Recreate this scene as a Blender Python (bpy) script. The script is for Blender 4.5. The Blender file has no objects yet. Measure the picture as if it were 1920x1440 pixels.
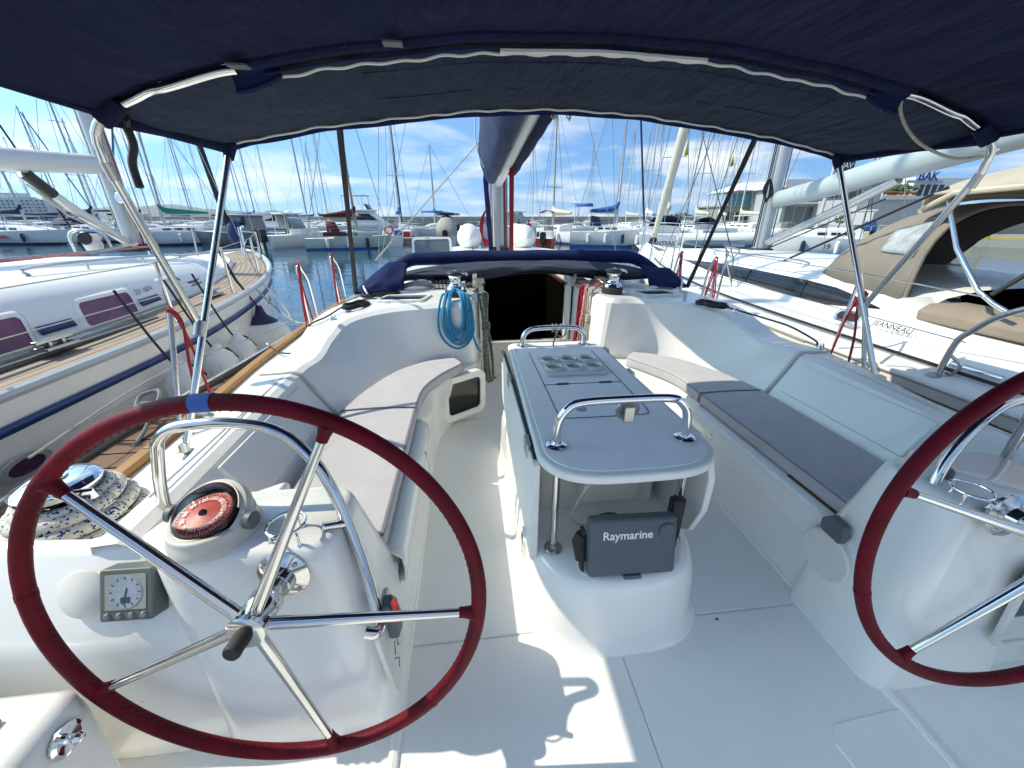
import bpy, bmesh, math, random
from mathutils import Vector, Matrix
from math import sin, cos, pi, radians, sqrt, atan2
rnd = random.Random(7)
SC = bpy.context.scene
COL = SC.collection
# ------------------------------------------------------------------ camera
cam = bpy.data.cameras.new('camera')
cam.sensor_width = 36.0
cam.lens = 13.52
cam.clip_start = 0.02
cam.clip_end = 40000
co = bpy.data.objects.new('camera', cam)
COL.objects.link(co)
co.location = (-0.507, 0.0, 1.4)
co.rotation_euler = (radians(90 - 23.4), 0, radians(-6.4))
SC.camera = co
# ------------------------------------------------------------------ light
SUN = Vector((-1.0, 0.22, 1.08)).normalized()
SUN_EL = math.asin(SUN.z)
w = bpy.data.worlds.new('World')
SC.world = w
w.use_nodes = True
nt = w.node_tree
nt.nodes.clear()
N = nt.nodes.new
LK = nt.links.new
sky = N('ShaderNodeTexSky')
sky.sky_type = 'NISHITA'
sky.sun_disc = False
sky.sun_elevation = SUN_EL
sky.sun_rotation = atan2(SUN.x, SUN.y)
sky.altitude = 0
sky.air_density = 1.0
sky.dust_density = 3.0
sky.ozone_density = 2.2
tc = N('ShaderNodeTexCoord')
sm = N('ShaderNodeVectorMath'); sm.operation = 'MAXIMUM'; sm.inputs[1].default_value = (-1, -1, 0.0)
LK(tc.outputs['Generated'], sm.inputs[0])
sa = N('ShaderNodeVectorMath'); sa.operation = 'ADD'; sa.inputs[1].default_value = (0, 0, 0.16)
LK(sm.outputs[0], sa.inputs[0])
LK(sa.outputs[0], sky.inputs['Vector'])
sep = N('ShaderNodeSeparateXYZ')
LK(tc.outputs['Generated'], sep.inputs[0])
mx = N('ShaderNodeMath'); mx.operation = 'MAXIMUM'; mx.inputs[1].default_value = 0.0
LK(sep.outputs['Z'], mx.inputs[0])
ad = N('ShaderNodeMath'); ad.operation = 'ADD'; ad.inputs[1].default_value = 0.17
LK(mx.outputs[0], ad.inputs[0])
dv = N('ShaderNodeVectorMath'); dv.operation = 'DIVIDE'
cb = N('ShaderNodeCombineXYZ')
for i in range(3): LK(ad.outputs[0], cb.inputs[i])
LK(tc.outputs['Generated'], dv.inputs[0]); LK(cb.outputs[0], dv.inputs[1])
mp = N('ShaderNodeMapping'); mp.inputs['Scale'].default_value = (0.62, 0.70, 0.0); mp.inputs['Location'].default_value = (3.1, 1.7, 0)
LK(dv.outputs[0], mp.inputs['Vector'])
n1 = N('ShaderNodeTexNoise'); n1.inputs['Scale'].default_value = 1.7; n1.inputs['Detail'].default_value = 9; n1.inputs['Roughness'].default_value = 0.56; n1.inputs['Distortion'].default_value = 0.35
LK(mp.outputs[0], n1.inputs['Vector'])
cr = N('ShaderNodeValToRGB')
cr.color_ramp.elements[0].position = 0.46; cr.color_ramp.elements[0].color = (0, 0, 0, 1)
cr.color_ramp.elements[1].position = 0.75; cr.color_ramp.elements[1].color = (1, 1, 1, 1)
LK(n1.outputs['Fac'], cr.inputs[0])
cm = N('ShaderNodeMath'); cm.operation = 'MULTIPLY'; cm.inputs[1].default_value = 0.8
LK(cr.outputs[0], cm.inputs[0])
mix = N('ShaderNodeMixRGB'); mix.inputs[2].default_value = (4.4, 4.6, 4.9, 1)
tint = N('ShaderNodeMixRGB'); tint.blend_type = 'MULTIPLY'; tint.inputs[0].default_value = 1.0; tint.inputs[2].default_value = (0.26, 0.55, 0.88, 1)
LK(sky.outputs[0], tint.inputs[1])
LK(cm.outputs[0], mix.inputs[0]); LK(tint.outputs[0], mix.inputs[1])
bg = N('ShaderNodeBackground'); bg.inputs['Strength'].default_value = 0.15
LK(mix.outputs[0], bg.inputs[0])
wo = N('ShaderNodeOutputWorld'); LK(bg.outputs[0], wo.inputs[0])
sl = bpy.data.lights.new('sun', 'SUN')
sl.energy = 2.0
sl.angle = radians(0.5)
sl.color = (0.965, 0.985, 1.0)
so = bpy.data.objects.new('sun', sl)
COL.objects.link(so)
so.rotation_euler = SUN.to_track_quat('Z', 'Y').to_euler()
SC.view_settings.view_transform = 'Standard'
SC.view_settings.look = 'None'
SC.view_settings.gamma = 1.0
SC.view_settings.use_curve_mapping = False
SC.view_settings.exposure = 1.24
SC.view_settings.use_white_balance = True
SC.view_settings.white_balance_temperature = 8600
SC.view_settings.white_balance_tint = 6
SC.cycles.adaptive_threshold = 0.02
SC.cycles.max_bounces = 14
SC.cycles.diffuse_bounces = 10
SC.cycles.caustics_reflective = False
SC.cycles.caustics_refractive = False
# ------------------------------------------------------------------ materials
MATS = {}
def mat(name, col, rough=0.5, metal=0.0, var=0.0, vs=6.0, bump=0.0, bs=80.0, spec=0.5, coat=0.0, col2=None, stretch=None, trans=0.0, detail=5, emit=None, ior=None, bd=0.01):
    if name in MATS: return MATS[name]
    m = bpy.data.materials.new(name); m.use_nodes = True
    t = m.node_tree; b = t.nodes['Principled BSDF']
    b.inputs['Base Color'].default_value = (*col, 1)
    b.inputs['Roughness'].default_value = rough
    b.inputs['Metallic'].default_value = metal
    b.inputs['Specular IOR Level'].default_value = spec
    b.inputs['Coat Weight'].default_value = coat
    if trans: b.inputs['Transmission Weight'].default_value = trans
    if ior: b.inputs['IOR'].default_value = ior
    c = t.nodes.new('ShaderNodeTexCoord'); vec = c.outputs['Object']
    if stretch:
        g = t.nodes.new('ShaderNodeMapping'); g.inputs['Scale'].default_value = stretch
        t.links.new(vec, g.inputs[0]); vec = g.outputs[0]
    if var or col2:
        n = t.nodes.new('ShaderNodeTexNoise'); n.inputs['Scale'].default_value = vs; n.inputs['Detail'].default_value = detail; n.inputs['Roughness'].default_value = 0.6
        t.links.new(vec, n.inputs['Vector'])
        r = t.nodes.new('ShaderNodeValToRGB')
        r.color_ramp.elements[0].position = 0.32; r.color_ramp.elements[1].position = 0.75
        a = col; d = col2 if col2 else tuple(max(0, x * (1 - var)) for x in col)
        r.color_ramp.elements[0].color = (*d, 1); r.color_ramp.elements[1].color = (*a, 1)
        t.links.new(n.outputs['Fac'], r.inputs[0]); t.links.new(r.outputs[0], b.inputs['Base Color'])
        mr = t.nodes.new('ShaderNodeMapRange'); mr.inputs['To Min'].default_value = rough * 0.85; mr.inputs['To Max'].default_value = min(1, rough * 1.2)
        t.links.new(n.outputs['Fac'], mr.inputs[0]); t.links.new(mr.outputs[0], b.inputs['Roughness'])
    if bump:
        n2 = t.nodes.new('ShaderNodeTexNoise'); n2.inputs['Scale'].default_value = bs; n2.inputs['Detail'].default_value = 4
        t.links.new(vec, n2.inputs['Vector'])
        bn = t.nodes.new('ShaderNodeBump'); bn.inputs['Strength'].default_value = bump; bn.inputs['Distance'].default_value = bd
        t.links.new(n2.outputs['Fac'], bn.inputs['Height']); t.links.new(bn.outputs[0], b.inputs['Normal'])
    if emit: b.inputs['Emission Color'].default_value = (*emit[:3], 1); b.inputs['Emission Strength'].default_value = emit[3]
    MATS[name] = m
    return m
GEL = mat('gelcoat', (0.875, 0.865, 0.83), 0.20, var=0.05, vs=2.2, bump=0.012, bs=9, coat=0.35)
SOLE = mat('nonskid_gelcoat', (0.875, 0.865, 0.825), 0.42, var=0.07, vs=3.0, bump=0.10, bs=420)
GROOVE = mat('groove_grey', (0.70, 0.70, 0.68), 0.6)
CREAM = mat('cream_gelcoat', (0.76, 0.73, 0.64), 0.45, var=0.06, vs=3)
TABLE = mat('table_laminate', (0.86, 0.87, 0.89), 0.30, var=0.10, vs=5, bump=0.02, bs=200)
TABLEW = mat('table_gelcoat', (0.80, 0.80, 0.78), 0.35, var=0.05, vs=4)
CUSH = mat('grey_fabric', (0.53, 0.51, 0.535), 0.9, var=0.12, vs=9, bump=0.25, bs=700, spec=0.2)
CUSHP = mat('grey_piping', (0.20, 0.20, 0.22), 0.9)
STEEL = mat('stainless', (0.72, 0.71, 0.69), 0.13, 1.0, var=0.12, vs=8)
STEELD = mat('brushed_stainless', (0.55, 0.53, 0.50), 0.28, 1.0, var=0.2, vs=20)
CHROME = mat('chrome', (0.82, 0.82, 0.83), 0.06, 1.0)
LEATHER = mat('red_leather', (0.17, 0.004, 0.016), 0.55, col2=(0.085, 0.002, 0.007), vs=14, bump=0.16, bs=190, spec=0.16)
NAVY = mat('navy_canvas', (0.012, 0.018, 0.060), 0.88, col2=(0.007, 0.011, 0.038), vs=3, bump=1.0, bd=0.04, stretch=(1.8, .45, 1), bs=9, spec=0.15)
NAVYG = mat('navy_grey_canvas', (0.031, 0.046, 0.080), 0.85, col2=(0.020, 0.031, 0.056), vs=4, bump=1.0, bd=0.04, stretch=(1.6, .5, 1), bs=12, spec=0.15)
BLUEC = mat('blue_canvas', (0.006, 0.020, 0.085), 0.85, col2=(0.004, 0.013, 0.06), vs=6, bump=0.2, bs=400, spec=0.2)
PIPE = mat('white_piping', (0.72, 0.72, 0.68), 0.6)
BLACK = mat('black_plastic', (0.012, 0.012, 0.013), 0.4)
RUBBER = mat('black_rubber', (0.02, 0.02, 0.021), 0.7, bump=0.2, bs=300)
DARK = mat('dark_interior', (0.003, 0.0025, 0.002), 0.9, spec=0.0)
DGLASS = mat('dark_glass', (0.014, 0.013, 0.014), 0.08, var=0.4, vs=5)
PGLASS = mat('purple_acrylic', (0.030, 0.026, 0.050), 0.10)
GREYP = mat('grey_plastic', (0.10, 0.12, 0.135), 0.5, bump=0.05, bs=300)
PLOT = mat('plotter_cover', (0.085, 0.105, 0.13), 0.55, var=0.1, vs=9, bump=0.08, bs=300)
WHITEP = mat('white_plastic', (0.72, 0.72, 0.68), 0.4, var=0.05, vs=8)
INSTG = mat('instrument_grey', (0.115, 0.13, 0.125), 0.5, bump=0.05, bs=300)
TEAK = mat('golden_teak', (0.42, 0.22, 0.07), 0.5, col2=(0.28, 0.13, 0.035), vs=7, stretch=(6, 0.6, 6), bump=0.1, bs=60)
TEAKB = mat('brown_teak', (0.20, 0.098, 0.045), 0.6, col2=(0.13, 0.058, 0.026), vs=8, stretch=(5, 5, 5), bump=0.1, bs=60)
TEAKG = mat('weathered_teak', (0.40, 0.31, 0.24), 0.7, col2=(0.27, 0.19, 0.145), vs=7, stretch=(6, 1, 6))
WOODR = mat('red_wood', (0.09, 0.022, 0.012), 0.35, var=0.3, vs=10)
ALU = mat('anodised_alu', (0.46, 0.49, 0.50), 0.38, 0.75, var=0.1, vs=4)
MASTG = mat('mast_grey', (0.50, 0.53, 0.55), 0.40, 0.35, var=0.1, vs=3)
BLUET = mat('blue_tape', (0.008, 0.085, 0.36), 0.5)
WIRE = mat('wire', (0.36, 0.37, 0.38), 0.35, 0.8)
WIRED = mat('dark_wire', (0.05, 0.055, 0.07), 0.5, 0.3)
RBLUE = mat('rope_blue', (0.012, 0.30, 0.52), 0.8, col2=(0.006, 0.19, 0.38), vs=60, bump=0.5, bs=250)
RRED = mat('rope_red', (0.42, 0.020, 0.035), 0.8, col2=(0.30, 0.010, 0.020), vs=60, bump=0.5, bs=250)
RREDW = mat('rope_red_white', (0.60, 0.50, 0.46), 0.8, col2=(0.42, 0.03, 0.04), vs=70, bump=0.4, bs=250)
RGREEN = mat('rope_green_white', (0.47, 0.47, 0.40), 0.85, col2=(0.10, 0.15, 0.10), vs=75, bump=0.5, bs=250)
RWHITE = mat('rope_white', (0.58, 0.55, 0.48), 0.85, col2=(0.42, 0.39, 0.33), vs=60, bump=0.5, bs=250)
RGREY = mat('rope_grey', (0.30, 0.33, 0.34), 0.85, col2=(0.2, 0.22, 0.22), vs=60, bump=0.5, bs=250)
RFLECK = mat('rope_blue_fleck', (0.66, 0.64, 0.57), 0.85, col2=(0.58, 0.56, 0.50), vs=30, bump=0.5, bs=200)
def fleck(m, col, scale, thr):
    t = m.node_tree; b = t.nodes['Principled BSDF']; src = b.inputs['Base Color'].links[0].from_socket
    c = t.nodes.new('ShaderNodeTexCoord'); v = t.nodes.new('ShaderNodeTexVoronoi'); v.inputs['Scale'].default_value = scale
    t.links.new(c.outputs['Object'], v.inputs['Vector'])
    lt = t.nodes.new('ShaderNodeMath'); lt.operation = 'LESS_THAN'; lt.inputs[1].default_value = thr
    s = t.nodes.new('ShaderNodeSeparateColor'); t.links.new(v.outputs['Color'], s.inputs[0]); t.links.new(s.outputs[0], lt.inputs[0])
    x = t.nodes.new('ShaderNodeMixRGB'); x.inputs[2].default_value = (*col, 1)
    t.links.new(lt.outputs[0], x.inputs[0]); t.links.new(src, x.inputs[1]); t.links.new(x.outputs[0], b.inputs['Base Color'])
def specks(m, col, scale, rad):
    t = m.node_tree; b = t.nodes['Principled BSDF']; src = b.inputs['Base Color'].links[0].from_socket
    c = t.nodes.new('ShaderNodeTexCoord'); v = t.nodes.new('ShaderNodeTexVoronoi'); v.inputs['Scale'].default_value = scale
    n = t.nodes.new('ShaderNodeTexNoise'); n.inputs['Scale'].default_value = scale * 5
    ad = t.nodes.new('ShaderNodeMixRGB'); ad.inputs[0].default_value = .012; t.links.new(c.outputs['Object'], ad.inputs[1]); t.links.new(n.outputs['Color'], ad.inputs[2])
    t.links.new(ad.outputs[0], v.inputs['Vector'])
    lt = t.nodes.new('ShaderNodeMath'); lt.operation = 'LESS_THAN'; lt.inputs[1].default_value = rad
    t.links.new(v.outputs['Distance'], lt.inputs[0])
    n3 = t.nodes.new('ShaderNodeTexNoise'); n3.inputs['Scale'].default_value = scale * .6; t.links.new(c.outputs['Object'], n3.inputs['Vector'])
    gt = t.nodes.new('ShaderNodeMath'); gt.operation = 'GREATER_THAN'; gt.inputs[1].default_value = .52; t.links.new(n3.outputs['Fac'], gt.inputs[0])
    mu = t.nodes.new('ShaderNodeMath'); mu.operation = 'MULTIPLY'; t.links.new(lt.outputs[0], mu.inputs[0]); t.links.new(gt.outputs[0], mu.inputs[1])
    x = t.nodes.new('ShaderNodeMixRGB'); x.inputs[2].default_value = (*col, 1)
    t.links.new(mu.outputs[0], x.inputs[0]); t.links.new(src, x.inputs[1]); t.links.new(x.outputs[0], b.inputs['Base Color'])
specks(SOLE, (.10,.09,.075), 7, .05)
specks(GEL, (.42,.40,.36), 5, .018)
fleck(RFLECK, (0.012, 0.025, 0.20), 190, 0.16)
fleck(RGREEN, (0.03, 0.06, 0.035), 230, 0.25)
# ------------------------------------------------------------------ geometry helpers
def vsub(a, b): return (a[0]-b[0], a[1]-b[1], a[2]-b[2])
def lerp(a, b, t): return tuple(a[i] + (b[i] - a[i]) * t for i in range(len(a)))
def spl(pts, k=6, closed=False):
    n = len(pts); out = []
    for i in range(n if closed else n - 1):
        if closed: p = [pts[(i + j - 1) % n] for j in range(4)]
        else: p = [pts[max(0, i - 1)], pts[i], pts[i + 1], pts[min(n - 1, i + 2)]]
        for j in range(k):
            t = j / k; t2 = t * t; t3 = t2 * t
            out.append(tuple(0.5 * (2*p[1][c] + (p[2][c]-p[0][c])*t + (2*p[0][c]-5*p[1][c]+4*p[2][c]-p[3][c])*t2 + (3*p[1][c]-p[0][c]-3*p[2][c]+p[3][c])*t3) for c in range(len(p[1]))))
    if not closed: out.append(tuple(pts[-1]))
    return out
def rrect(x0, x1, y0, y1, r, n=5):
    o = []
    for cx, cy, a in ((x1-r, y1-r, 0), (x0+r, y1-r, 90), (x0+r, y0+r, 180), (x1-r, y0+r, 270)):
        for i in range(n + 1):
            t = radians(a + 90 * i / n); o.append((cx + r * cos(t), cy + r * sin(t)))
    return o
class MB:
    def __init__(s): s.v = []; s.f = []; s.mi = []; s.cur = 0
    def add(s, vs, fs, m=None):
        o = len(s.v)
        if m is not None: vs = [tuple(m @ Vector(v)) for v in vs]
        s.v += [tuple(v) for v in vs]; s.f += [tuple(i + o for i in f) for f in fs]; s.mi += [s.cur] * len(fs)
        return s
    def slot(s, i): s.cur = i; return s
    def box(s, x0, x1, y0, y1, z0, z1, m=None):
        return s.add([(x0,y0,z0),(x1,y0,z0),(x1,y1,z0),(x0,y1,z0),(x0,y0,z1),(x1,y0,z1),(x1,y1,z1),(x0,y1,z1)],
                     [(3,2,1,0),(4,5,6,7),(0,1,5,4),(1,2,6,5),(2,3,7,6),(3,0,4,7)], m)
    def loft(s, rings, closed=True, cap=True, m=None):
        n = len(rings[0]); vs = [p for r in rings for p in r]; fs = []
        for i in range(len(rings) - 1):
            for j in range(n if closed else n - 1):
                a = i*n + j; b = i*n + (j+1) % n
                fs.append((a, b, b + n, a + n))
        if cap and closed:
            fs.append(tuple(range(n - 1, -1, -1))); fs.append(tuple(range((len(rings)-1)*n, len(rings)*n)))
        return s.add(vs, fs, m)
    def tube(s, pts, r, n=8, closed=False, cap=True, flat=1.0, m=None):
        P = [Vector(p) for p in pts]; k = len(P); rings = []
        rs = r if isinstance(r, (list, tuple)) else [r] * k
        T = []
        for i in range(k):
            if closed: d = P[(i+1) % k] - P[i-1]
            else: d = P[min(i+1, k-1)] - P[max(i-1, 0)]
            if d.length < 1e-9: d = Vector((0, 0, 1))
            T.append(d.normalized())
        a = Vector((0, 0, 1)) if abs(T[0].z) < 0.9 else Vector((1, 0, 0))
        u = (a - T[0] * a.dot(T[0])).normalized()
        for i in range(k):
            u = (u - T[i] * u.dot(T[i]))
            u = u.normalized() if u.length > 1e-6 else T[i].orthogonal().normalized()
            v = T[i].cross(u)
            rings.append([tuple(P[i] + (u * cos(2*pi*j/n) * flat + v * sin(2*pi*j/n)) * rs[i]) for j in range(n)])
        if closed: rings.append(rings[0]); return s.loft(rings, True, False, m)
        return s.loft(rings, True, cap, m)
    def rod(s, a, b, r, n=6, r2=None): return s.tube([a, b], [r, r2 if r2 is not None else r], n)
    def lathe(s, prof, n=16, c=(0,0,0), m=None, cap=True):
        rings = [[(c[0]+r*cos(2*pi*j/n), c[1]+r*sin(2*pi*j/n), c[2]+z) for j in range(n)] for r, z in prof]
        return s.loft(rings, True, cap, m)
    def prism(s, poly, z0, z1, m=None):
        n = len(poly)
        return s.add([(x,y,z0) for x,y in poly] + [(x,y,z1) for x,y in poly],
                     [tuple(range(n-1,-1,-1)), tuple(range(n,2*n))] + [(i,(i+1)%n,(i+1)%n+n,i+n) for i in range(n)], m)
    def grid(s, rows, m=None): return s.loft(rows, False, False, m)
    def text(s, txt, size, m=None, bold=False):
        cu = bpy.data.curves.new('t', 'FONT'); cu.body = txt; cu.size = size; cu.align_x = 'CENTER'; cu.align_y = 'CENTER'; cu.resolution_u = 3
        if bold: cu.offset = size * 0.018
        o = bpy.data.objects.new('t', cu); COL.objects.link(o)
        me = o.to_mesh(); vs = [tuple(v.co) for v in me.vertices]; fs = [tuple(p.vertices) for p in me.polygons]
        o.to_mesh_clear(); bpy.data.objects.remove(o); bpy.data.curves.remove(cu)
        return s.add(vs, fs, m)
    def obj(s, name, mats, parent=None, smooth=40, bevel=0, seg=2, subsurf=0, bang=35, label=None, cat=None, group=None, kind=None, solid=0):
        me = bpy.data.meshes.new(name); me.from_pydata(s.v, [], s.f)
        bm = bmesh.new(); bm.from_mesh(me); bmesh.ops.recalc_face_normals(bm, faces=bm.faces)
        bm.to_mesh(me); bm.free()
        for mm in (mats if isinstance(mats, (list, tuple)) else [mats]): me.materials.append(mm)
        if isinstance(mats, (list, tuple)): me.polygons.foreach_set('material_index', s.mi)
        if smooth:
            me.polygons.foreach_set('use_smooth', [True] * len(me.polygons)); me.set_sharp_from_angle(angle=radians(smooth))
        me.update()
        o = bpy.data.objects.new(name, me); COL.objects.link(o)
        if solid:
            d = o.modifiers.new('s', 'SOLIDIFY'); d.thickness = solid; d.offset = 0
        if bevel:
            d = o.modifiers.new('b', 'BEVEL'); d.width = bevel; d.segments = seg; d.limit_method = 'ANGLE'; d.angle_limit = radians(bang)
            d.harden_normals = True
        if subsurf:
            d = o.modifiers.new('u', 'SUBSURF'); d.levels = d.render_levels = subsurf
        if parent is not None: setp(o, parent)
        tag(o, label, cat, group, kind)
        return o
ROOT = {}
def setp(o, parent):
    o.parent = parent
    if parent.name in ROOT: o.matrix_parent_inverse = Matrix.Translation(-Vector(ROOT[parent.name]))
def tag(o, label=None, cat=None, group=None, kind=None):
    if label: o['label'] = label
    if cat: o['category'] = cat
    if group: o['group'] = group
    if kind: o['kind'] = kind
    return o
def thing(name, label, cat, loc=(0,0,0), group=None):
    """an Empty at the thing's base; parts are given in world coordinates"""
    o = bpy.data.objects.new(name, None); COL.objects.link(o); o.empty_display_size = 0.1
    o.location = loc; ROOT[o.name] = loc
    return tag(o, label, cat, group)
def frame(o, xa, ya):
    """matrix with origin o, local x along xa and local y roughly along ya"""
    x = Vector(xa).normalized(); z = x.cross(Vector(ya)).normalized(); y = z.cross(x)
    return Matrix(((x.x,y.x,z.x,o[0]),(x.y,y.y,z.y,o[1]),(x.z,y.z,z.z,o[2]),(0,0,0,1)))
def T(x, y, z): return Matrix.Translation((x, y, z))
def RZ(a): return Matrix.Rotation(radians(a), 4, 'Z')
def RX(a): return Matrix.Rotation(radians(a), 4, 'X')
def RY(a): return Matrix.Rotation(radians(a), 4, 'Y')
# ================================================================== own yacht: moulded deck and cockpit
from mathutils import noise as MN
def nz(x, y, z=0.0): return MN.noise(Vector((x, y, z)))
YA = thing('sailing_yacht', 'white fibreglass cruising yacht seen from its own cockpit, filling the foreground', 'sailboat', (0, 1.5, -0.6))
def cross(rows, k=6): # rows: stations of key points -> smooth along stations
    cols = list(zip(*rows)); cs = [spl(c, k) for c in cols]
    return [list(r) for r in zip(*cs)]
ST = [
 [(.77,.82,0),(.795,.82,.32),(.80,.82,.37),(.815,.82,.395),(1.22,.82,.395),(1.37,.82,.645),(1.40,.82,.66),(1.46,.82,.655),(1.50,.82,.45),(1.97,.82,.38)],
 [(.77,1.2,0),(.795,1.2,.32),(.80,1.2,.37),(.815,1.2,.395),(1.22,1.2,.395),(1.37,1.2,.65),(1.40,1.2,.665),(1.47,1.2,.66),(1.53,1.2,.455),(1.97,1.2,.385)],
 [(.77,1.88,0),(.795,1.88,.32),(.80,1.88,.37),(.815,1.88,.395),(1.21,1.88,.395),(1.37,1.92,.67),(1.40,1.92,.685),(1.56,1.92,.68),(1.68,1.92,.47),(1.98,1.92,.41)],
 [(.77,2.15,0),(.775,2.18,.32),(.77,2.18,.37),(.79,2.18,.395),(1.15,2.15,.395),(1.37,2.22,.648),(1.40,2.23,.663),(1.57,2.25,.655),(1.69,2.25,.475),(1.98,2.25,.425)],
 [(.745,2.33,0),(.73,2.31,.32),(.72,2.31,.37),(.735,2.31,.395),(1.10,2.30,.395),(1.355,2.43,.70),(1.385,2.445,.718),(1.57,2.47,.705),(1.69,2.47,.49),(1.98,2.47,.44)],
 [(.70,2.5,0),(.67,2.44,.32),(.66,2.43,.37),(.675,2.44,.395),(1.03,2.45,.395),(1.28,2.595,.765),(1.31,2.615,.785),(1.55,2.68,.765),(1.68,2.65,.5),(1.98,2.65,.45)],
 [(.58,2.72,0),(.57,2.61,.32),(.565,2.58,.37),(.575,2.59,.395),(.86,2.63,.395),(1.05,2.70,.80),(1.07,2.73,.825),(1.5,2.95,.79),(1.67,3.0,.5),(1.98,3.0,.46)],
 [(.48,2.84,0),(.48,2.76,.32),(.475,2.72,.37),(.48,2.72,.395),(.63,2.735,.395),(.74,2.735,.815),(.75,2.765,.845),(1.3,3.25,.83),(1.66,3.4,.52),(1.97,3.4,.47)],
 [(.43,2.93,0),(.43,2.86,.32),(.43,2.81,.37),(.43,2.80,.395),(.46,2.785,.395),(.47,2.765,.83),(.50,2.79,.86),(.9,3.46,.86),(1.6,3.9,.54),(1.95,3.9,.48)],
 [(.425,3.46,0),(.425,3.46,.32),(.425,3.46,.37),(.425,3.46,.395),(.43,3.46,.41),(.435,3.46,.83),(.46,3.46,.862),(.52,3.47,.866),(1.5,4.4,.56),(1.93,4.4,.5)]]
for s in (-1, 1):
    rows = cross([[(s*p[0], p[1], p[2]) for p in r] for r in ST], 7)
    side = 'port' if s < 0 else 'starboard'
    MB().grid(rows).obj('cockpit_coaming', GEL, YA, smooth=17, bevel=0.011, seg=3, bang=19, label='white moulded seat and coaming, %s side' % side)
    # joint covers and hinged backrest locker on the coaming
    MB().grid([[(s*x, y, z) for x, z in ((1.203,.398),(1.362,.674),(1.397,.691),(1.562,.686))] for y in (1.895, 1.917)]).obj('coaming_joint', mat('joint_grey', (.58,.58,.56), .6), YA, solid=.004)
    MB().grid([[(s*x, y, z) for x, z in ((1.262,.478),(1.358,.640))] for y in (1.16, 1.84)]).obj('backrest_panel', GEL, YA, solid=.018, bevel=.006)
    MB().tube([(s*1.43, 1.86, .682), (s*1.43, 1.0, .674), (s*1.43, .98, .674)], .004, 6).tube([(s*1.43, 1.86, .682), (s*1.37, 1.875, .672)], .004, 6).obj('locker_seam_or_shade', GROOVE, YA)
    # seat front locker lid with moulded lip
    rows = []
    for i in range(25):
        y = .97 + i * .905 / 24
        g = .02 * math.exp(-((y - 1.52) / .10) ** 2)
        rows.append([(s*.788, y, .262 - g), (s*.762, y, .268 - g), (s*.757, y, .32), (s*.762, y, .368), (s*.788, y, .394), (s*.82, y, .400)])
    MB().grid(rows).obj('seat_locker_lip', GEL, YA, smooth=60, solid=.006)
    MB().tube([(s*.784, .975 + i*.895/24, .256 - .02*math.exp(-((.975 + i*.895/24 - 1.52)/.10)**2)) for i in range(25)], .0065, 6).obj('locker_seam_or_shade', mat('painted_lip_shade', (.20,.20,.19), .8), YA)  # dark tube stands in for the shade under the locker lip
    for yy in (.965, 1.88):
        MB().grid([[(s*.770, yy+d, .0), (s*.789, yy+d, .26), (s*.786, yy+d, .36)] for d in (-.006, .006)]).obj('locker_seam_or_shade', GROOVE, YA, solid=.012)
    lt = MB().lathe([(0,0),(.017,0),(.018,.004),(.014,.007),(0,.008)], 14, m=frame((s*.752,1.66,.315),(0,1,0),(0,0,1)) if s>0 else frame((s*.752,1.66,.315),(0,-1,0),(0,0,1))).obj('seat_latch', CHROME, YA)
# forward part of the coachroof, beside and ahead of the companionway
for s in (-1, 1):
    pl = [(s*.37,3.44),(s*.93,3.44),(s*1.45,4.2),(s*1.40,5.2),(s*1.2,7.0),(s*.7,8.3),(s*.37,8.4)]
    MB().prism(pl, .30, .872).obj('coachroof', GEL, YA, bevel=.04, seg=3)
    MB().grid([[(s*x, y, z) for x, z in ((a-.05,.82),(a+.02,.70),(a+.16,.56),(b,.50))] for y, a, b in ((3.9,1.35,1.95),(4.6,1.42,1.94),(5.6,1.3,1.8),(7,1.05,1.45),(8.5,.62,.85),(9.6,.1,.12))]).obj('side_deck', GEL, YA)
MB().prism([(-.37,4.42),(.37,4.42),(.37,8.4),(-.37,8.4)], .3, .874).obj('coachroof', GEL, YA)
# hull topsides
for s in (-1, 1):
    rows = []
    for y, b, z in ((-1.2,1.72,.36),(0,1.93,.37),(1.2,2.27,.372),(1.95,2.30,.385),(2.9,2.16,.43),(3.9,1.98,.475),(5,1.9,.50),(6.4,1.6,.54),(8,1.05,.6),(9.7,.08,.66)):
        rows.append([(s*b, y, z), (s*(b-.02), y, z-.25), (s*b*.93, y, -.25), (s*b*.80, y, -.62)])
    MB().grid(cross(rows, 3)).obj('hull', GEL, YA, label='white hull topside')
MB().grid([[(-1.5,-1.2,-.6),(1.5,-1.2,-.6)],[(-1.7,-1.2,.36),(1.7,-1.2,.36)]]).obj('transom', GEL, YA)
# cockpit sole: base with inset non-skid panels
def sole_edge(s): return [(s*.775,-1.2),(s*.775,2.15),(s*.70,2.5),(s*.58,2.72),(s*.48,2.84),(s*.435,2.93),(s*.43,3.47)]
MB().prism(sole_edge(-1) + sole_edge(1)[::-1], -.03, -.006).obj('cockpit_sole', GROOVE, YA, label='white cockpit sole between the seats')
def inset(pts, d=.004):
    c = (sum(p[0] for p in pts)/len(pts), sum(p[1] for p in pts)/len(pts))
    return pts
for pl in ([(-.79,-1.2),(-.031,-1.2),(-.031,.915),(-.79,.915)], [(-.027,-1.2),(.79,-1.2),(.79,.915),(-.027,.915)],
           [(-.79,.923),(.79,.923),(.79,2.15),(.71,2.5),(.44,2.6),(-.44,2.6),(-.71,2.5),(-.79,2.15)],
           [(-.66,2.608),(.66,2.608),(.58,2.74),(.44,2.95),(.44,3.47),(-.44,3.47),(-.44,2.95),(-.58,2.74)]):
    MB().prism(pl, -.012, 0).obj('sole_panel', SOLE, YA, bevel=.003)
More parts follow.
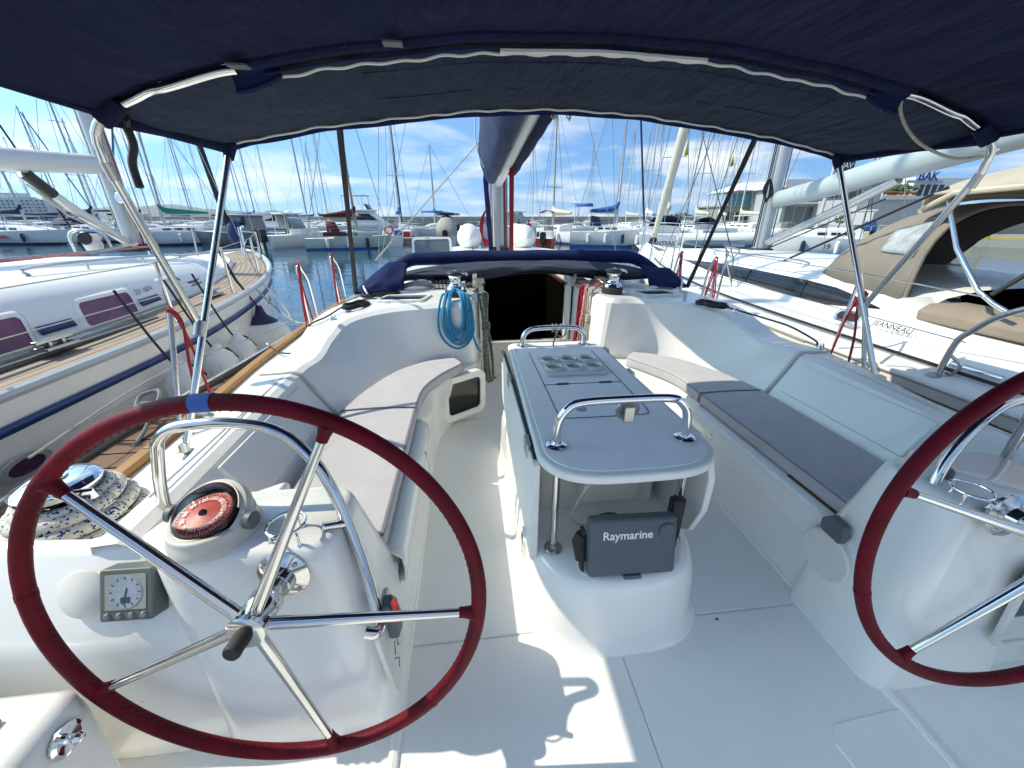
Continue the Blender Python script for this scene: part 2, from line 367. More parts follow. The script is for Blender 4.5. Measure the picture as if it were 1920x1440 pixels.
# fillet where sole meets the seats
for s in (-1, 1):
    p = spl([(s*.775,-1.2,.0),(s*.775,1.2,.0),(s*.775,2.15,0),(s*.70,2.51,0),(s*.575,2.73,0),(s*.48,2.85,0),(s*.43,2.95,0),(s*.428,3.46,0)], 5)
    MB().tube(p, .016, 8).obj('sole_fillet', GEL, YA)
for s in (-1, 1):
    MB().prism([(s*.772,-1.2),(s*1.85,-1.2),(s*1.85,.74),(s*.772,.74)], -.03, -.004).obj('helm_sole', SOLE, YA)
# little raised foot ledge to starboard and helm ledges
for s in (-1, 1):
    MB().prism([(s*.80,-1.2),(s*.60,-1.2),(s*.50,.40),(s*.49,.50),(s*.53,.545),(s*.80,.56)], -.01, .006).obj('foot_ledge', SOLE, YA, bevel=.005, seg=3)
# companionway
def bulk(name, m, *b, **k): return MB().box(*b).obj(name, m, YA, **k)
bulk('companionway_sill', CREAM, -.43,.43,3.452,3.50,-.01,.335)
bulk('threshold_strip', STEEL, -.42,.42,3.440,3.456,.330,.345)
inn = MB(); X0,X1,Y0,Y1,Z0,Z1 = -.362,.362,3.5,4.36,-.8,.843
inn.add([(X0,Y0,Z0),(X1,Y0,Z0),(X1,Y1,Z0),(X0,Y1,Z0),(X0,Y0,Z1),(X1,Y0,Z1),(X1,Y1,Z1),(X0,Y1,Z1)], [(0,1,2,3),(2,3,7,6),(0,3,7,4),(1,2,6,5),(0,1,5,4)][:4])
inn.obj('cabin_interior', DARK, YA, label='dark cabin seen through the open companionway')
for s in (-1, 1):
    bulk('washboard_slide', STEEL, s*.43-.012, s*.43+.012, 3.44, 3.47, .345, .90)
    bulk('hatch_rail', GEL, min(s*.37,s*.44), max(s*.37,s*.44), 3.40, 5.0, .874, .925, bevel=.006)
    bulk('hatch_trim', WOODR, min(s*.355,s*.369), max(s*.355,s*.369), 3.46, 4.40, .845, .871)
    bulk('hatch_teak_rail', TEAKG, min(s*.45,s*.53), max(s*.45,s*.53), 3.30, 5.0, .876, .905, bevel=.006)
bulk('hatch_lid', GEL, -.365,.365,4.38,5.2,.885,.955, bevel=.012)
bulk('hatch_trim', WOODR, -.355,.355,4.365,4.379,.82,.884)
MB().tube([(.02,4.37,.93),(.03,4.35,.93),(.10,4.35,.93),(.11,4.37,.93)], .005, 6).obj('hatch_handle', BLACK, YA)
MB().lathe([(.022,0),(.022,.006),(.014,.008),(.014,.0)], 14, m=frame((-.17,4.378,.925),(1,0,0),(0,0,1))).obj('hatch_lock', CHROME, YA)
# side window in the seat front by the companionway (port)
WM = frame((-.566, 2.535, .218), (.235, .165, .0), (-.02, -.06, 1))
def ringpanel(outer, inner, z0, z1):
    n = len(outer); v = [(x,y,z0) for x,y in outer] + [(x,y,z1) for x,y in outer] + [(x,y,z1) for x,y in inner] + [(x,y,z0) for x,y in inner]
    f = []
    for i in range(n):
        j = (i+1) % n
        for k in range(4):
            a = k*n; b = ((k+1) % 4)*n; f.append((a+i, a+j, b+j, b+i))
    return v, f
for s in (-1, 1):
    wm = WM if s < 0 else frame((.566, 2.535, .218), (.235, -.165, 0), (.02, -.06, 1))
    fr = MB().add(*ringpanel(rrect(-.185,.185,-.172,.172,.06), rrect(-.137,.137,-.122,.122,.035), -.05, .010), wm).obj('berth_window', GEL, YA, bevel=.008, seg=3, label='small square window in the %s seat front' % ('port' if s<0 else 'starboard'))
    MB().prism(rrect(-.143,.143,-.128,.128,.035), -.016, -.008, wm).obj('pane', DGLASS, fr, bevel=.002)
    MB().add(*ringpanel(rrect(-.139,.139,-.124,.124,.037), rrect(-.128,.128,-.113,.113,.03), -.008, .0), wm).obj('gasket', RUBBER, fr)
# flush deck hatches beside the winches
for s in (-1, 1):
    hm = frame((s*.985, 2.965, .838), (1, s*.30, -.05*s), (-s*.3, 1, .02))
    h = MB().add(*ringpanel(rrect(-.19,.19,-.105,.105,.035), rrect(-.165,.165,-.08,.08,.02), -.01, .018), hm).obj('deck_hatch', WHITEP, YA, bevel=.004, label='small purple tinted deck hatch, %s side' % ('port' if s<0 else 'starboard'))
    MB().prism(rrect(-.168,.168,-.083,.083,.02), .004, .011, hm).obj('pane', PGLASS, h)
    for dx in (-.09, .09): MB().box(dx-.02,dx+.02,-.112,-.098,.0,.014, hm).obj('hinge', WHITEP, h, bevel=.002)
# gold teak capping strips along the gunwale, brown teak planks outboard, aluminium toe rail
for s in (-1, 1):
    pts = [(s*1.985,.3,.385),(s*1.985,1.3,.395),(s*1.99,2.0,.415),(s*1.99,2.7,.455),(s*1.985,3.4,.478),(s*1.96,4.1,.495),(s*1.93,4.6,.51)]
    p = spl(pts, 4)
    for i in range(0, len(p) - 1, 6):
        seg = p[i:i + 7]
        if len(seg) < 2: continue
        rg = [[(q[0]-s*.028,q[1],q[2]),(q[0]+s*.028,q[1],q[2]),(q[0]+s*.028,q[1],q[2]+.034),(q[0]-s*.028,q[1],q[2]+.034)] for q in seg]
        rg[-1] = [(a[0],a[1]-.003,a[2]) for a in rg[-1]]
        MB().loft(rg).obj('teak_capping', TEAK, YA, bevel=.006)
    yb = [.2 + .115*i for i in range(27)]
    for y in yb:
        wd = 2.235 - max(0, (y - 1.9)) * .15
        if wd < 2.04: continue
        MB().box(min(s*2.02,s*wd), max(s*2.02,s*wd), y+.003, y+.112, .360, .388 + (y-1)*.02).obj('side_plank', TEAKB, YA, bevel=.002)
    tr = spl([(s*(2.25),.2,.39),(s*2.26,1.2,.40),(s*2.255,1.9,.415),(s*2.12,2.8,.45),(s*2.0,3.7,.49),(s*1.95,4.4,.52),(s*1.6,6.4,.57),(s*1.0,8.1,.63),(s*.1,9.65,.69)], 5)
    MB().loft([[(q[0]-.014,q[1],q[2]-.03),(q[0]+.014,q[1],q[2]-.03),(q[0]+.014,q[1],q[2]+.012),(q[0]-.014,q[1],q[2]+.012)] for q in tr]).obj('toe_rail', ALU, YA)
    MB().loft([[(q[0]-.016+s*.04,q[1],q[2]-.07),(q[0]+.016+s*.04,q[1],q[2]-.07),(q[0]+.016+s*.04,q[1],q[2]-.04),(q[0]-.016+s*.04,q[1],q[2]-.04)] for q in tr]).obj('rubbing_strake', TEAKG, YA)
# ------------------------------------------------------------------ helm consoles
def ring(x0, x1, y0, y1, z, r, n=5): return [(x, y, z) for x, y in rrect(x0, x1, y0, y1, r, n)]
for s in (-1, 1):
    dx, dy = (0, 0) if s < 0 else (-.045, -.055)
    def X(a): return s*a + dx
    def rg(xi, xo, y0, y1, z, r):
        a, b = sorted((X(xi), X(xo))); return ring(a, b, y0+dy, y1+dy, z, r)
    rr = [rg(.765,1.25,.66,1.04,-.01,.06), rg(.768,1.25,.67,1.04,.10,.07), rg(.79,1.27,.70,1.03,.38,.075), rg(.825,1.29,.722,1.01,.52,.075), rg(.855,1.295,.735,1.0,.625,.07), rg(.863,1.292,.742,.99,.655,.065), rg(.878,1.28,.755,.978,.67,.055)]
    MB().loft(rr).obj('helm_console', GEL, YA, smooth=60, label='white moulded helm console, %s side' % ('port' if s<0 else 'starboard'))
    # wing with the sloping instrument panel
    prof = [(.69,-.01),(.70,.20),(.715,.39),(.722,.435),(.738,.462),(.818,.628),(.84,.645),(.90,.645),(1.08,.635),(1.08,.2),(1.08,-.01)]
    MB().loft([[(X(x), (y if y < .85 else .85 + (y-.85)*max(.12, 1-(x-1.1)*2.6))+dy+o, z) for y, z in prof] for x, o in ((1.10,0),(1.3,.0),(1.5,.0),(1.72,.02),(2.05,.05))]).obj('console_wing', GEL, YA, bevel=.02, seg=3)
    # helm seat behind
    hs = [rg(1.43,2.1,-.9,.62,-.1,.05), rg(1.405,2.1,-.9,.64,.36,.05), rg(1.41,2.1,-.9,.638,.41,.05), rg(1.435,2.1,-.9,.615,.432,.04)]
    MB().loft(hs).obj('helm_seat', GEL, YA, smooth=60)
    for k in range(4):
        a, b = sorted((X(1.515 + k*.062), X(1.573 + k*.062)))
        MB().box(a, b, -.6+dy, .575+dy, .434, .444).obj('seat_slat', TEAK, YA, bevel=.002)
    mm = frame((X(1.405), .555, .378), (0, -s, 0), (0, 0, 1))
    f = MB().lathe([(0,0),(.033,0),(.034,.006),(.026,.010),(.010,.006),(0,.005)], 18, m=mm).obj('snap_fitting', CHROME, YA)
    MB().lathe([(.009,.004),(.009,.022),(.012,.026),(.008,.034),(0,.036)], 10, m=mm).obj('stud', CHROME, f)
# ================================================================== bimini
BI = thing('bimini', 'navy canvas bimini awning stretched overhead on stainless hoops', 'awning', (0, 1.7, .55))
def prof(tab, x):
    x = abs(x)
    for i in range(len(tab) - 1):
        if x <= tab[i+1][0]:
            t = (x - tab[i][0]) / (tab[i+1][0] - tab[i][0]); t = t*t*(3-2*t)*.35 + t*.65
            return tab[i][1] + (tab[i+1][1] - tab[i][1]) * t
    return tab[-1][1]
TB = [(0,1.957),(.42,1.946),(.83,1.902),(1.25,1.836),(1.5,1.775),(1.60,1.735),(1.66,1.70)]
TF = [(0,1.90),(.41,1.885),(.73,1.852),(1.15,1.805),(1.5,1.745),(1.64,1.712)]
TA = [(0,2.03),(.6,2.01),(1.2,1.92),(1.6,1.77),(1.66,1.72)]
NX = 90
def xs(w): return [w * (-1 + 2*i/NX) for i in range(NX + 1)]
rows = []
for j in range(25):          # forward panel, from the main hoop to the front edge
    t = j / 24; w_ = 1.66 + (1.64 - 1.66) * t; y = 1.665 + (2.31 - 1.665) * t
    r = []
    for x in xs(w_):
        z = prof(TB, x) * (1 - t) + prof(TF, x) * t
        e = sin(pi * t)
        z += e * (-.012 + .014 * nz(x*2.2, y*5.5, 1) + .010 * nz(x*9, y*3, 4) - .012*math.exp(-((x-.1)**2)/.5) + .004*sin(x*38+3*sin(y*9))*math.exp(-((x-.55)/.35)**2))
        r.append((x, y + .05*t*t*cos(x*.9)*0, z + .012))
    rows.append(r)
MB().grid(rows).obj('forward_panel', NAVYG, BI, smooth=60, solid=.006)
rows = []
for j in range(61):          # aft panel overhead
    t = j / 60; y = 1.60 - 1.45 * t; r = []
    for x in xs(1.66 + .05*t):
        tt = min(1, t * 1.6); z = prof(TB, x) * (1 - tt) + prof(TA, x) * tt
        e = min(1, t * 9) * (1 - (abs(x)/1.72)**8)
        z += e * (.022 * nz(x*1.3, y*1.5, 7) + .016 * nz(x*5 + y*2.5, y*1.3, 2) + .010 * nz(x*11 - y*5.0, y*2.2, 5) - .012)
        r.append((x, y, z + .014))
    rows.append(r)
MB().grid(rows).obj('aft_panel', NAVY, BI, smooth=60, solid=.006)
for xa, xb, ya, yb in ((-.85,1.05,1.78,1.78),(-.85,1.05,2.02,2.02),(.10,.10,1.70,2.02),(-.85,-.85,1.78,2.02),(1.05,1.05,1.78,2.02)):
    MB().tube([(xa+(xb-xa)*i/30, ya+(yb-ya)*i/30, (lambda x_, t_: prof(TB,x_)*(1-t_)+prof(TF,x_)*t_)(xa+(xb-xa)*i/30, (ya+(yb-ya)*i/30-1.665)/.645) + .012 - .020) for i in range(31)], .0022, 5).obj('canvas_seam', NAVYG, BI)
# sleeve round the hoop, with exposed tube at both ends
def bowp(x, dy=0, dz=0): return (x, 1.632 + dy, prof(TB, x) + dz)
sl_ = MB().tube([bowp(-1.24 + 2.48*i/60, 0, .012) for i in range(61)], .024, 10, flat=.75).obj('hoop_sleeve', NAVY, BI)
MB().grid([[bowp(-1.66 + 3.32*i/80, -.055, .040 - .002*sin(i)) for i in range(81)], [bowp(-1.66 + 3.32*i/80, .05, .040) for i in range(81)]]).obj('hoop_tape', NAVY, BI, solid=.012)
for s in (-1, 1):
    rr = []
    for i in range(13):
        x = s*(1.26 - i*.013); d = .028 * (1 - (i/12)**2) + .006
        rr.append([bowp(x, .02, .010), bowp(x, .055, .002-d*.2), bowp(x, .062, -.014-d), bowp(x, .05, -.008-d)])
    MB().grid(rr).obj('sleeve_flap', BLUEC, BI, solid=.004)
# blue sleeve edge ahead of the hoop, with a zip piping that waves
MB().grid([[bowp(-1.15 + 2.3*i/70, .03, -.012), bowp(-1.15 + 2.3*i/70, .064 + .004*sin(i*.9), -.006 + .004*nz(i*.5, 2))][0:2] for i in range(71)]).obj('sleeve_edge', BLUEC, BI, solid=.004)
MB().tube([bowp(-1.14 + 2.28*i/150, .066 + .004*sin(i*.45), -.018 + .003*sin(i*.7) ) for i in range(151)], .0048, 6).obj('zip_piping', PIPE, BI)
MB().loft([[bowp(-.36+.76*i/20, .036, -.010), bowp(-.36+.76*i/20, .052, -.014), bowp(-.36+.76*i/20, .050, -.026), bowp(-.36+.76*i/20, .034, -.022)] for i in range(21)]).obj('batten', WHITEP, BI)
MB().tube([(x, 2.306 + .003*sin(i*.9), prof(TF, x) + .004 + .0025*sin(i*.55)) for i, x in enumerate([1.635*(-1 + 2*k/200) for k in range(201)])], .0052, 6).obj('front_piping', PIPE, BI)
MB().grid([[(x, 2.31, prof(TF, x) + .012), (x, 2.318, prof(TF, x) - .016 - .006*nz(x*4, 3))] for x in xs(1.64)]).obj('front_valance', BLUEC, BI, solid=.004)
for k, (x, y) in enumerate(((-.71,1.575),(-1.19,1.585))):
    MB().box(x-.03, x+.03, y-.02, y+.02, prof(TB,x)-.012+.012*k*0, prof(TB,x)-.006).obj('canvas_tab', GREYP, BI, smooth=0)
for s in (-1, 1):
    # side hem between hoop and front corner
    MB().tube([(s*1.66,1.63,1.700),(s*1.66,1.9,1.712),(s*1.64,2.31,1.708)], .018, 8, flat=1.3).obj('side_hem', NAVY, BI)
    MB().tube([(s*1.665,1.60,1.708),(s*1.68,1.2,1.722),(s*1.70,.6,1.735),(s*1.71,.15,1.735)], .010, 8).obj('side_hem', NAVY, BI)
    # main hoop: tube down to the strut
    p = [bowp(s*(1.22 + .04*i)) for i in range(8)] + [(s*1.555,1.632,1.752),(s*1.64,1.633,1.715),(s*1.705,1.636,1.655),(s*1.722,1.655,1.57)]
    p = spl(p, 3) + [(s*1.727, 1.86 if s<0 else 1.955, .945 if s<0 else .92)]
    MB().tube(p, .0145, 12).obj('hoop_tube', STEEL, BI)
    MB().tube([(s*1.632,2.305,1.700),(s*1.772,1.585 if s<0 else 1.72,.46)], .0145, 12).obj('strut', STEEL, BI)
    MB().tube([(s*1.722,1.86 if s<0 else 1.955,.97 if s<0 else .945),(s*1.728,1.828 if s<0 else 1.928,.91 if s<0 else .885)], .021, 12).obj('strut_clamp', STEELD, BI)
    MB().tube([(s*1.7225,1.67,1.52),(s*1.7222,1.655,1.575)], .0165, 12).obj('hoop_joint', STEELD, BI)
    MB().lathe([(.032,0),(.034,.006),(.02,.012),(.018,.045),(0,.046)], 14, (s*1.772,1.583 if s<0 else 1.718,.448)).obj('strut_foot', STEELD, BI)
    MB().tube([(s*1.60,2.30,1.735),(s*1.632,2.305,1.705),(s*1.638,2.295,1.66)], [.022,.030,.020], 10).obj('corner_pocket', NAVY, BI)
    MB().tube([bowp(s*1.60,0,.01),(s*1.665,1.635,1.700),(s*1.675,1.66,1.680)], [.030,.034,.012], 10).obj('corner_pocket', NAVY, BI)
    MB().tube([(s*1.632,2.318,1.735),(s*1.66,2.312,1.73),(s*1.655,2.30,1.712)], .010, 8).obj('corner_piping', PIPE, BI)
    # webbing strap from the front edge to the coachroof
    a = (s*1.10, 2.315, 1.80); b = (s*1.405, 3.245, .84)
    MB().tube([a, lerp(a,b,.5), b], [.016,.013,.018], 8, flat=.35).obj('webbing_strap', RUBBER, BI)
MB().tube(spl([(-1.63,1.68,1.715),(-1.655,1.71,1.69),(-1.652,1.71,1.635),(-1.68,1.715,1.575),(-1.678,1.71,1.50)], 6), .013, 8, flat=1.6).obj('hanging_strap', RUBBER, BI)
MB().tube(spl([(1.25,1.68,1.85),(1.285,1.70,1.80),(1.35,1.70,1.735),(1.45,1.70,1.68),(1.62,1.70,1.637),(1.76,1.69,1.652),(1.80,1.68,1.668)], 6), .006, 6).obj('cord', RWHITE, BI)
MB().tube(spl([(1.19,1.69,1.842),(1.20,1.695,1.82),(1.195,1.70,1.80)], 4), .004, 6).obj('cord', RWHITE, BI)
for dx in (-.03, .05):
    MB().tube(spl([(dx,2.325,1.892),(dx+.012,2.33,1.880),(dx+.004,2.33,1.868),(dx-.012,2.33,1.88),(dx,2.325,1.892),(dx+.005,2.33,1.86)], 4), .0035, 6).obj('reef_tie', RWHITE, BI)

# ================================================================== folded sprayhood
SP = thing('sprayhood', 'folded navy canvas sprayhood bundled across the companionway roof', 'sprayhood', (0, 3.5, .87))
def hood_top(t):   # t in -1..1
    x = 1.34*t; a = abs(t)
    z = 1.085 - .02*t*t - .26*max(0, (a-.70)/.30)**1.6
    return (x, 3.52 - .20*max(0,(a-.6)/.4)**2, z)
rings = []
for i in range(81):
    t = -1 + 2*i/80; c = hood_top(t); r = .054*(1 - .55*max(0,(abs(t)-.8)/.2)**2) + .006*nz(t*7, 1)
    rings.append([(c[0], c[1] + 1.35*r*cos(2*pi*k/16) + .006*nz(t*9, k*.5), c[2] + r*sin(2*pi*k/16)*(1.0+.15*nz(t*4,k*.8))) for k in range(16)])
MB().loft(rings).obj('canvas_roll', BLUEC, SP, smooth=70)
rows = []
for j in range(22):         # sagging skirt under the roll
    u = j / 21; r = []
    for i in range(121):
        x = -1.12 + 2.24*i/120
        zt = 1.06 - .10*(abs(x)/1.12)**3; zb = .93 - .05*(abs(x)/1.12)**2 + .022*sin(x*5+1)
        z = zt + (zb - zt)*u
        y = 3.40 - .15*sin(pi*min(1,u*1.15)) + .05*u + .035*nz(x*2.3 + u*1.5, u*3.5, 3) + .022*nz(x*5 - u*5, u*6, 9) + .02*sin(u*9 + x*3.5 + 1.5*nz(x*1.5, 0))*u
        r.append((x, y, z + .018*nz(x*3, u*4, 6)*sin(pi*u)))
    rows.append(r)
MB().grid(rows).obj('canvas_skirt', mat('hood_skirt_navy', (.030,.042,.075), .8, col2=(.020,.030,.055), vs=5, bump=.2, bs=400), SP, smooth=70, solid=.006)
MB().tube([(-1.12+2.24*i/90, 3.405 + .012*nz(i*.3,2), 1.045 - .10*(abs(-1.12+2.24*i/90)/1.12)**3 + .008*nz(i*.2, 8)) for i in range(91)], [.004 + .004*max(0, abs(i-45)/45 - .45) for i in range(91)], 6).obj('skirt_piping', PIPE, SP)
for s in (-1, 1):
    rows = []
    A = [(s*.98,3.30,1.06 if s<0 else 1.03),(s*1.12,3.32,1.07 if s<0 else 1.0),(s*1.25,3.33,.99),(s*1.36,3.30,.90),(s*1.41,3.27,.845)]
    B = [(s*1.02,3.17,.868),(s*1.13,3.17,.862),(s*1.25,3.18,.852),(s*1.35,3.20,.845),(s*1.41,3.24,.835)]
    A, B = spl(A, 5), spl(B, 5)
    for j in range(12):
        u = j / 11
        rows.append([(a[0]+(b[0]-a[0])*u, a[1]+(b[1]-a[1])*u - .035*sin(pi*u)*(1-(i/20)**2) + .02*nz(i*.22, u*3, s), a[2]+(b[2]-a[2])*u + .008*nz(i*.3, u*4, 5)) for i, (a, b) in enumerate(zip(A, B))])
    MB().grid(rows).obj('side_flap', BLUEC, SP, smooth=70, solid=.008)
    MB().tube([(s*1.28,3.13,.842),(s*1.31,3.17,.882),(s*1.33,3.22,.90)], .011, 10).obj('frame_end', STEEL, SP)
    MB().lathe([(.024,0),(.024,.005),(.012,.012),(.010,.028),(0,.03)], 12, (s*1.275,3.115,.818 if s<0 else .818)).obj('deck_foot', STEELD, SP)

# ================================================================== steering wheels
def steering_wheel(c, n, R_, spin, label):
    n = Vector(n).normalized(); up = Vector((0,0,1)); xa = up.cross(n).normalized()
    M = frame(c, tuple(xa), tuple(n.cross(xa)))      # local z = n (towards the helmsman)
    W = thing('steering_wheel', label, 'steering wheel', c)
    MB().tube([(R_*cos(2*pi*i/120), R_*sin(2*pi*i/120), 0) for i in range(120)], .0168, 14, closed=True, m=M).obj('rim', LEATHER, W)
    rs = .0171
    st = MB()
    for i in range(300):       # stitching on the inner side of the rim
        if i % 2: continue
        a0 = 2*pi*i/300; a1 = 2*pi*(i+1.3)/300
        st.tube([((R_-rs)*cos(a0), (R_-rs)*sin(a0), .003), ((R_-rs)*cos(a1), (R_-rs)*sin(a1), -.003)], .0012, 4)
    for v in range(len(st.v)): st.v[v] = tuple(M @ Vector(st.v[v]))
    st.obj('stitching', mat('stitch', (.07,.006,.01), .8), W, kind='stuff')
    for k in range(5):
        a = radians(spin + 72*k); d = (cos(a), sin(a))
        MB().tube([(d[0]*.035, d[1]*.035, .045), (d[0]*.10, d[1]*.10, .038), (d[0]*(R_-.035), d[1]*(R_-.035), .001)], [.0135,.0132,.0095], 12, m=M).obj('spoke', STEEL, W)
        MB().tube([(d[0]*(R_-.045), d[1]*(R_-.045), .001), (d[0]*(R_-.03), d[1]*(R_-.03), 0), (d[0]*(R_-.008), d[1]*(R_-.008), 0)], [.0115,.0125,.018], 12, m=M).obj('rim_boss', LEATHER, W)
        b = a + radians(36)
        MB().tube([(R_*cos(b-.012), R_*sin(b-.012), 0), (R_*cos(b), R_*sin(b), 0), (R_*cos(b+.012), R_*sin(b+.012), 0)], .0178, 14, m=M).obj('leather_seam', LEATHER, W) if k in (2, 4) else None
    MB().lathe([(.030,-.06),(.030,-.02),(.036,-.012),(.036,.02),(.030,.03),(.030,.055),(.038,.06),(.039,.07),(.034,.074),(0,.075)], 24, m=M).obj('hub', STEEL, W)
    MB().lathe([(.017,.07),(.018,.082),(.0165,.098),(.0175,.112),(.015,.117),(0,.118)], 16, m=M).obj('hub_cap', RUBBER, W)
    MB().lathe([(.060,-.095),(.062,-.085),(.050,-.078),(.036,-.072),(.032,-.05),(0,-.05)], 24, m=M).obj('base_plate', STEEL, W)
    for k in range(4):
        a = radians(45 + 90*k); MB().lathe([(.006,-.083),(.006,-.074),(0,-.073)], 8, (.05*cos(a), .05*sin(a), 0), m=M).obj('bolt', STEELD, W)
    return W, M
WL, ML = steering_wheel((-.987,.645,.614), (-.05,-.99,.113), .475, -7, 'dark red leather steering wheel with blue tape on its rim')
WR, MR = steering_wheel((.898,.566,.676), (-.06,-.99,.113), .475, 17, 'dark red leather steering wheel cut by the right picture edge')
MB().tube([(.475*cos(radians(a)), .475*sin(radians(a)), 0) for a in (90,91.5,93,94.5)], .0180, 14, m=ML).obj('rim_tape', BLUET, WL, label='blue tape band on the rim')
# console guard rails
for s in (-1, 1):
    G = thing('guard_rail', 'bent stainless guard rail over the %s' % ('compass console' if s<0 else 'starboard helm console'), 'rail', (s*1.1, .93, .62), 'helm guard rails')
    if s < 0: p = [(-1.40,.97,.55),(-1.375,.96,.70),(-1.335,.95,.83),(-1.315,.945,.875),(-1.27,.94,.91),(-1.20,.938,.92),(-1.12,.935,.918),(-1.03,.925,.903),(-.965,.91,.86),(-.90,.87,.79),(-.85,.83,.66),(-.81,.775,.54),(-.78,.715,.455),(-.77,.69,.44),(-.775,.67,.445),(-.80,.668,.455)]
    else: p = [(1.28,.90,.55),(1.25,.89,.70),(1.23,.88,.83),(1.19,.87,.88),(1.12,.865,.895),(1.03,.85,.875),(.95,.83,.82),(.885,.81,.73),(.845,.785,.62),(.80,.745,.42),(.79,.72,.36),(.795,.705,.335),(.815,.70,.325)]
    MB().tube(spl(p, 5), .0145, 12).obj('rail_tube', STEEL, G)
    i = 10 if s < 0 else 8
    q = p[i]; MB().tube([(q[0]-s*0.0,q[1],q[2]),(q[0]+s*.05,q[1]-.03,q[2]+.02)], .011, 10).obj('rail_bracket', STEEL, G)
    for q in (p[0], p[-1]): MB().lathe([(.028,0),(.03,.004),(.02,.010),(0,.010)], 14, (q[0], q[1], q[2]-.004 if q is p[0] else q[2])).obj('rail_foot', STEELD, G) if q is p[0] else None
# ------------------------------------------------------------------ compass
CP = thing('compass', 'large domed compass with red card on the port console', 'compass', (-1.168,.828,.67))
CM = T(-1.168,.828,.67) @ RZ(-12)
MB().lathe([(.100,-.004),(.101,.010),(.096,.020),(.094,.042),(.090,.046),(.080,.046)], 40, m=CM, cap=False).obj('base', mat('compass_white', (.62,.60,.56), .4, var=.08), CP, bevel=.002)
DM = CM @ T(0,0,.045) @ RX(32)
MB().lathe([(.094,-.012),(.096,0),(.092,.016),(.082,.021),(.079,.012)], 40, m=DM, cap=False).obj('bezel', mat('compass_white', (.6,.6,.56), .4), CP)
MB().lathe([(.0,-.004),(.079,-.004),(.080,.0),(.079,.004),(.0,.004)], 40, m=DM).obj('bowl', BLACK, CP)
KM = CM @ T(0,-.014,.062) @ RX(14)
KR = .064
cd = MB().lathe([(KR,0),(KR+.0005,.003),(KR*.6,.0055),(.012,.011),(0,.012)], 48, m=KM).obj('card', mat('compass_red', (.42,.010,.006), .45, var=.15, vs=14), CP, label='red compass card')
MB().lathe([(KR+.001,-.012),(KR+.006,-.008),(KR+.005,.001),(KR+.001,.0015)], 48, m=KM, cap=False).obj('card_rim', BLACK, CP)
tk = MB()
for k in range(72):
    a = 2*pi*k/72; l = .010 if k % 6 == 0 else (.007 if k % 2 == 0 else .0045)
    m_ = KM @ Matrix.Rotation(a, 4, 'Z')
    tk.add([(KR-.001-l,-.0008,.0062),(KR-.001,-.0008,.0040),(KR-.001,.0008,.0040),(KR-.001-l,.0008,.0062)], [(0,1,2,3)], m_)
for k, txt in enumerate(('150','180','210','240','270','300','330','N','30','60','90','120')):
    m_ = KM @ Matrix.Rotation(radians(8 - 30*k), 4, 'Z') @ T(0,.043,.0085) @ RX(-6)
    tk.text(txt, .0150, m_, bold=True)
tk.obj('markings', mat('compass_marks', (.80,.78,.74), .5), cd, smooth=0)
MB().lathe([(.010,.010),(.006,.018),(0,.021)], 12, m=KM).obj('pivot', BLACK, cd)
gl = bpy.data.materials.new('clear_dome'); gl.use_nodes = True; t = gl.node_tree; t.nodes.clear()
tr_ = t.nodes.new('ShaderNodeBsdfTransparent'); gs = t.nodes.new('ShaderNodeBsdfGlossy'); gs.inputs['Roughness'].default_value = .03
fr = t.nodes.new('ShaderNodeFresnel'); fr.inputs['IOR'].default_value = 1.35; mxs = t.nodes.new('ShaderNodeMixShader'); ou = t.nodes.new('ShaderNodeOutputMaterial')
t.links.new(fr.outputs[0], mxs.inputs[0]); t.links.new(tr_.outputs[0], mxs.inputs[1]); t.links.new(gs.outputs[0], mxs.inputs[2]); t.links.new(mxs.outputs[0], ou.inputs[0])
MB().lathe([(.079*cos(radians(a)), .004+.070*sin(radians(a))) for a in (0,12,24,36,48,60,72,82,90)], 40, m=DM, cap=False).obj('dome', gl, CP, smooth=80)
MB().loft([[tuple(DM @ Vector((r*cos(radians(a)), r*sin(radians(a)), z))) for r, z in ((.0795,.006),(.0815,.01),(.0815,.028),(.0795,.028))] for a in range(15,166,6)]).obj('sun_hood', mat('compass_white', (.6,.6,.56), .4), CP)
for s in (-1, 1): MB().lathe([(.022,0),(.022,.014),(.018,.018),(0,.018)], 18, m=CM @ T(s*.098,.0,.045) @ RY(90*s)).obj('clamp_knob', GREYP, CP)
# cup rings on both consoles
for s, c in ((-1, (-.975,.785,.67)), (1, (.85,.71,.67))):
    K = thing('cup_holder', 'stainless ring cup holder on the %s helm console' % ('port' if s<0 else 'starboard'), 'cup holder', c, 'cup holders')
    MB().tube([(c[0]+.043*cos(2*pi*i/40), c[1]+.043*sin(2*pi*i/40), c[2]+.042) for i in range(40)], .0035, 8, closed=True).obj('ring', CHROME, K)
    for a in (200, 320, 80):
        a = radians(a); x, y = c[0]+.043*cos(a), c[1]+.043*sin(a)
        MB().tube([(x,y,c[2]+.042),(x,y,c[2]+.004),(x,y,c[2]-.002)], [.003,.003,.007], 8).obj('leg', CHROME, K)
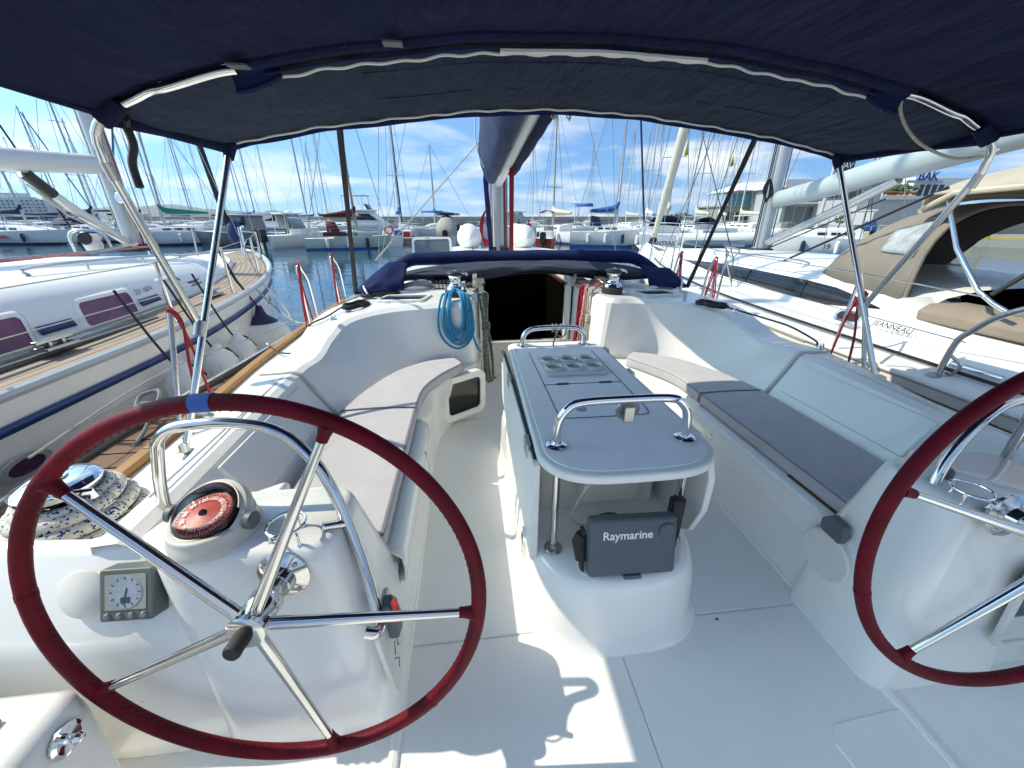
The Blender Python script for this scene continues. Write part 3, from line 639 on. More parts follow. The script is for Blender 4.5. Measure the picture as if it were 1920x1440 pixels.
# wind instrument and blank cover on the sloping panel
slope = Vector((0, -.14, .063)).normalized()
PM = frame((-1.285, .752, .602), (1, -.04, 0), (0, .063, .14))
def on_panel(x, z): return PM @ T(x + 1.285, (z - .602)/.912, 0)
IN = thing('wind_instrument', 'square grey display with round dial and four buttons below compass', 'instrument', (-1.352,.77,.50))
im = frame((-1.352, .770, .558), (1, -.05, .02), (0, .08, .166))
MB().prism(rrect(-.062,.062,-.062,.062,.008), -.02, .03, im).obj('body', INSTG, IN, bevel=.005)
MB().prism(rrect(-.047,.047,-.034,.049,.003), .029, .0315, im).obj('screen', mat('lcd', (.33,.35,.33), .15), IN)
MB().lathe([(0,.0315),(.039,.0315),(.039,.0325),(0,.0325)], 36, (0,.008,0), m=im).obj('dial', mat('lcd_dial', (.27,.32,.40), .12, col2=(.36,.42,.48), vs=60), IN)
dd = MB()
for k in range(12):
    a = radians(30*k); dd.box(.030,.036,-.0012,.0012,.0326,.033, im @ T(0,.008,0) @ Matrix.Rotation(a,4,'Z'))
dd.box(-.0018,.0018,-.028,.012,.0326,.0332, im @ T(.002,.006,0) @ RZ(-12)).box(-.010,.012,-.018,-.004,.0326,.0330, im).obj('dial_marks', mat('lcd_dark', (.05,.07,.09), .3), IN, smooth=0)
for k in range(4): MB().lathe([(.0072,.029),(.0072,.033),(.005,.036),(0,.0365)], 14, (-.042+.028*k,-.0465,0), m=im).obj('button', mat('button_grey', (.19,.21,.215), .4), IN)
BC = MB().lathe([(0,0),(.057,0),(.058,.004),(.054,.007),(0,.008)], 40, m=frame((-1.475,.772,.556), (1,-.05,.02), (0,.08,.166))).obj('instrument_blank', WHITEP, None, label='round white blanking cover beside the grey wind display', cat='cover')
# throttle and emergency plate on the inboard side of the port console
PL = thing('throttle_plate', 'white plate with red and grey lever on console side behind wheel', 'control lever', (-.78,.72,.3))
pm = frame((-.772,.735,.33), (0,1,.05), (-.07,0,1))
MB().prism(rrect(-.075,.075,-.15,.12,.02), .0, .014, pm).obj('plate', WHITEP, PL, bevel=.004)
MB().prism([(-.02,.02),(.03,.0),(.045,.10),(.02,.15),(-.015,.14)], .014, .04, pm).obj('lever_guard', GREYP, PL, bevel=.006)
MB().tube([(.0,.06,.03),(-.012,.12,.05),(-.02,.17,.055)], [.011,.012,.008], 10, m=pm).obj('red_lever', mat('red_plastic', (.5,.02,.025), .35), PL, bevel=0)
ft = MB(); ft.tube([(.02,-.03,.0148),(.01,-.06,.0148),(.03,-.08,.0148)], .0014, 4, m=pm).tube([(-.03,-.05,.0148),(-.005,-.09,.0148),(-.02,-.11,.0148)], .0014, 4, m=pm).tube([(.0,-.02,.0148),(-.02,-.05,.0148)], .0014, 4, m=pm)
ft.obj('plate_marks', GREYP, PL)
# round locker lid with grey catch on the starboard seat end, engine panel on the console
LM = frame((.758,.93,.262), (0,-1,.0), (-.04,0,1))
RL = thing('inspection_cover', 'round cream inspection lid on the starboard console side', 'lid', (.758,.93,.2))
MB().lathe([(0,-.02),(.092,-.02),(.094,.008),(.088,.014),(.05,.012),(0,.012)], 44, m=frame((.735,.895,.285), (0,1,.0), (.06,0,-1))).obj('lid', WHITEP, RL)
MB().box(-.004,.004,-.085,.085,-.018,.0, frame((.722,.895,.285), (0,1,0), (.06,.0,-1))).obj('lid_rib', WHITEP, RL, bevel=.002)
MB().prism([(-.04,-.03),(.035,-.035),(.045,.0),(.03,.035),(-.02,.045),(-.05,.01)], .0, .03, frame((.742,.895,.405), (0,-1,.0), (.06,0,1))).obj('seacock_handle', GREYP, None, bevel=.006, label='dark grey plastic catch above the round cream lid', cat='catch')
EP = thing('engine_panel', 'recessed engine control panel in the starboard helm console', 'panel', (1.12,.62,.35))
em = frame((1.165,.618,.33), (1,0,0), (0,.08,1))
MB().add(*ringpanel(rrect(-.12,.12,-.15,.15,.03), rrect(-.10,.10,-.13,.13,.02), -.002, .014), em).obj('frame', WHITEP, EP, bevel=.004)
MB().prism(rrect(-.104,.104,-.03,.134,.015), .001, .006, em).obj('window', DGLASS, EP)
MB().prism(rrect(-.104,.104,-.134,-.034,.01), .001, .006, em).obj('flap', WHITEP, EP)
MB().lathe([(0,0),(.02,0),(.021,.03),(.016,.038),(0,.04)], 16, (.92,.82,.66)).obj('console_knob', GREYP, None, label='dark grey knob behind the starboard cup holder', cat='knob')
# ================================================================== cockpit cushions
def cushion(inner, outer, z0, th, name, label, mir):
    n = 14; I = spl([(mir*x, y) for x, y in inner], n); O = spl([(mir*x, y) for x, y in outer], n)
    k = min(len(I), len(O)); I = [I[round(i*(len(I)-1)/(k-1))] for i in range(k)]; O = [O[round(i*(len(O)-1)/(k-1))] for i in range(k)]
    rg = []
    for a, b in zip(I, O):
        def q(t, z): return (a[0]+(b[0]-a[0])*t, a[1]+(b[1]-a[1])*t, z)
        rg.append([q(.0,z0+.012), q(.0,z0+th-.012), q(.03,z0+th), q(.25,z0+th+.004), q(.5,z0+th+.006), q(.75,z0+th+.004), q(.97,z0+th), q(1,z0+th-.012), q(1,z0+.01), q(.97,z0), q(.03,z0)])
    C = thing(name, label, 'cushion', (sum(p[0] for p in I+O)/len(I+O), sum(p[1] for p in I+O)/len(I+O), z0), 'grey cockpit cushions')
    MB().loft(rg).obj('cover', CUSH, C, smooth=50, bevel=.006)
    pz = MB(); L = [(p[0]+(o[0]-p[0])*.012, p[1]+(o[1]-p[1])*.012, z0+th-.005) for p, o in zip(I, O)]
    pz.tube(L, .0028, 6).tube([(x,y,z0+.012) for x,y,z in L], .0025, 6).tube([lerp(L[0], (*O[0], z0+th-.003), t/6) for t in range(7)], .0028, 6).tube([lerp(L[-1], (*O[-1], z0+th-.003), t/6) for t in range(7)], .0028, 6)
    pz.obj('piping', CUSHP, C)
cushion([(.81,1.90),(.79,2.15),(.70,2.36),(.60,2.50),(.575,2.55)], [(1.205,1.90),(1.14,2.15),(1.01,2.44),(.84,2.61),(.66,2.70)], .40, .068, 'seat_cushion', 'pale grey curved cushion on the port seat by the square window', -1)
cushion([(.81,.98),(.81,1.25),(.81,1.55),(.81,1.88)], [(1.205,.98),(1.205,1.25),(1.205,1.55),(1.205,1.88)], .40, .068, 'seat_cushion', 'pale grey straight cushion on port seat, seen through the wheel', -1)
cushion([(.80,1.90),(.79,2.15),(.72,2.34),(.64,2.48),(.62,2.54)], [(1.195,1.90),(1.14,2.15),(1.02,2.42),(.86,2.58),(.72,2.65)], .40, .068, 'seat_cushion', 'curved grey cushion at the forward end of the starboard seat', 1)
cushion([(.80,.80),(.80,1.15),(.80,1.55),(.80,1.88)], [(1.195,.80),(1.195,1.15),(1.195,1.55),(1.195,1.88)], .40, .068, 'seat_cushion', 'long dark grey cushion along the starboard seat', 1)
for s in (1,):
    MB().box(.797, 1.19, .70, 1.2, .397, .4035).obj('seat_slat_base', TEAKB, YA, label='brown slatted base under the seat cushion')
# ================================================================== cockpit table
TBL = thing('cockpit_table', 'folding grey-topped cockpit table on a white moulded pedestal', 'table', (0,1.5,0))
def top_outline(o=0.0):
    pts = []
    for i in range(25):       # rounded aft end
        a = pi + pi*i/24; pts.append((-.012 + (.285+o)*(cos(a)), 1.06 + (.155+o)*sin(a)*(1 - .0) ))
    # squarer aft corners
    pts = [(-.012 + (.285+o)*math.copysign(abs(cos(pi+pi*i/24))**.55, cos(pi+pi*i/24)), 1.05 + (.15+o)*-abs(sin(pi*i/24))**1.0) for i in range(25)]
    f = rrect(-.012-.265-o, -.012+.265+o, 1.2, 2.215+o, .05+o, 6)
    return pts + [p for p in f if p[1] > 2.0]
oo = top_outline(); 
MB().prism(top_outline(.012), .668, .703).obj('tabletop', TABLEW, TBL, bevel=.012, seg=3)
MB().prism(top_outline(-.012), .700, .7065).obj('top_surface', TABLE, TBL, bevel=.003)
gm = mat('table_seam', (.05,.055,.065), .6)
def seam(p, r=.0022): return MB().tube(p, r, 5).obj('top_seam', gm, TBL)
seam([(-.185,2.02,.7066),(-.185,1.30,.7066)]); seam([(.175,2.02,.7066),(.175,1.30,.7066)])
seam([(-.185,1.565,.7066),(.175,1.565,.7066)])
seam(spl([(-.185,1.30,.7066),(-.175,1.255,.7066),(-.14,1.245,.7066),(.12,1.245,.7066),(.165,1.255,.7066),(.175,1.30,.7066)], 4))
for x in (-.10, .10): MB().box(x-.028,x+.028,1.558,1.572,.7065,.7105).obj('hinge', gm, TBL)
MB().lathe([(.022,.7066),(.022,.7085),(.014,.7085),(.013,.7070),(0,.7070)], 18, (-.085,1.315,0)).obj('finger_hole', mat('pale_grey_plastic', (.33,.36,.40), .5), TBL)
# cup tray with six wells
tray = MB(); R0 = rrect(-.165,.15,1.66,1.90,.03)
tr = MB().prism(R0, .7066, .722).obj('cup_tray', mat('tray_grey', (.66,.68,.66), .4), TBL, bevel=.004)
for i in range(3):
    for j in range(2):
        c = (-.108 + .10*i, 1.725 + .108*j, 0)
        w_ = MB().lathe([(.0425,.7215),(.0425,.7345),(.0405,.7365),(.0385,.7345),(.0375,.7228)], 24, c, cap=False).obj('cup_rim', mat('tray_grey', (.5,.5,.5)), tr)
        MB().lathe([(.0385,.7226),(0,.7226)], 24, c, cap=False).obj('cup_well', mat('tray_well', (.36,.34,.30), .6), tr)
# folding leaves
for s in (-1, 1):
    x = -.012 + s*.30
    pl = [(1.02,.665),(2.19,.665),(2.19,.42),(2.14,.36)] + ([(1.35,.27),(1.06,.23),(1.02,.25)] if s < 0 else [(1.25,.27),(1.10,.26),(1.03,.32),(.985,.45),(.985,.58)])
    m_ = Matrix(((0,0,1,0),(1,0,0,0),(0,1,0,0),(0,0,0,1)))
    lf = MB().prism(pl, x-.013, x+.013, m_).obj('table_leaf', TABLEW, TBL, bevel=.006, label='hanging %s leaf' % ('port' if s<0 else 'starboard'))
    for y in (1.15,1.75,2.12): MB().box(x-s*.01-.008+ (s*.022), x-s*.01+.008+(s*.022), y-.035, y+.035, .630, .685).obj('hinge', STEELD, lf, bevel=.002)
    MB().box(x-.006, x+.006, 1.05, 2.15, .668, .6762).obj('leaf_gasket', RUBBER, lf)
    if s < 0: MB().prism(rrect(1.35,1.42,.10,.36,.03), x+.26, x+.2601, m_) if False else None
# pedestal: low rounded base and the locker trunk
def ped(w, y0, y1, z, sq=.62):
    pts = [(-.01 + w*math.copysign(abs(cos(pi+pi*i/28))**sq, cos(pi+pi*i/28)), y0 + .26 - .26*abs(sin(pi*i/28))**.9, z) for i in range(29)]
    return pts + [(-.01+w, y1, z), (-.01-w, y1, z)]
MB().loft([ped(.345,.80,2.2,-.004), ped(.332,.815,2.2,.012), ped(.325,.83,2.2,.06), ped(.318,.845,2.2,.20), ped(.305,.86,2.2,.262), ped(.292,.874,2.2,.280), ped(.27,.89,2.19,.286)]).obj('pedestal', GEL, TBL, smooth=60)
MB().prism(rrect(-.262,.238,1.24,2.18,.03), .28, .668).obj('trunk', CREAM, TBL, bevel=.01)
MB().prism(rrect(-.10,.14,1.17,1.26,.03), .36, .58).obj('trunk_bin', CREAM, TBL, bevel=.012)
MB().prism(rrect(-.17,.15,.905,1.06,.02), .284, .2885).obj('pedestal_pad', GEL, TBL, bevel=.002)
# oval vent in the port side
vm = frame((-.338,1.16,.19),(0,1,0),(0,0,1))
vt = MB().add(*ringpanel([(.035*cos(2*pi*i/24),.085*sin(2*pi*i/24)) for i in range(24)], [(.022*cos(2*pi*i/24),.068*sin(2*pi*i/24)) for i in range(24)], -.02, .004), frame((-.332,1.16,.19),(0,-1,0),(0,0,1))).obj('vent', CHROME, TBL)
MB().prism([(.024*cos(2*pi*i/24),.07*sin(2*pi*i/24)) for i in range(24)], -.02, -.002, frame((-.332,1.16,.19),(0,-1,0),(0,0,1))).obj('vent_hole', BLACK, vt)
for s in (-1, 1):
    x = -.012 + s*.228
    MB().tube([(x,1.035,.285),(x,1.035,.67)], .0135, 12).obj('post', STEEL, TBL)
    MB().lathe([(.032,.284),(.033,.290),(.028,.295),(.018,.298),(.0175,.31),(0,.31)], 18, (x,1.035,0)).obj('post_flange', STEELD, TBL)
# grab rails on the top
for (xa, xb, y, h, nm) in ((-.24,.207,1.065,.155,'aft'),(-.205,.165,2.14,.105,'forward')):
    p = [(xa,y,.706),(xa+.004,y,.706+h*.55),(xa+.03,y,.706+h*.86),(xa+.075,y,.706+h),((xa+xb)/2,y,.706+h+.004),(xb-.075,y,.706+h),(xb-.03,y,.706+h*.86),(xb-.004,y,.706+h*.55),(xb,y,.706)]
    g = MB().tube(spl(p, 6), .0145, 12).obj('grab_rail', CHROME, TBL, label='%s stainless grab rail on the table' % nm)
    for x in (xa, xb): MB().lathe([(.034,.706),(.035,.711),(.030,.714),(.018,.716),(.018,.722),(0,.722)], 20, (x,y,0)).obj('flange', CHROME, g)
    if nm == 'aft':
        MB().lathe([(0,0),(.040,0),(.040,.006),(0,.006)], 24, m=frame((-.005,y+.012,.822),(1,0,0),(0,-.25,1))).obj('instrument_mount', STEELD, g)
        MB().box(-.022,.012,y-.012,y+.002,.785,.84).obj('mount_tube', STEELD, g, bevel=.003)
# small line knotted on the forward rail
kn = MB()
for dx in (-.05,-.03,.0): kn.tube(spl([(.02+dx,2.12,.80),(.02+dx,2.14,.832),(.022+dx,2.165,.81),(.02+dx,2.14,.79),(.02+dx,2.12,.80)], 5), .0045, 6)
kn.tube(spl([(.0,2.12,.80),(-.02,2.10,.77),(-.03,2.10,.73),(-.028,2.10,.712)], 5), .0045, 6).tube(spl([(-.02,2.12,.79),(.02,2.10,.765),(.045,2.12,.80),(.05,2.14,.835)], 5), .0045, 6)
kn.obj('tie_line', RGREY, None, label='short grey line knotted round the forward table rail', cat='rope')
# power socket strip, white lead
SK = thing('socket_strip', 'black socket strip fixed under the aft end of the table', 'socket', (.03,1.03,.6))
MB().box(-.075,.125,1.0,1.045,.628,.667).obj('strip', BLACK, SK, bevel=.005)
for k in range(3): MB().lathe([(.011,0),(.011,.004),(.008,.005),(0,.005)], 14, m=frame((-.04+.055*k,.999,.648),(1,0,0),(0,0,1))).obj('socket', RUBBER, SK)
MB().lathe([(.006,0),(.006,.004),(0,.005)], 10, m=frame((.10,.999,.652),(1,0,0),(0,0,1))).obj('pilot_light', mat('red_lens', (.6,.03,.03), .3), SK)
MB().box(-.105,-.076,1.0,1.045,.630,.667).obj('junction_block', mat('beige_plastic', (.55,.47,.32), .5), SK, bevel=.004)
MB().tube(spl([(-.10,1.01,.63),(-.14,1.02,.56),(-.17,1.04,.46),(-.175,1.06,.40),(-.14,1.08,.345),(-.09,1.09,.315),(-.05,1.05,.295)], 6), .0045, 6).obj('power_lead', RWHITE, SK)
MB().tube(spl([(-.13,1.02,.29),(-.10,1.03,.40),(-.05,1.03,.43),(.0,1.02,.42),(.02,1.01,.38)], 6), .006, 6).obj('power_lead', RUBBER, SK)
# chart plotter in its sun cover
PT = thing('chart_plotter', 'dark grey covered chart plotter lettered Raymarine under the table', 'plotter', (-.012,.93,.287))
qm = frame((-.008,.925,.402), (1,.0,-.035), (0,.26,1))
MB().prism(rrect(-.148,.148,-.100,.100,.012), -.0, .05, qm @ T(0,0,-.012)).obj('cover', PLOT, PT, bevel=.012, seg=3)
MB().text('Raymarine', .040, qm @ T(-.022,.045,.0392), bold=True).obj('lettering', mat('white_print', (.80,.80,.80), .5), PT, smooth=0)
MB().lathe([(.030,.036),(.030,.042),(.026,.046),(0,.046)], 24, (.112,.052,0), m=qm).obj('round_boss', PLOT, PT)
MB().prism(rrect(-.03,.03,-.108,-.094,.005), .0, .046, qm).obj('latch_tab', PLOT, PT, bevel=.003)
MB().tube([(-.160,-.06,-.01),(-.165,.0,-.02),(-.16,.03,-.015)], [.02,.026,.018], 10, m=qm).obj('bracket_knob', RUBBER, PT)
MB().box(-.163,-.15,-.10,.05,-.03,.0, qm).obj('bracket', RUBBER, PT, bevel=.003)
MB().box(.15,.163,-.10,.05,-.03,.0, qm).obj('bracket', RUBBER, PT, bevel=.003)
# handset pouch clipped to the starboard post
HS = thing('handset_holder', 'black handset holder clipped to the right table post', 'holder', (.205,1.0,.30))
MB().prism(rrect(.165,.215,.985,1.02,.008), .33, .50).obj('holder', BLACK, HS, bevel=.004)
MB().prism(rrect(.150,.20,.97,1.0,.006), .30, .37).obj('pouch', RUBBER, HS, bevel=.004)
for z in (.35,.42,.47): MB().tube([(.216,1.035+.018*cos(a),z) if False else (.216+.02*sin(a),1.035+.02*cos(a),z) for a in [2*pi*k/16 for k in range(16)]], .003, 6, closed=True).obj('wire_clip', BLACK, HS)

# ================================================================== winches, clutches, deck gear
def winch(c, label, scale=1.0):
    W = thing('winch', label, 'winch', c)
    S = Matrix.Translation(c) @ Matrix.Scale(scale, 4)
    MB().lathe([(.078,-.005),(.080,.0),(.080,.045),(.074,.050),(0,.050)], 32, m=S).obj('skirt', RUBBER, W)
    MB().lathe([(.070,.050),(.074,.056),(.068,.075),(.050,.085),(.044,.10),(.044,.135),(.052,.150),(.056,.155),(0,.156)], 32, m=S).obj('drum', CHROME, W)
    MB().lathe([(.056,.156),(.066,.160),(.068,.172),(.060,.180),(.040,.186),(0,.187)], 32, m=S).obj('self_tailer', BLACK, W)
    MB().lathe([(.022,.187),(.022,.191),(.012,.191),(.011,.18),(0,.18)], 12, m=S).obj('socket', CHROME, W)
    MB().tube([(.03,-.05,.188),(.06,-.05,.178),(.085,-.03,.168),(.085,-.03,.155)], .008, 8, m=S).obj('line_guide', CHROME, W)
    return W
winch((-.60,2.95,.855), 'chrome winch with blue rope hung on it, left of companionway')
winch((.605,2.93,.857), 'bare chrome winch on a black base right of companionway')
BWN = winch((-1.74,1.07,.43), 'big chrome winch wrapped with blue flecked rope at left edge', 1.45)
for o in BWN.children:
    if o.name.startswith('self_tailer'): o.data.materials[0] = CHROME
CBL = mat('clutch_black', (.03,.03,.033), .35)
for s, c, ang, n in ((1,(.66,3.26,.868),22,6),(-1,(-.70,3.33,.868),-18,5)):
    B = thing('rope_clutch_bank', '%s of rope clutches beside the %s winch' % ('row', 'starboard' if s>0 else 'port'), 'rope clutch', c, 'rope clutches')
    for k in range(n):
        m_ = T(*c) @ RZ(ang) @ T((k-(n-1)/2)*.034, 0, 0)
        b = MB().prism([(-.09,0),(.09,0),(.09,.03),(.05,.055),(-.03,.062),(-.09,.035)], -.0145, .0145, m_ @ Matrix(((0,0,1,0),(1,0,0,0),(0,1,0,0),(0,0,0,1)))).obj('clutch', STEELD, B, bevel=.003)
        MB().prism([(-.10,.05),(.04,.068),(.045,.078),(-.09,.064),(-.12,.050)], -.011, .011, m_ @ Matrix(((0,0,1,0),(1,0,0,0),(0,1,0,0),(0,0,0,1)))).obj('lever', CBL, b, bevel=.003)
# stainless handrail beside the companionway hatch
MB().tube(spl([(.42,3.35,.88),(.425,3.36,.93),(.45,3.40,.955),(.58,3.62,.965),(.62,3.60,.955),(.70,3.45,.93),(.71,3.43,.88)], 5), .012, 10).obj('hatch_handrail', STEEL, YA)
MB().tube(spl([(.40,3.34,.87),(.41,3.335,.92),(.425,3.36,.945)], 5), .016, 10).obj('handrail_wrap', RWHITE, YA)
MB().box(-.47,-.43,3.28,3.33,.865,1.02).obj('jammer_post', STEEL, YA, bevel=.004)
# coils of rope
def coil(name, label, m, cx, top, bot, w_, n, r, ytop, ybot, tail=None, jitter=.012, plane='x'):
    b = MB()
    for k in range(n):
        f = (k + .5)/n; ww = w_*(.45 + .55*f) + rnd.uniform(-jitter, jitter); bb = bot + (1-f)*(top-bot)*.34 + rnd.uniform(-jitter, jitter)
        ox = rnd.uniform(-jitter, jitter)*.6; oy = rnd.uniform(-.018, .0); tt = top + rnd.uniform(-.01,.012)
        P = [(-ww*.55+ox, ytop+.03, tt-.02), (-ww*.72+ox, ytop-.015, tt-.03), (-ww*.95+ox, ybot+oy, (tt*.62+bb*.38)), (-ww*.92+ox, ybot+oy, (tt*.3+bb*.7)), (-ww*.55+ox, ybot+oy, bb+.035), (0+ox, ybot+oy-.004, bb), (ww*.55+ox, ybot+oy, bb+.035), (ww*.90+ox, ybot+oy, (tt*.3+bb*.7)), (ww*.88+ox, ybot+oy, (tt*.62+bb*.38)), (ww*.70+ox, ytop-.015, tt-.03), (ww*.52+ox, ytop+.03, tt-.02), (0+ox, ytop+.06, tt+.0)]
        P = [((cx+p[0], p[1], p[2]) if plane == 'x' else (cx + (p[1]-ytop), ytop + p[0], p[2])) for p in P]
        b.tube(spl(P, 5, True), r, 6, closed=True)
    if tail: b.tube(spl(tail, 6), r, 6)
    return b.obj(name, m, None, label=label, cat='rope', smooth=80)
coil('rope_coil', 'turquoise blue rope coil hanging over the port coaming', RBLUE, -.598, .93, .535, .115, 11, .0078, 2.76, 2.705, [(-.50,2.70,.66),(-.475,2.69,.58),(-.455,2.685,.525),(-.435,2.68,.50)], jitter=.019)
def hank(name, label, m, x, y0, top, bot, n, r, spread, dirx=1):
    b = MB()
    for k in range(n):
        ph = rnd.uniform(-1, 1); o = rnd.uniform(-1, 1)*spread; oy = rnd.uniform(-1, 1)*spread
        P = []
        for i in range(9):
            t = i/8; z = top + (bot + rnd.uniform(0,.04)*(1 if k % 2 else 0) - top)*t
            pinch = .55 + .45*abs(t - .33)/.67
            P.append((x + dirx*(.0 + o*pinch + .006*sin(7*t+ph*3)) + dirx*.03*t, y0 + oy*pinch + .006*cos(6*t+ph*4), z))
        P = [(x - dirx*.03, y0 + oy, top + .005), (x - dirx*.008, y0+oy, top + .014)] + P
        e = P[-1]; P += [(e[0]+.008, e[1]+.006, e[2]-.008), (e[0]+.016, e[1], e[2]+.004)]
        b.tube(spl(P, 3), r, 6)
    for k in range(4):
        z = top + (bot-top)*(.32 + .022*k)
        b.tube([(x + dirx*.01 + (spread*.75)*cos(a), y0 + spread*.75*sin(a), z + .006*cos(a)) for a in [2*pi*i/14 for i in range(14)]], r, 6, closed=True)
    return b.obj(name, m, None, label=label, cat='rope', smooth=80)
hank('rope_hank', 'green flecked white rope hank hanging left of the companionway', RGREEN, -.395, 2.86, .885, .20, 16, .0062, .038, 1)
hank('rope_hank', 'red rope hank hanging right of the companionway', RRED, .405, 3.08, .885, .26, 9, .0062, .026, -1)
hank('rope_hank', 'off-white rope hank beside the red one', RWHITE, .44, 2.93, .885, .28, 9, .0062, .024, -1)
hank('rope_hank', 'red and white flecked rope hank between red and off-white ones', RREDW, .42, 3.0, .885, .27, 7, .0062, .022, -1)
for a, b_, m in (((.55,3.16,.905),(.40,3.06,.885),RRED),((.58,3.17,.905),(.41,3.0,.89),RREDW),((.62,3.18,.905),(.44,2.93,.888),RRED),((-.62,3.25,.905),(-.40,2.86,.888),RGREEN)):
    MB().tube(spl([(a[0]+.06,a[1]+.09,a[2]),a,lerp(a,b_,.5)[:2]+(.888,),b_], 5), .0062, 6).obj('control_line', m, None, label={'rope_red':'red control line from clutches to rope hank, %s' % ('near' if b_[1]<3 else 'far'),'rope_red_white':'red and white control line leading from clutches over coaming','rope_green_white':'green flecked control line from port clutches over the coaming'}[m.name], cat='rope')
def flatcoil(c, r0, n, r, m, label, tail, nrm=(0,0,1), el=.55, rot=0):
    b = MB(); M = T(*c) @ RZ(rot)
    for k in range(n):
        rr = r0*(1 - .06*(k % 4)) + rnd.uniform(-.006,.006); zz = r*(1 + 1.5*(k//3))
        b.tube([tuple(M @ Vector((rr*cos(a), rr*el*sin(a)+.004*k*0, zz + .004*sin(3*a+k)))) for a in [2*pi*i/36 for i in range(36)]], r, 6, closed=True)
    if tail: b.tube(spl(tail, 6), r, 6)
    return b.obj('rope_coil', m, None, label=label, cat='cable', smooth=80)
flatcoil((-1.31,2.86,.815), .115, 8, .0058, RUBBER, 'small black cable coil on the port coaming', [(-1.40,2.80,.82),(-1.46,2.66,.79),(-1.56,2.60,.745),(-1.72,2.70,.55),(-1.86,2.80,.505),(-1.97,2.92,.50),(-2.03,3.02,.49)], rot=60)
flatcoil((1.235,2.60,.815), .115, 8, .0058, RUBBER, 'small black cable coil on the starboard coaming', [(1.30,2.52,.82),(1.38,2.44,.80),(1.48,2.34,.775),(1.545,2.20,.755),(1.56,2.02,.72),(1.545,1.98,.705)], rot=-60)
flatcoil((-1.20,3.17,.835), .15, 7, .006, RUBBER, 'black cable coil tucked under the sprayhood by the hatch', None, rot=20)
MB().tube(spl([(-2.03,3.02,.47),(-2.045,3.0,.52),(-2.02,2.96,.52),(-2.0,2.99,.48)], 5, True), .008, 8, closed=True).obj('shackle', STEELD, None, label='steel shackle where the black cable meets the gunwale', cat='shackle')
for x, y, z in ((-1.375,2.55,.795),(1.33,2.46,.79),(1.555,1.96,.685)):
    P_ = MB().lathe([(.022,0),(.022,.005),(.010,.008),(.009,.02),(0,.022)], 12, (x,y,z)).tube([(x-.016,y,z+.006),(x-.012,y,z+.03),(x+.012,y,z+.03),(x+.016,y,z+.006)], .004, 6)
    P_.obj('pad_eye', CHROME, None, label={-1.375:'small chrome pad eye on the port coaming',1.33:'small chrome pad eye beside the starboard cable coil',1.555:'chrome pad eye at the end of the starboard cable'}[x], cat='pad eye')
rb = MB()
for k in range(5): rb.tube(spl([(-1.05-.03*k,3.24,.872),(-.95-.02*k,3.22+.01*k,.90),(-.86,3.24,.895+.01*k),(-.80,3.27,.88),(-.86,3.20,.872),(-.97,3.17,.872)], 5, True), .010, 6, closed=True)
rb.obj('rope_coil', RGREY, None, label='heap of grey rope under the folded sprayhood, port side', cat='rope')
rt = MB()
for k in range(4): rt.tube(spl([(-1.15,3.33+.02*k,.90+.012*k),(-.95,3.31+.015*k,.945+.01*k),(-.78,3.34,.955+.012*k),(-.62,3.42,.95)], 5), .013, 6)
rt.obj('rope_bundle', mat('rope_teal', (.16,.26,.28), .85, col2=(.30,.38,.38), vs=40), None, label='pale teal rope bundle lying below the sprayhood skirt', cat='rope')
# mooring rope wrapped on the big winch
wr = MB()
for k in range(6):
    R_ = (.095,.115,.135,.152,.165,.172)[k]; z = (.635,.615,.578,.540,.500,.462)[k]
    wr.tube([(-1.74+R_*cos(a), 1.07+R_*sin(a), z + .008*sin(a*1+k) - .006*a/6) for a in [2*pi*i/40 for i in range(41)]], .021, 10)
wr.tube(spl([(-1.55,1.02,.52),(-1.52,1.15,.47),(-1.6,1.3,.44),(-1.75,1.28,.43),(-1.9,1.1,.42),(-1.95,.95,.41),(-1.85,.86,.41),(-1.70,.84,.42)], 6), .018, 10)
wr.tube(spl([(-1.87,1.0,.50),(-1.86,.90,.44),(-1.75,.86,.425),(-1.68,.90,.43)], 6), .018, 10)
wr.obj('mooring_rope', RFLECK, None, label='white mooring rope with blue flecks wrapped round the big winch', cat='rope')
# mooring line on the port side
MB().tube(spl([(-2.28,.6,.40),(-2.27,1.2,.42),(-2.27,1.75,.44),(-2.26,2.0,.47)], 6), .014, 8).tube(spl([(-2.26,2.0,.47),(-2.18,2.04,.50),(-2.2,2.1,.54),(-2.28,2.08,.52),(-2.26,2.0,.48),(-2.2,1.98,.52),(-2.1,2.02,.49),(-1.95,1.95,.47),(-1.80,1.85,.50)], 6), .011, 8).tube(spl([(-2.23,2.03,.5),(-2.15,1.9,.44),(-2.12,1.75,.40)], 4), .009, 8).obj('mooring_line', RGREY, None, label='grey mooring line with a knot along the port gunwale', cat='rope')
# gate stanchions with red lashings
def gate(s, ya, yb, red, label):
    G = thing('gate_stanchion', label, 'stanchion', (s*1.95, ya, .5), 'gate stanchions with red lashings')
    for y, lean in ((ya, .0), (yb, .0)):
        pass
    p = [(s*1.93,ya,.49),(s*1.945,ya+.02,.85),(s*1.95,ya+.03,.98),(s*1.95,ya+.07,1.025),(s*1.95,ya+.11,.98),(s*1.95,yb-.02,.85),(s*1.94,yb,.50)]
    MB().tube(spl(p, 5), .0115, 10).obj('hoop', STEEL, G)
    for y in (ya, yb): MB().lathe([(.024,0),(.025,.006),(.014,.02),(0,.022)], 12, (s*1.935,y,.485)).obj('foot', STEELD, G)
    for k in range(2):
        y0 = ya + .05 + .03*k
        MB().tube(spl([(s*1.965,y0+.1,.62-.1*k),(s*1.975,y0+.05,.85),(s*1.965,y0+.01,1.02),(s*1.955,y0,1.04),(s*1.935,y0-.03,1.0),(s*1.93,y0-.10,.75),(s*1.93,y0-.12,.50+.06*k)], 5), .0062, 8).obj('lashing', RRED, G)
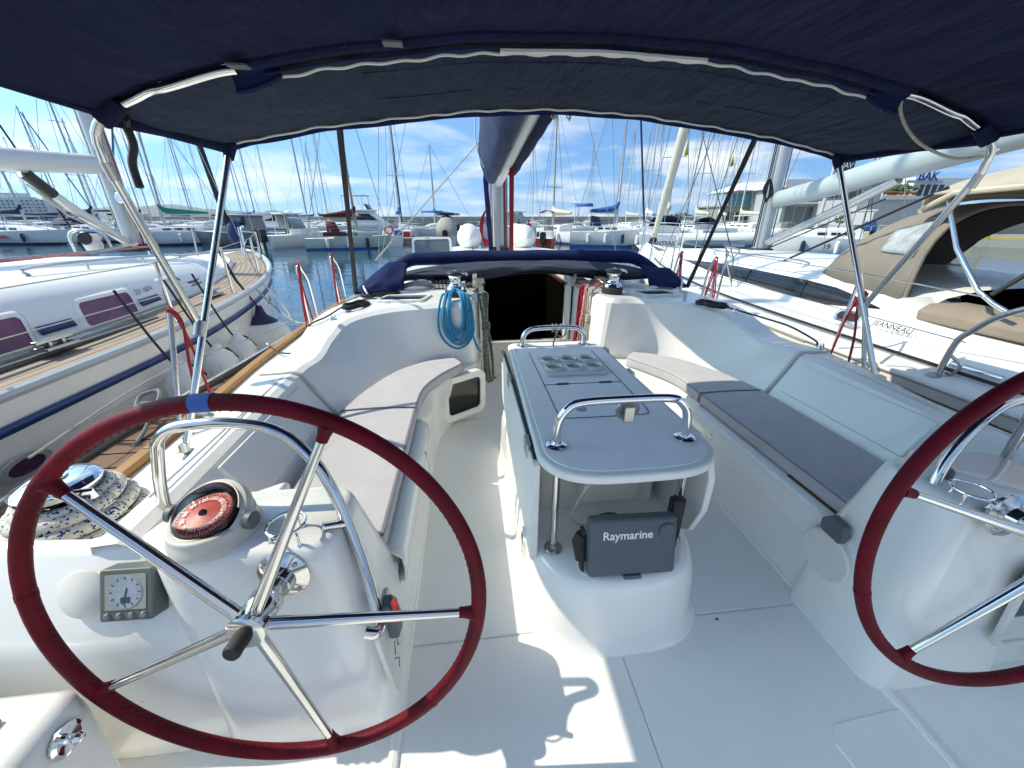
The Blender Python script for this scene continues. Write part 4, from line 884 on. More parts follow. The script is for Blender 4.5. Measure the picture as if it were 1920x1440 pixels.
gate(-1, 3.55, 3.78, True, 'stainless gate hoop with red line, nearer one on port side')
gate(-1, 4.45, 4.72, True, 'stainless gate hoop with red line, farther one on port side')
gate(1, 3.68, 3.86, True, 'stainless gate hoop with red line, nearer one on starboard side')
gate(1, 4.35, 4.52, True, 'stainless gate hoop with red line, farther one on starboard side')
def stan(c, top, lab, red):
    G = thing('stanchion', lab, 'stanchion', c, 'aft stanchions beside the bimini struts')
    MB().tube([c, top], .0125, 10).obj('post', STEELD, G)
    MB().lathe([(.03,0),(.031,.006),(.018,.02),(0,.022)], 12, (c[0],c[1],c[2]-.01)).obj('foot', STEELD, G)
    x, y, z = top; s = 1 if x > 0 else -1
    MB().tube(spl([(x-s*.05,y-.10,z-.48),(x-s*.06,y-.08,z-.25),(x-s*.05,y-.02,z-.05),(x,y,z+.015),(x+s*.02,y+.05,z-.02),(x+s*.02,y+.09,z-.2),(x+s*.03,y+.12,z-.5)], 6), .0068, 8).obj('lashing', RRED, G)
    MB().tube([(x,y,z-.03),(x,y,z+.01)], .016, 8).obj('lashing_wrap', RRED, G)
stan((-1.93,1.80,.46), (-1.945,2.02,.985), 'stainless stanchion with red line beside the port bimini strut', 1)
stan((1.92,1.95,.46), (1.95,2.16,.96), 'stainless stanchion with red line beside the starboard bimini strut', 1)
# ================================================================== water
WAT = bpy.data.materials.new('harbour_water'); WAT.use_nodes = True
t = WAT.node_tree; b = t.nodes['Principled BSDF']
b.inputs['Base Color'].default_value = (.008, .055, .10, 1); b.inputs['Roughness'].default_value = .03; b.inputs['IOR'].default_value = 1.33
c = t.nodes.new('ShaderNodeTexCoord')
mpn = t.nodes.new('ShaderNodeMapping'); mpn.inputs['Scale'].default_value = (.55, 1.0, 1); t.links.new(c.outputs['Object'], mpn.inputs[0])
na = t.nodes.new('ShaderNodeTexNoise'); na.inputs['Scale'].default_value = 1.1; na.inputs['Detail'].default_value = 3; na.inputs['Distortion'].default_value = .6
nb = t.nodes.new('ShaderNodeTexNoise'); nb.inputs['Scale'].default_value = 5.5; nb.inputs['Detail'].default_value = 2
for n_ in (na, nb): t.links.new(mpn.outputs[0], n_.inputs['Vector'])
ma = t.nodes.new('ShaderNodeMath'); ma.operation = 'MULTIPLY_ADD'; ma.inputs[1].default_value = .16
t.links.new(nb.outputs['Fac'], ma.inputs[0]); t.links.new(na.outputs['Fac'], ma.inputs[2])
bp = t.nodes.new('ShaderNodeBump'); bp.inputs['Strength'].default_value = .55; bp.inputs['Distance'].default_value = .04
t.links.new(ma.outputs[0], bp.inputs['Height']); t.links.new(bp.outputs[0], b.inputs['Normal'])
MB().grid([[(-13500,-2800,-.6),(13500,-2800,-.6)],[(-13500,11800,-.6),(13500,11800,-.6)]]).obj('water', WAT, None, smooth=0, kind='structure', label='calm blue harbour water')

# ================================================================== own rig
MB().tube([(0,6.4,.87),(0,6.4,14.5)], [.095,.085], 20, flat=1.0).obj('mast', MASTG, YA, label='grey mast of the own yacht')
for x in (-.03,.0,.03): MB().tube([(x+.0,6.295-abs(x)*.3,.9),(x,6.31,14)], .006, 6).obj('mast_track', ALU, YA)
for dx, m_, r in ((.10,RRED,.010),(.12,WIRED,.007),(-.10,RREDW,.009),(.135,RWHITE,.007),(-.125,RRED,.007),(.085,WIRED,.006)):
    MB().tube([(dx,6.33,.93),(dx*.9,6.36,4),(dx*.5,6.4,13)], r, 6).obj('halyard', m_, YA)
for x, z in ((.06,.96),(-.09,.95),(.12,.94)): MB().tube([(x-.05,6.25,z),(x+.04,6.25,z)], .04, 10).obj('deck_block', RUBBER, YA)
MB().tube([(0,6.28,1.90),(0,5.4,1.965),(0,4.2,2.055),(0,3.0,2.14),(0,1.0,2.28)], .075, 14, flat=1.25).obj('boom', mat('boom_white', (.60,.62,.62), .4, .1), YA, label='pale grey boom over the cockpit')
def bag(side):
    rg = []
    for i in range(61):
        t = i/60; y = 5.55 - 4.1*t; zb = 1.90 + (2.28-1.90)*(6.28-y)/5.28; g = min(1, sqrt(t*7 + .02))
        w0, lo, hi = ((.27*g, .05 + .19*g, .46*g + .02) if side < 0 else (.085*g, .03 + .11*g, .44*g + .02))
        r = []
        for k in range(24):
            a = 2*pi*k/24; wob = 1 + .10*nz(t*11, k*.5, side) + .09*nz(t*30 + k*.25, k*.9, side+3)
            r.append((side*(.055 + w0*.5) + w0*.5*cos(a)*wob, y + .02*nz(t*8, k, 2), zb + (hi-lo)*.5 + (hi+lo)*.5*sin(a)*(1 + .05*nz(t*16, k*.6, side+7))))
        rg.append(r)
    return MB().loft(rg)
BAGM = mat('bag_blue', (.008,.028,.10), .8, col2=(.005,.018,.07), vs=7, bump=.5, bs=16)
bg_ = bag(-1).obj('sail_bag', BAGM, YA, smooth=70, label='blue lazy bag holding the mainsail on the boom')
bag(1).obj('sail_bag', BAGM, YA, smooth=70, label='blue lazy bag holding the mainsail on the boom')
MB().tube(spl([(-.36,4.3,2.5),(-.375,4.3,2.25),(-.365,4.32,2.02),(-.30,4.36,1.86)], 5), .006, 6).obj('bag_piping', PIPE, bg_)
MB().tube([(-.13,6.25,.92),(-.20,6.05,1.9),(-.2,5.6,2.0)], .035, 8).obj('bag_luff_cover', BLUEC, YA)
for k, x in enumerate((.02,.034,.048,.06)): MB().tube([(x,4.9,2.02),(x+.004,5.0,.95)], .0075, 6).obj('mainsheet', RRED, YA)
MB().box(.01,.07,4.87,4.93,1.96,2.06).obj('mainsheet_block', STEELD, YA, bevel=.008)
MB().tube([(.0,6.1,1.87),(.0,4.95,2.0)], .012, 6).obj('mainsheet', RRED, YA)
hk = MB()
for k in range(6):
    w0 = .05 + .008*k
    hk.tube(spl([(-.19,6.25,1.50),(-.19-w0,6.22,1.35),(-.22-w0*.7,6.2,1.10+.02*k),(-.21,6.2,1.0+.02*k),(-.20+w0*.7,6.2,1.10),(-.19+w0*.6,6.22,1.35)], 4, True), .009, 6, closed=True)
hk.obj('halyard_coil', RRED, None, label='red halyard coil hanging on the mast', cat='rope')
for s in (-1, 1):
    MB().tube([(s*1.80,5.95,.56),(s*.95,6.3,7.6),(0,6.4,13.6)], .0042, 6).obj('shroud', WIRE, YA)
    MB().tube([(s*1.78,5.7,.56),(0,6.38,6.6)], .0042, 6).obj('shroud', WIRE, YA)
    MB().rod((0,6.4,7.4),(s*.98,6.3,7.6),.025,8).obj('spreader', MASTG, YA)
MB().tube([(-1.55,4.75,.95),(-.01,6.35,2.62)], .008, 6).obj('preventer_line', RWHITE, YA)
MB().tube([(0,9.6,.7),(0,6.4,14.3)], [.03,.03], 8).obj('furled_jib', BLUEC, YA)
# raised forward hatch
hm = frame((-.92,5.05,1.06), (1,.05,.02), (0,.5,.7))
fh = MB().add(*ringpanel(rrect(-.24,.24,-.14,.14,.05), rrect(-.21,.21,-.11,.11,.03), -.012, .012), hm).obj('raised_hatch', WHITEP, YA, bevel=.004)
MB().prism(rrect(-.212,.212,-.112,.112,.03), -.004, .004, hm).obj('pane', mat('smoke_glass', (.10,.13,.16), .08), fh)
# inflatable dinghy on the foredeck
DG = thing('inflatable_dinghy', 'white inflatable dinghy stowed on the foredeck beside the mast', 'dinghy', (.08,8.0,.72))
DW = mat('hypalon_white', (.70,.72,.71), .5, var=.05, vs=3)
for s in (-1, 1):
    x = .08 + s*.52
    MB().lathe([(.012,-.38),(.03,-.36),(.15,-.20),(.225,-.06),(.23,0),(.23,1.6)], 28, m=T(x,7.85,1.05) @ RX(-90)).obj('tube', DW, DG, smooth=60)
    MB().lathe([(.231,.02),(.234,.03),(.234,.05),(.231,.06)], 28, m=T(x,7.85,1.05) @ RX(-90), cap=False).obj('tube_seam', mat('pale_grey_seam', (.5,.52,.53), .5), DG)
MB().box(-.22,.38,7.95,7.99,.86,1.24).obj('transom', mat('dinghy_grey', (.36,.39,.41), .5, var=.1), DG, bevel=.01)
MB().prism(rrect(-.05,.22,.92,1.14,.02), 0, .012, frame((0,7.945,0),(1,0,0),(0,0,1))).obj('transom_pad', mat('dinghy_dark', (.22,.25,.27), .6), DG)

# ================================================================== port neighbour
LY = thing('sailing_yacht', 'white yacht with blue stripes and purple windows moored on the left', 'sailboat', (-4.75, 2.5, -.6))
LW = mat('neighbour_gelcoat', (.88,.87,.84), .25, var=.05, vs=2, coat=.2)
LD = mat('neighbour_deck', (.80,.80,.78), .4, var=.05, vs=2)
NB_ = mat('navy_stripe', (.012,.045,.17), .4)
PURP = mat('purple_window', (.21,.065,.15), .12, col2=(.13,.038,.09), vs=5)
LX = -4.75
SH = [(-5,-2.98,.62),(-2,-2.76,.62),(0,-2.68,.625),(2,-2.655,.635),(3.3,-2.66,.655),(4.5,-2.84,.68),(5.4,-3.08,.705),(6.2,-3.38,.73),(7.0,-3.78,.76),(7.7,-4.22,.79),(8.15,-4.56,.81),(8.28,-4.74,.82)]
SHs = spl([(x,y,z) for y,x,z in SH], 6)
def lhull(p, s=1):
    x, y, z = p; w0 = (x - LX)
    f = max(0, min(1, (y-5.5)/2.8))
    out = []
    for dz, k in ((0,1),(-.10,.995),(-.30,.985),(-.60,.955),(-.85,.91),(-1.05,.86),(-1.28,.78)):
        out.append((LX + s*w0*(k - .35*f*(1-k)*3 if True else k), y - .28*f*f*(-dz)/1.2, z + dz))
    return out
for s in (1, -1):
    MB().grid([lhull(p, s) for p in SHs]).obj('hull', LW, LY, smooth=60, label='cream white hull side')
    MB().tube([(LX+s*(p[0]-LX)+s*.006, p[1], p[2]+.012) for p in SHs], .028, 8).obj('rubbing_rail', mat('grey_rail', (.50,.53,.54), .4, .2), LY)
    MB().grid([[(LX+s*(p[0]-LX)*.999+s*.004, p[1]-.001, p[2]-.118), (LX+s*(p[0]-LX)*.997+s*.004, p[1]-.002, p[2]-.165)] for p in SHs]).obj('hull_stripe', NB_, LY, solid=.002)
MB().grid([[(LX+s*(p[0]-LX)*.86, p[1]-.05, p[2]-1.05) for p in SHs[::4]] for s in (1,)] + [[(LX+1*(p[0]-LX)*.80, p[1]-.06, -.62) for p in SHs[::4]]]).obj('boot_top', mat('boot_top_green', (.03,.10,.085), .5), LY)
# teak deck: covering board, planks
rows = [[(p[0],p[1],p[2]+.004) for p in SHs], [(2*LX-p[0],p[1],p[2]+.004) for p in SHs]]
MB().grid(rows).obj('deck', LD, LY, smooth=0)
plm = mat('grey_teak', (.42,.34,.27), .7, col2=(.25,.185,.14), vs=5, stretch=(9,.8,9))
for k in range(7):
    a, b_ = .045 + .062*k, .045 + .062*k + .056
    def off(d):
        o = []
        for i, p in enumerate(SHs):
            q = SHs[min(i+1,len(SHs)-1)]; r = SHs[max(i-1,0)]
            tx, ty = q[0]-r[0], q[1]-r[1]; l = math.hypot(tx,ty) or 1
            nx, ny = -ty/l, tx/l
            if nx > 0: nx, ny = -nx, -ny
            x, y = p[0]+nx*d, p[1]+ny*d
            o.append((max(x, LX - .0) if x > LX else LX, y, p[2]))
        return o
    A, B = off(a), off(b_)
    sel = [i for i in range(len(SHs)) if A[i][0] > LX+.02 and B[i][0] > LX-.05]
    MB().loft([[(A[i][0],A[i][1],A[i][2]+.004),(A[i][0],A[i][1],A[i][2]+.016),(B[i][0],B[i][1],B[i][2]+.016),(B[i][0],B[i][1],B[i][2]+.004)] for i in sel]).obj('deck_plank', plm, LY)
# coachroof
def cst(y, xb, zb, zt, inn, k=0): return [(LX+s_*(w0), y, z) for s_, w0, z in ((1,xb,zb),(1,xb-.04,zb+.10),(1,xb-.10,zt-.10),(1,xb-.19,zt-.02),(1,xb-.30,zt+.01),(1,xb*.45,zt+.06),(-1,xb*.45,zt+.06),(-1,xb-.30,zt+.01),(-1,xb-.10,zt-.10),(-1,xb,zb))]
CS = [(-4,1.67,.62,1.03),(0,1.67,.63,1.03),(2.2,1.66,.64,1.01),(3.4,1.62,.655,.985),(4.5,1.44,.68,.95),(5.5,1.16,.70,.90),(6.2,.88,.72,.82),(6.55,.72,.735,.75)]
MB().grid(cross([cst(y,a,b_,c_,0) for y,a,b_,c_ in CS], 5)).obj('coachroof', LD, LY, smooth=50)
def cside(y, z):     # point on the starboard coachroof side
    for i in range(len(CS)-1):
        if CS[i][0] <= y <= CS[i+1][0]:
            t = (y-CS[i][0])/(CS[i+1][0]-CS[i][0]); xb = CS[i][1]+(CS[i+1][1]-CS[i][1])*t; zb = CS[i][2]+(CS[i+1][2]-CS[i][2])*t; zt = CS[i][3]+(CS[i+1][3]-CS[i][3])*t
            f = (z-zb)/(zt-.10-zb)
            return (LX + xb - .10*f + .004, y, z)
def cquad(y0, y1, z0, z1, name, m, off=.0, n=6, rake=.0, bevel=0, parent=None, th=.006):
    rows = []
    for i in range(n+1):
        y = y0+(y1-y0)*i/n
        a = cside(y, z0); c_ = cside(y + rake, z1)
        rows.append([(a[0]+off,a[1],a[2]), (c_[0]+off,c_[1],c_[2])])
    return MB().grid(rows).obj(name, m, parent or LY, solid=th, bevel=bevel, smooth=30)
for y0, y1, z0, z1 in ((1.55,2.50,.70,.855),(2.92,3.36,.712,.85),(3.84,4.20,.735,.85)):
    def wp(d, off_, rr_): 
        o_ = []
        for y, z in rrect(y0-d, y1+d, z0-d*.8, z1+d*.8, rr_, 5):
            q = cside(y + .35*(z-z0), z); o_.append((q[0]+off_, q[1], q[2]))
        return o_
    A_, B_ = wp(.05,.006,.055), wp(.012,.016,.035)
    n0 = len(A_)
    f = MB().add(A_+B_, [(i,(i+1)%n0,(i+1)%n0+n0,i+n0) for i in range(n0)]).obj('window', mat('window_trim', (.80,.81,.80), .3), LY, smooth=60, solid=.004)
    P2 = wp(.014,.011,.035); cc = tuple(sum(p_[k] for p_ in P2)/n0 for k in range(3))
    MB().add(P2+[cc], [(i,(i+1)%n0,n0) for i in range(n0)]).obj('pane', PURP, f, smooth=60)
for y0, y1 in ((.3,1.46),(2.60,2.84),(3.46,3.74),(4.32,5.3)):
    cquad(y0, y1, .735 if y0 < 4 else .755, .785 if y0 < 4 else .80, 'cabin_stripe', NB_, .014, n=8)
a, b_ = cside(3.47,.84), cside(3.75,.845)
MB().text('SSR 10874', .06, frame(((a[0]+b_[0])/2+.022,(a[1]+b_[1])/2,.838), (b_[0]-a[0],b_[1]-a[1],.0), (-.15,0,1))).obj('registration_lettering', mat('dark_print', (.05,.06,.09), .5), LY, smooth=0)
# roof gear: grab rail, lines, dorade vent, hatch, mast, boom, vang
MB().tube(spl([(-3.62,3.2,1.02),(-3.63,3.25,1.07),(-3.66,4.2,1.055),(-3.72,4.9,1.02),(-3.74,4.95,.98)], 4), .012, 8).obj('grab_rail', STEEL, LY)
for y in (3.7,4.3): MB().rod((-3.645,y,.99),(-3.65,y,1.06),.01,6).obj('grab_rail_post', STEEL, LY)
for k, m_ in enumerate((RREDW, RRED, RGREY)): MB().tube([(-4.55-.04*k,5.8,1.06),(-4.1-.05*k,3.2,1.085),(-4.0-.05*k,0,1.08)], .010, 6).obj('control_line', m_, LY)
MB().tube(spl([(-4.85,5.05,1.05),(-4.85,5.05,1.2),(-4.80,5.08,1.265),(-4.62,5.12,1.265),(-4.56,5.14,1.2),(-4.55,5.15,1.05)], 5), .016, 8).obj('vent_guard', STEEL, LY)
MB().lathe([(.07,0),(.085,.08),(.075,.11),(.10,.16),(.10,.18),(0,.18)], 16, (-4.70,5.12,1.05)).obj('vent_cowl', LD, LY)
MB().lathe([(.07,0),(.06,.01),(0,.01)], 16, m=frame((-4.68,5.02,1.19),(1,.1,0),(0,.2,1))).obj('vent_mouth', BLACK, LY)
MB().lathe([(.45,0),(.42,.06),(.25,.12),(0,.14)], 24, (-4.05,2.75,1.00)).obj('hatch_cover', mat('blue_cover', (.01,.06,.36), .7), LY)
MB().tube([(LX,5.78,1.02),(LX+.02,5.80,15)], [.095,.09], 18).obj('mast', MASTG, LY, label='grey mast')
MB().box(LX-.14,LX+.14,5.62,5.9,1.0,1.09).obj('mast_step', RUBBER, LY, bevel=.02)
for dx in (-.105,.11,.13): MB().tube([(LX+dx,5.74,1.05),(LX+dx*.8,5.77,6),(LX,5.8,14)], .008, 6).obj('halyard', RWHITE if dx<.12 else RRED, LY)
MB().lathe([(.05,-.05),(.06,-.04),(.05,0),(.06,.04),(.05,.05)], 14, m=T(LX+.10,5.70,1.62) @ RX(90) @ RY(0)).obj('mast_winch', CHROME, LY)
cl = MB()
for k in range(7): cl.tube(spl([(LX+.13,5.72,1.62),(LX+.10+.02*k*.3,5.68,1.45),(LX+.15,5.66,1.27-.008*k),(LX+.20,5.66,1.30),(LX+.17+.004*k,5.69,1.48)], 4, True), .008, 6, closed=True)
cl.obj('halyard_coil', RWHITE, LY)
MB().tube([(LX,5.72,1.96),(LX,5.60,1.965)], .06, 10).obj('gooseneck', GREYP, LY)
MB().tube([(LX,5.62,1.965),(LX,4.6,1.90),(LX,1.0,1.62)], .095, 14, flat=1.05).obj('boom', mat('boom_white', (.6,.62,.62), .4), LY, label='white boom')
MB().tube([(LX,5.68,1.10),(LX,5.1,1.50),(LX,4.75,1.80)], [.045,.045,.04], 12).obj('vang', mat('boom_white', (.6,.62,.62), .4), LY)
MB().tube([(LX,4.95,1.62),(LX,4.75,1.80)], .055, 10).obj('vang_end', BLACK, LY)
for k in range(2): MB().tube([(LX+.03,5.62,1.12+.06*k),(LX+.02,5.0,1.42+.05*k),(LX+.02,4.7,1.70)], .009, 6).obj('vang_tackle', RWHITE, LY)
MB().tube([(LX+.1,5.6,1.06),(-4.3,5.2,1.12),(-4.0,4.2,1.10)], .012, 6).obj('control_line', RWHITE, LY)
for s in (1,-1):
    MB().tube([(LX+s*1.72,5.35,.72),(LX+s*1.0,5.7,8),(LX,5.8,14.5)], .005, 6).obj('shroud', WIRE, LY)
    MB().tube([(LX+s*1.70,5.15,.72),(LX,5.78,7.5)], .005, 6).obj('shroud', WIRE, LY)
MB().tube([(LX+.02,8.0,1.0),(LX+.02,5.85,14.6)], [.045,.05], 10).obj('furled_jib', mat('furled_navy', (.014,.020,.035), .8, var=.3, vs=8), LY, label='furled jib under dark cover')
MB().lathe([(.03,-.22),(.10,-.16),(.13,0),(.11,.14),(.05,.22)], 14, (LX+.12,7.95,1.13)).obj('jib_drum_cover', mat('blue_cover2', (.012,.03,.13), .7, var=.2), LY)
# stanchions, lifelines, pulpit
st_y = [(0.6,),(1.9,),(3.14,),(4.25,),(5.5,),(6.6,)]
tops = []
for (y,) in st_y:
    p = min(SHs, key=lambda q: abs(q[1]-y)); x = p[0]-.08
    MB().tube([(x,y,p[2]),(x-.0,y,p[2]+.46)], .0125, 8).obj('stanchion', STEEL, LY)
    tops.append((x,y,p[2]+.45))
pul = [(-4.05,6.95,.76),(-4.03,6.98,1.22),(-4.10,7.15,1.25),(-4.35,7.7,1.26),(-4.66,8.18,1.24),(-4.84,8.18,1.24),(-5.15,7.7,1.26),(-5.4,7.15,1.25),(-5.47,6.98,1.22),(-5.45,6.95,.76)]
MB().tube(spl(pul, 4), .0135, 8).obj('pulpit', STEEL, LY)
for x, y in ((-4.38,7.6),(-5.12,7.6),(-4.62,8.05)): MB().tube([(x+.02,y-.1,.78),(x,y,1.25)], .0125, 8).obj('pulpit_post', STEEL, LY)
MB().tube([(-4.04,6.97,1.0),(-4.35,7.68,1.02),(-4.66,8.1,1.02)], .010, 8).obj('pulpit_rail', STEEL, LY)
for dz in (0,-.22): MB().tube([(q[0],q[1],q[2]+dz) for q in [(-2.78,-1,1.08)] + tops + [(-4.03,6.98,1.20)]], .0035, 6).obj('lifeline', RWHITE, LY)
for y, x in ((2.45,-2.93),(4.12,-3.0)):
    MB().box(x-.05,x+.05,y-.10,y+.10,.70,.72).box(x-.015,x+.015,y-.11,y+.11,.74,.76).box(x-.02,x+.02,y-.05,y-.03,.71,.745).box(x-.02,x+.02,y+.03,y+.05,.71,.745).obj('genoa_car', STEELD, LY, bevel=.004)
MB().box(-2.985,-2.955,1.0,3.3,.665,.68).obj('genoa_track', GREYP, LY)
MB().tube([(-2.9,-.5,.72),(-2.94,2.4,.735),(-3.0,4.1,.76)], .012, 6).obj('sheet', RGREY, LY)
for y, z, k in ((5.35,.42,1),(1.80,.30,1)):
    p = min(SHs, key=lambda q: abs(q[1]-y)); hx = [q for q in lhull(p)]
    x = p[0]-.02
    m_ = frame((x+.008,y,z),(.0 if y<4 else -.28,1,0),(-.06,0,1)) 
    pw = MB().add(*ringpanel([(.12*cos(2*pi*i/28),.055*sin(2*pi*i/28)) for i in range(28)], [(.085*cos(2*pi*i/28),.036*sin(2*pi*i/28)) for i in range(28)], -.006, .01), m_).obj('porthole', CHROME, LY)
    MB().prism([(.087*cos(2*pi*i/28),.038*sin(2*pi*i/28)) for i in range(28)], -.002, .004, m_).obj('pane', mat('purple_port', (.06,.02,.06), .1), pw)
for z in (.30,.02): MB().tube([(lhull(p)[2 if z>.1 else 3][0]+.001,p[1],lhull(p)[2 if z>.1 else 3][2]) for p in SHs if p[1]>-1 and p[1]<7], .0025, 4).obj('hull_knuckle', mat('hull_line', (.5,.48,.43), .5), LY)
# fenders
FW = mat('fender_white', (.84,.83,.80), .45, col2=(.72,.71,.68), vs=6)
def fender(c, r, h, label, top=None, capm=None):
    F = thing('fender', label, 'fender', c, 'fenders hung on the left yacht')
    x, y, z = c
    MB().lathe([(.02,h*.5+.05),(.035,h*.5+.03),(.05,h*.5),(r*.8,h*.42),(r,h*.32),(r,-h*.32),(r*.8,-h*.42),(.05,-h*.5),(0,-h*.52)], 20, c).obj('body', FW, F, smooth=60)
    for j in range(6):
        a = 2*pi*j/6; MB().tube([(x+r*1.0*cos(a),y+r*sin(a),z-h*.30),(x+r*cos(a),y+r*sin(a),z+h*.30)], .008, 6).obj('rib', FW, F)
    MB().tube(spl([(x-.02,y-.02,z+h*.5+.03),(x-.06,y-.06,z+h*.5+.2),(x-.12,y-.13,1.0)], 4), .008, 6).obj('lanyard', RUBBER, F)
    MB().tube(spl([(x+.0,y+.0,z+h*.5+.03),(x+.05,y+.04,z+h*.5+.0),(x+.08,y+.1,z+h*.3)], 4), .007, 6).obj('lanyard_tail', RUBBER, F)
fender((-2.50,2.72,.20), .115, .50, 'white ribbed fender nearest to the bimini strut')
fender((-2.50,3.14,.19), .115, .50, 'middle white ribbed fender of the three on black lines')
fender((-2.51,3.46,.19), .115, .50, 'farthest white ribbed fender of the three on black lines')
F = thing('round_fender', 'large round white fender with navy top near the left bow', 'fender', (-2.78,4.45,.15))
MB().lathe([(.27*sin(radians(a)), .27*cos(radians(a))) for a in range(35,181,12)], 28, (-2.78,4.45,.12)).obj('ball', FW, F, smooth=80)
MB().lathe([(.03,.40),(.04,.36),(.06,.30),(.155,.224)], 28, (-2.78,4.45,.12)).obj('neck', mat('fender_navy', (.012,.012,.06), .5), F, smooth=80)
MB().tube([(-2.78,4.45,.50),(-2.90,4.40,.80),(-2.92,4.28,1.10)], .009, 6).obj('lanyard', RUBBER, F)
MB().tube([(-2.78,4.45,.50),(-2.93,4.43,.80),(-2.94,4.3,1.10)], .009, 6).obj('lanyard', RUBBER, F)
MB().tube(spl([(-2.85,4.6,.70),(-2.6,4.5,.45),(-2.3,4.2,.38),(-2.05,3.9,.47)], 6), .010, 6).obj('spring_line', RWHITE, None, label='white mooring line from the left yacht to own gunwale', cat='rope')
MB().tube(spl([(-2.9,4.9,.70),(-2.6,4.6,.5),(-2.35,4.0,.42),(-2.45,2.6,.50),(-2.4,1.6,.46)], 6), .006, 6).obj('fender_line', RWHITE, None, label='thin white line running along above the fenders', cat='rope')

# ================================================================== starboard neighbour
RY_ = thing('sailing_yacht', 'white yacht with beige sprayhood and long dark windows moored on the right', 'sailboat', (4.3, 4, -.6))
RW = mat('right_gelcoat', (.82,.82,.80), .3, var=.04, vs=2, coat=.2)
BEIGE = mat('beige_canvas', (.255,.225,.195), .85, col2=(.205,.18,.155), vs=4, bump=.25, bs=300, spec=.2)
BEIGED = mat('taupe_cushion', (.30,.25,.205), .85, col2=(.26,.215,.175), vs=6, bump=.2, bs=400, spec=.2)
WINB = mat('long_window', (.016,.019,.026), .06)
CX = 4.3
RS = [(-3,2.25,.44),(0,2.22,.45),(2,2.22,.46),(4,2.26,.48),(5.5,2.42,.51),(7,2.75,.55),(8.5,3.25,.60),(9.6,3.75,.64),(10.4,4.18,.68),(10.55,4.29,.69)]
RSs = spl([(x,y,z) for y,x,z in RS], 5)
for s in (-1, 1):
    MB().grid([[(CX+s*(CX-p[0])*k, p[1]-.2*max(0,(p[1]-7)/3.5)*dz, p[2]-dz) for k, dz in ((1,0),(.995,.2),(.97,.6),(.92,.95),(.84,1.2))] for p in RSs]).obj('hull', RW, RY_, smooth=60)
    MB().tube([(CX+s*(CX-p[0]),p[1],p[2]+.02) for p in RSs], .018, 8).obj('toe_rail', mat('right_toe', (.7,.7,.68), .4), RY_)
    MB().tube([(CX+s*(CX-p[0]-.30),p[1],p[2]+.05) for p in RSs if p[1] < 8.2], .012, 6).obj('genoa_track', BLACK, RY_)
def rsec(y, xs_, z, wb, zt):
    return [(CX-xs_,y,z+.004),(CX-wb-.28,y,z+.035),(CX-wb,y,z+.045),(CX-wb+.03,y,z+.10),(CX-wb+.14,y,zt-.09),(CX-wb+.30,y,zt-.01),(CX-wb*.5,y,zt+.05),(CX,y,zt+.07),(CX+wb*.5,y,zt+.05),(CX+wb-.2,y,zt-.05),(CX+wb,y,z+.045),(CX+xs_,y,z+.004)]
RC = [(2.75,2.09,.465,1.22,.80),(4,2.05,.48,1.20,.86),(5.2,1.92,.50,1.12,.86),(6.5,1.68,.535,.98,.83),(7.6,1.35,.57,.78,.77),(8.6,1.02,.60,.58,.70),(9.4,.66,.63,.32,.68),(10.5,.05,.69,.02,.70)]
MB().grid(cross([rsec(*r) for r in RC], 5)).obj('deck', RW, RY_, smooth=45)
def rside(y, f):
    for i in range(len(RC)-1):
        if RC[i][0] <= y <= RC[i+1][0]:
            t = (y-RC[i][0])/(RC[i+1][0]-RC[i][0]); L_ = lerp(RC[i], RC[i+1], t)
            a = (CX-L_[3]+.03, y, L_[2]+.10); c_ = (CX-L_[3]+.14, y, L_[4]-.09)
            return lerp(a, c_, f)
rows = []
for i in range(25):
    y = 3.05 + (7.3-3.05)*i/24; tp = min(1,(i+.3)/3)*min(1,(24-i+.3)/8)
    a, c_ = rside(y, .5-.5*tp+.06), rside(y, .5+.48*tp)
    rows.append([(a[0]-.012,a[1],a[2]),(c_[0]-.012,c_[1],c_[2])])
MB().grid(rows).obj('long_window', WINB, RY_, solid=.008, label='long dark coachroof window')
for y in (3.9,4.9,5.8):
    a, c_ = rside(y,.1), rside(y+.06,.95)
    MB().tube([(a[0]-.02,a[1],a[2]),(c_[0]-.02,c_[1],c_[2])], .006, 4).obj('window_bar', BLACK, RY_)
pm_ = frame((CX-1.255,2.93,.615),(0,-1,0),(.0,0,1))
# cockpit coaming, porthole, name, winch, cushions aft
prof_ = [(2.24,.464),(2.55,.49),(2.66,.495),(2.78,.56),(2.86,.63),(3.0,.665),(3.35,.67),(3.42,.64),(3.45,.40),(3.6,.36)]
MB().grid(cross([[(x,y,z) for x,z in prof_] for y in (-3,-1,.8,2.0)] + [[(x+.06*(1 if i>2 else 0),2.55,z+.04*(1 if i>3 else 0)) for i,(x,z) in enumerate(prof_)]] + [[(x+.10*(1 if i>2 else 0),2.85,z+.12*(1 if i>3 else 0)) for i,(x,z) in enumerate(prof_)]], 4)).obj('cockpit_coaming', RW, RY_, smooth=45)
MB().prism(rrect(-3,2.5,3.0,3.38,.06), 0,.01, Matrix(((0,1,0,0),(1,0,0,0),(0,0,1,.672),(0,0,0,1)))).obj('coaming_pad', RW, RY_)
MB().loft([[(2.93,y,.672),(2.92,y,.75),(3.0,y,.80),(3.30,y,.80),(3.37,y,.76),(3.37,y,.672)] for y in (2.58,2.5,1.2,.3)]).obj('coaming_cushion', BEIGED, RY_, bevel=.02, seg=3, label='taupe cushion along the coaming')
MB().text('JEANNEAU', .062, frame((2.80,2.60,.604),(0,-1,0),(.6,0,1)) @ T(0,0,.010), bold=True).obj('name_lettering', mat('black_print', (.02,.02,.03), .5), RY_, smooth=0)
